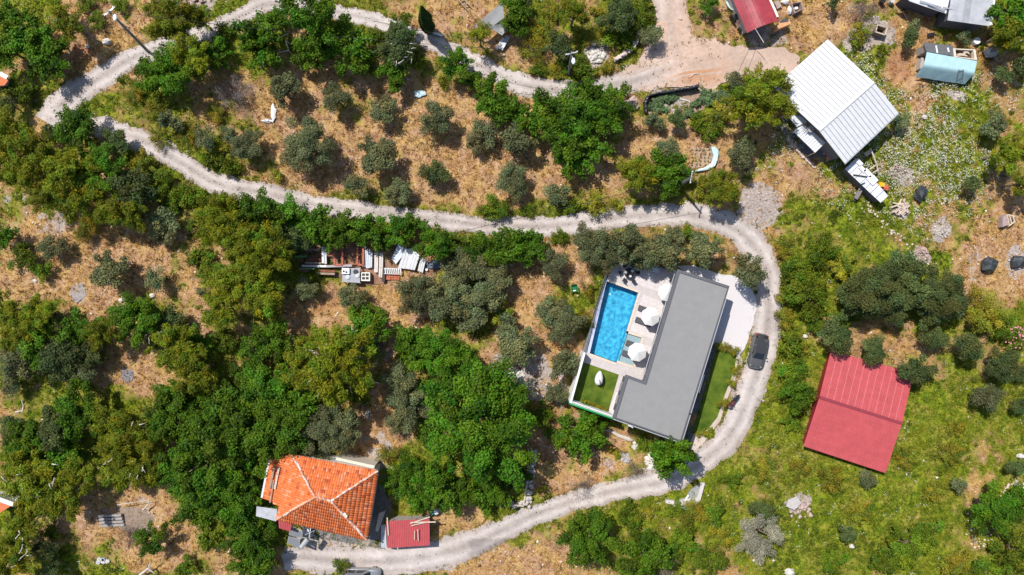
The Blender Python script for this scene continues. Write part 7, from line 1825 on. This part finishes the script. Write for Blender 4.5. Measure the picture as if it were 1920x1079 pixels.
    branch([[(220,947,1.2),(278,938,1.2)]], .06, 'thin straight pale pole above the ploughed bed')
    branch([[(238,1030,.2),(241,1015,.3)]], .08, 'thin pale stick upright in photo below the ploughed bed')
    branch([[(42,772,3),(44,762,3),(40,750,3.2)],[(30,773,2.6),(43,770,3)]], .12, 'pale broken branch at the far left above the pines')
    branch([[(262,1079,.8),(278,1066,1.0),(282,1055,1.4)],[(278,1066,1.0),(290,1076,.8)]], .16, 'dark forked branch at the bottom edge left')
    g2 = random.Random(17)
    tw = []
    for k in range(26):
        a = g2.uniform(0, 6.28); q = 66 * g2.random() ** .6; x, y = 640 + q * math.cos(a), 680 + q * math.sin(a); h = 7.2 - 2.6 * (q / 70) ** 2; b = a + g2.uniform(-.9, .9); L_ = g2.uniform(6, 18)
        tw.append([(x, y, h), (x + L_ * .5 * math.cos(b) + g2.uniform(-2, 2), y + L_ * .5 * math.sin(b) + g2.uniform(-2, 2), h + .45), (x + L_ * math.cos(b), y + L_ * math.sin(b), h + .3)])
    branch(tw, .075, 'bare white twigs sticking out of the big twiggy pine', 'dead_twigs')
    for cx, cy, rr, hh, n, lab in ((60,895,50,6,9,'bare pale twigs on the pine by the lower left roof corner'),(245,845,55,6,9,'bare pale twigs on the pine left of the broad dark trees'),(30,1030,40,5.5,9,'bare pale twigs on the bottom left corner pine'),(750,95,34,4.2,12,'pale dead twigs in the dull shrub below the upper road'),(15,595,24,4,6,'white twigs in the pine at the left edge'),(285,628,18,3,6,'white twigs in the tree right of the left clearing')):
        tw = []
        for k in range(n):
            a = g2.uniform(0, 6.28); q = rr * g2.random() ** .6; x, y = cx + q * math.cos(a), cy + q * math.sin(a); b = g2.uniform(0, 6.28); L_ = g2.uniform(6, 16)
            tw.append([(x, y, hh), (x + L_ * .5 * math.cos(b) + g2.uniform(-2, 2), y + L_ * .5 * math.sin(b), hh + .35), (x + L_ * math.cos(b), y + L_ * math.sin(b), hh + .2)])
        branch(tw, .07, lab, 'dead_twigs')
    # oleander
    g = G(1892, 632); t = thing('oleander', 'pink flowering oleander bush at right edge', 'bush', g)
    cm, C, rc, hc = crown_mesh('S', 1.4, 5151); cm.materials.append(LEAF); link('leaves', cm, LEAF, t)
    b = MB()
    for k in range(70):
        a = g_.uniform(0, 6.28); q = 1.35 * g_.random() ** .5; b.blob((q * math.cos(a), q * math.sin(a), 1.1 + .4 * (1 - q) + g_.uniform(-.2, .25)), (.10, .10, .07), k, 1)
    o = b.build('blossoms', mat('pink_petal', (.72, .30, .34), .7, .15, 6), t, local=True); o['kind'] = 'stuff'
plots()
# ================================================================== GROUND COVER
def ground_cover():
    g = np.random.default_rng(21)
    def scatter(n):
        px = g.uniform(-25, 1945, n); py = g.uniform(-25, 1105, n)
        x = (px - 960) / PXM; y = -(py - 539.5) / PXM
        for _ in range(3):
            z = T(x, y); s = (CAM_H - z) / CAM_H / PXM; x = (px - 960) * s; y = -(py - 539.5) * s
        z = T(x, y)
        keep = ~lookup(ROADM | YARDM | BLDM, px, py)
        rough = (fbm(x * .5, y * .5, 71, 4) - .5) * .5 + (fbm(x * 2, y * 2, 75, 2) - .5) * .16
        return px[keep], py[keep], x[keep], y[keep], (z + rough - .03)[keep]
    # blades: tufts of grass
    px, py, x, y, z = scatter(92000)
    gr, ba, fl, so = cover(px, py)
    pr = np.clip(.25 + 1.3 * fbm(x * .7, y * .7, 91, 3) - .25, .1, 1) * (1 - .85 * np.clip(ba, 0, 1)) * (1 - .8 * so)
    k = g.uniform(0, 1, len(px)) < pr
    px, py, x, y, z, gr, fl = [q[k] for q in (px, py, x, y, z, gr, fl)]
    N = len(px); B = 6
    isg = g.uniform(0, 1, N) < smooth(.3, .72, gr)
    dry = np.array((.62, .39, .13)); dry2 = np.array((.46, .26, .085)); dry3 = np.array((.66, .48, .21))
    gA = np.array((.075, .13, .008)); gB = np.array((.34, .30, .03)); gC = np.array((.19, .23, .014))
    pt = np.clip((fbm(x * .14, y * .14, 131, 3) - .5) * 2.6 + .5, 0, 1)
    u = np.clip(.45 * g.uniform(0, 1, N) + .55 * pt, 0, 1)[:, None]; w_ = np.clip(.5 * g.uniform(0, 1, N) + .5 * (1 - fbm(x * .3, y * .3, 137, 3)) , 0, 1)[:, None]
    col = np.where(isg[:, None], np.where(w_ < .5, gA * (1 - u) + gC * u, gC * (1 - u) + gB * u), np.where(w_ < .6, dry * (1 - u) + dry2 * u, dry * (1 - u) + dry3 * u))
    brush = (~isg) & (g.uniform(0, 1, N) < .16); col = np.where(brush[:, None], np.array((.20, .125, .06)) * (.7 + .6 * u), col)
    size = g.uniform(.16, .42, N) * np.where(isg, 1.05, 1.0) * (.7 + .6 * fbm(x * .3, y * .3, 95, 2))
    a = g.uniform(0, 6.283, (N, B)); lean = g.uniform(.35, 1.15, (N, B)); L = size[:, None] * g.uniform(.7, 1.2, (N, B)); Wd = g.uniform(.03, .07, (N, B))
    # neighbouring tufts lean the same way, as grass laid by wind does
    wa = fbm(x * .18, y * .18, 97, 2) * 12.0
    a = np.where(g.uniform(0, 1, (N, B)) < .55, wa[:, None] + g.normal(0, .6, (N, B)), a)
    c0 = np.stack([x, y, z], 1)[:, None, :] + np.stack([g.normal(0, .09, (N, B)), g.normal(0, .09, (N, B)), np.zeros((N, B))], -1)
    dr = np.stack([np.cos(a) * np.sin(lean), np.sin(a) * np.sin(lean), np.cos(lean)], -1); sd = np.stack([-np.sin(a), np.cos(a), np.zeros((N, B))], -1)
    V = np.stack([c0 - sd * Wd[..., None], c0 + sd * Wd[..., None], c0 + dr * L[..., None]], 2).reshape(-1, 3)
    F = np.arange(len(V)).reshape(-1, 3)
    C = np.repeat((col[:, None, :] * g.uniform(.75, 1.25, (N, B))[..., None]).reshape(-1, 3), 3, 0)
    o = link('grass', npmesh('grass', V, F, C), leaf_mat('grass_blades', .35, .7, 0)); tag(o, 'dry straw and green grass tufts covering the slope', 'grass', kind='stuff')
    # low weeds: small leaf clumps
    px, py, x, y, z = scatter(17000)
    gr, ba, fl, so = cover(px, py)
    cl = fbm(x * .5, y * .5, 93, 3)
    k = g.uniform(0, 1, len(px)) < np.clip((gr - .38) * 1.7, 0, 1) * smooth(.36, .6, cl) * (1 - .9 * np.clip(ba, 0, 1))
    px, py, x, y, z, gr, fl = [q[k] for q in (px, py, x, y, z, gr, fl)]
    N = len(px); B = 34
    r = g.uniform(.18, .5, N)
    e = g.normal(size=(N, B, 3)); e[..., 2] = np.abs(e[..., 2]); e /= np.linalg.norm(e, axis=-1)[..., None]
    pos = np.stack([x, y, z], 1)[:, None] + e * (r[:, None] * g.uniform(.5, 1, (N, B)))[..., None] * np.array([1, 1, .75])
    n_ = e * .5 + np.array([0, 0, .6]) + g.normal(size=(N, B, 3)) * .4; n_ /= np.linalg.norm(n_, axis=-1)[..., None]
    t = np.cross(n_, g.normal(size=(N, B, 3))); t /= np.linalg.norm(t, axis=-1)[..., None]; b = np.cross(n_, t)
    Ls = g.uniform(.08, .16, (N, B))[..., None]; Ws = Ls * .5
    V = np.stack([pos - t * Ls, pos + b * Ws, pos + t * Ls, pos - b * Ws], 2).reshape(-1, 3)
    u = g.uniform(0, 1, N)[:, None]; hue = fbm(x * .2, y * .2, 99, 2)[:, None]
    col = (np.array((.085, .15, .012)) * (1 - u) + np.array((.21, .245, .016)) * u) * (1 - .35 * (hue < .45)) + np.array((.03, .02, 0)) * (hue > .55)
    C = np.repeat((col[:, None] * g.uniform(.7, 1.3, (N, B))[..., None]).reshape(-1, 3), 4, 0)
    o = link('weeds', npmesh('weeds', V, np.arange(len(V)).reshape(-1, 4), C), leaf_mat('foliage')); tag(o, 'low green weeds scattered over the slope', 'weeds', kind='stuff')
    # daisies
    px, py, x, y, z = scatter(130000)
    gr, ba, fl, so = cover(px, py)
    k = g.uniform(0, 1, len(px)) < np.clip(fl * .7, 0, .6) + .006 * (gr > .6)
    px, py, x, y, z = [q[k] for q in (px, py, x, y, z)]; N = len(px); B = 5
    c0 = np.stack([x, y, z + g.uniform(.2, .45, N)], 1)[:, None] + np.stack([g.normal(0, .16, (N, B)), g.normal(0, .16, (N, B)), g.normal(0, .05, (N, B))], -1)
    s = g.uniform(.03, .07, (N, B))[..., None]; th = g.uniform(0, 6.28, (N, B))
    ax = np.stack([np.cos(th), np.sin(th), g.normal(0, .25, (N, B))], -1); ay = np.stack([-np.sin(th), np.cos(th), g.normal(0, .25, (N, B))], -1)
    V = np.stack([c0 - ax * s, c0 - ay * s, c0 + ax * s, c0 + ay * s], 2).reshape(-1, 3)[:, :]
    C = np.repeat((np.array((.66, .66, .55)) * g.uniform(.7, 1.15, (N, B))[..., None]).reshape(-1, 3), 4, 0)
    o = link('daisies', npmesh('daisies', V, np.arange(len(V)).reshape(-1, 4)[:, ::-1], C), leaf_mat('petals', .2, .7, 0)); tag(o, 'white wild flowers spread over the meadow', 'flowers', kind='stuff')
    # pebbles and stones
    px, py, x, y, z = scatter(16000)
    gr, ba, fl, so = cover(px, py)
    k = g.uniform(0, 1, len(px)) < np.clip(.10 + .22 * (1 - gr) + .7 * ba, 0, 1) * smooth(.38, .62, fbm(x * .6, y * .6, 77, 3))
    px, py, x, y, z = [q[k] for q in (px, py, x, y, z)]
    b = MB(); rg = random.Random(1)
    base = MB().blob((0, 0, 0), (1, 1, 1), 5, 1, .3); bv = np.array(base.v); bf = base.f
    tri = []
    for f in bf:
        for q in range(1, len(f) - 1): tri.append((f[0], f[q], f[q + 1]))
    tri = np.array(tri); N = len(px)
    rr = .04 + .14 * g.uniform(0, 1, N) ** 4 + .03 * g.uniform(0, 1, N); th = g.uniform(0, 6.28, N)
    R_ = np.stack([np.stack([np.cos(th), -np.sin(th)], -1), np.stack([np.sin(th), np.cos(th)], -1)], -2)
    sc = np.stack([rr, rr * g.uniform(.6, 1, N), rr * .7], 1)
    v = bv[None] * sc[:, None]; xy = np.einsum('nij,nkj->nki', R_, v[..., :2]); v = np.concatenate([xy, v[..., 2:]], -1) + np.stack([x, y, z + .05], 1)[:, None]
    F = (tri[None] + (np.arange(N) * len(bv))[:, None, None]).reshape(-1, 3)
    C = np.repeat(np.array((.62, .54, .48)) * g.uniform(.65, 1.2, N)[:, None], len(bv), 0)
    o = link('pebbles', npmesh('pebbles', v.reshape(-1, 3), F, C), attr_mat('pebble_stone', .9)); tag(o, 'loose pale stones scattered over the slope', 'stones', kind='stuff')
    # verge tufts and road gravel
    V = []; C = []; 
    PV = []; PC = []
    for ri, rows in enumerate(ROADS):
        for c, n_, a, b_ in rows:
            for _ in range(5):
                sgn = 1 if g.uniform() < .5 else -1; off = (a if sgn > 0 else b_) + g.normal(.05, .28) if g.uniform() < .965 else g.normal(0, .22)
                p = c + n_ * (sgn * off) + Vector((g.normal(0, .2), g.normal(0, .2))); zz = float(T(p.x, p.y)) - .02
                h = g.uniform(.12, .34); cc = (np.array((.45, .30, .13)) if g.uniform() < .55 else np.array((.12, .14, .02))) * g.uniform(.6, 1.2)
                for q in range(6):
                    al = g.uniform(0, 6.28); L_ = h * g.uniform(.6, 1.2); s = Vector((-math.sin(al), math.cos(al), 0)) * .03; d_ = Vector((math.cos(al) * .8, math.sin(al) * .8, .6)) * L_; o_ = Vector((p.x + g.normal(0, .06), p.y + g.normal(0, .06), zz))
                    V += [tuple(o_ - s), tuple(o_ + s), tuple(o_ + d_)]; C += [cc] * 3
            if g.uniform() < .5:
                p = c + n_ * (g.uniform(-.2, .2) if g.uniform() < .5 else g.uniform(-a, a) * .9); PV.append((p.x, p.y, float(T(p.x, p.y)) + .05))
    o = link('verge_grass', npmesh('verge_grass', np.array(V), np.arange(len(V)).reshape(-1, 3), np.array(C)), MATS['grass_blades']); tag(o, 'ragged grass along the gravel road edges', 'grass', kind='stuff')
    N = len(PV); PV = np.array(PV); rr = g.uniform(.04, .11, N); v = bv[None] * np.stack([rr, rr, rr * .6], 1)[:, None] + PV[:, None]
    F = (tri[None] + (np.arange(N) * len(bv))[:, None, None]).reshape(-1, 3)
    o = link('road_stones', npmesh('road_stones', v.reshape(-1, 3), F, np.repeat(np.array((.25, .22, .19)) * g.uniform(.5, 1.6, N)[:, None], len(bv), 0)), MATS['pebble_stone']); tag(o, 'loose stones lying on the gravel roads', 'stones', kind='stuff')
ground_cover()
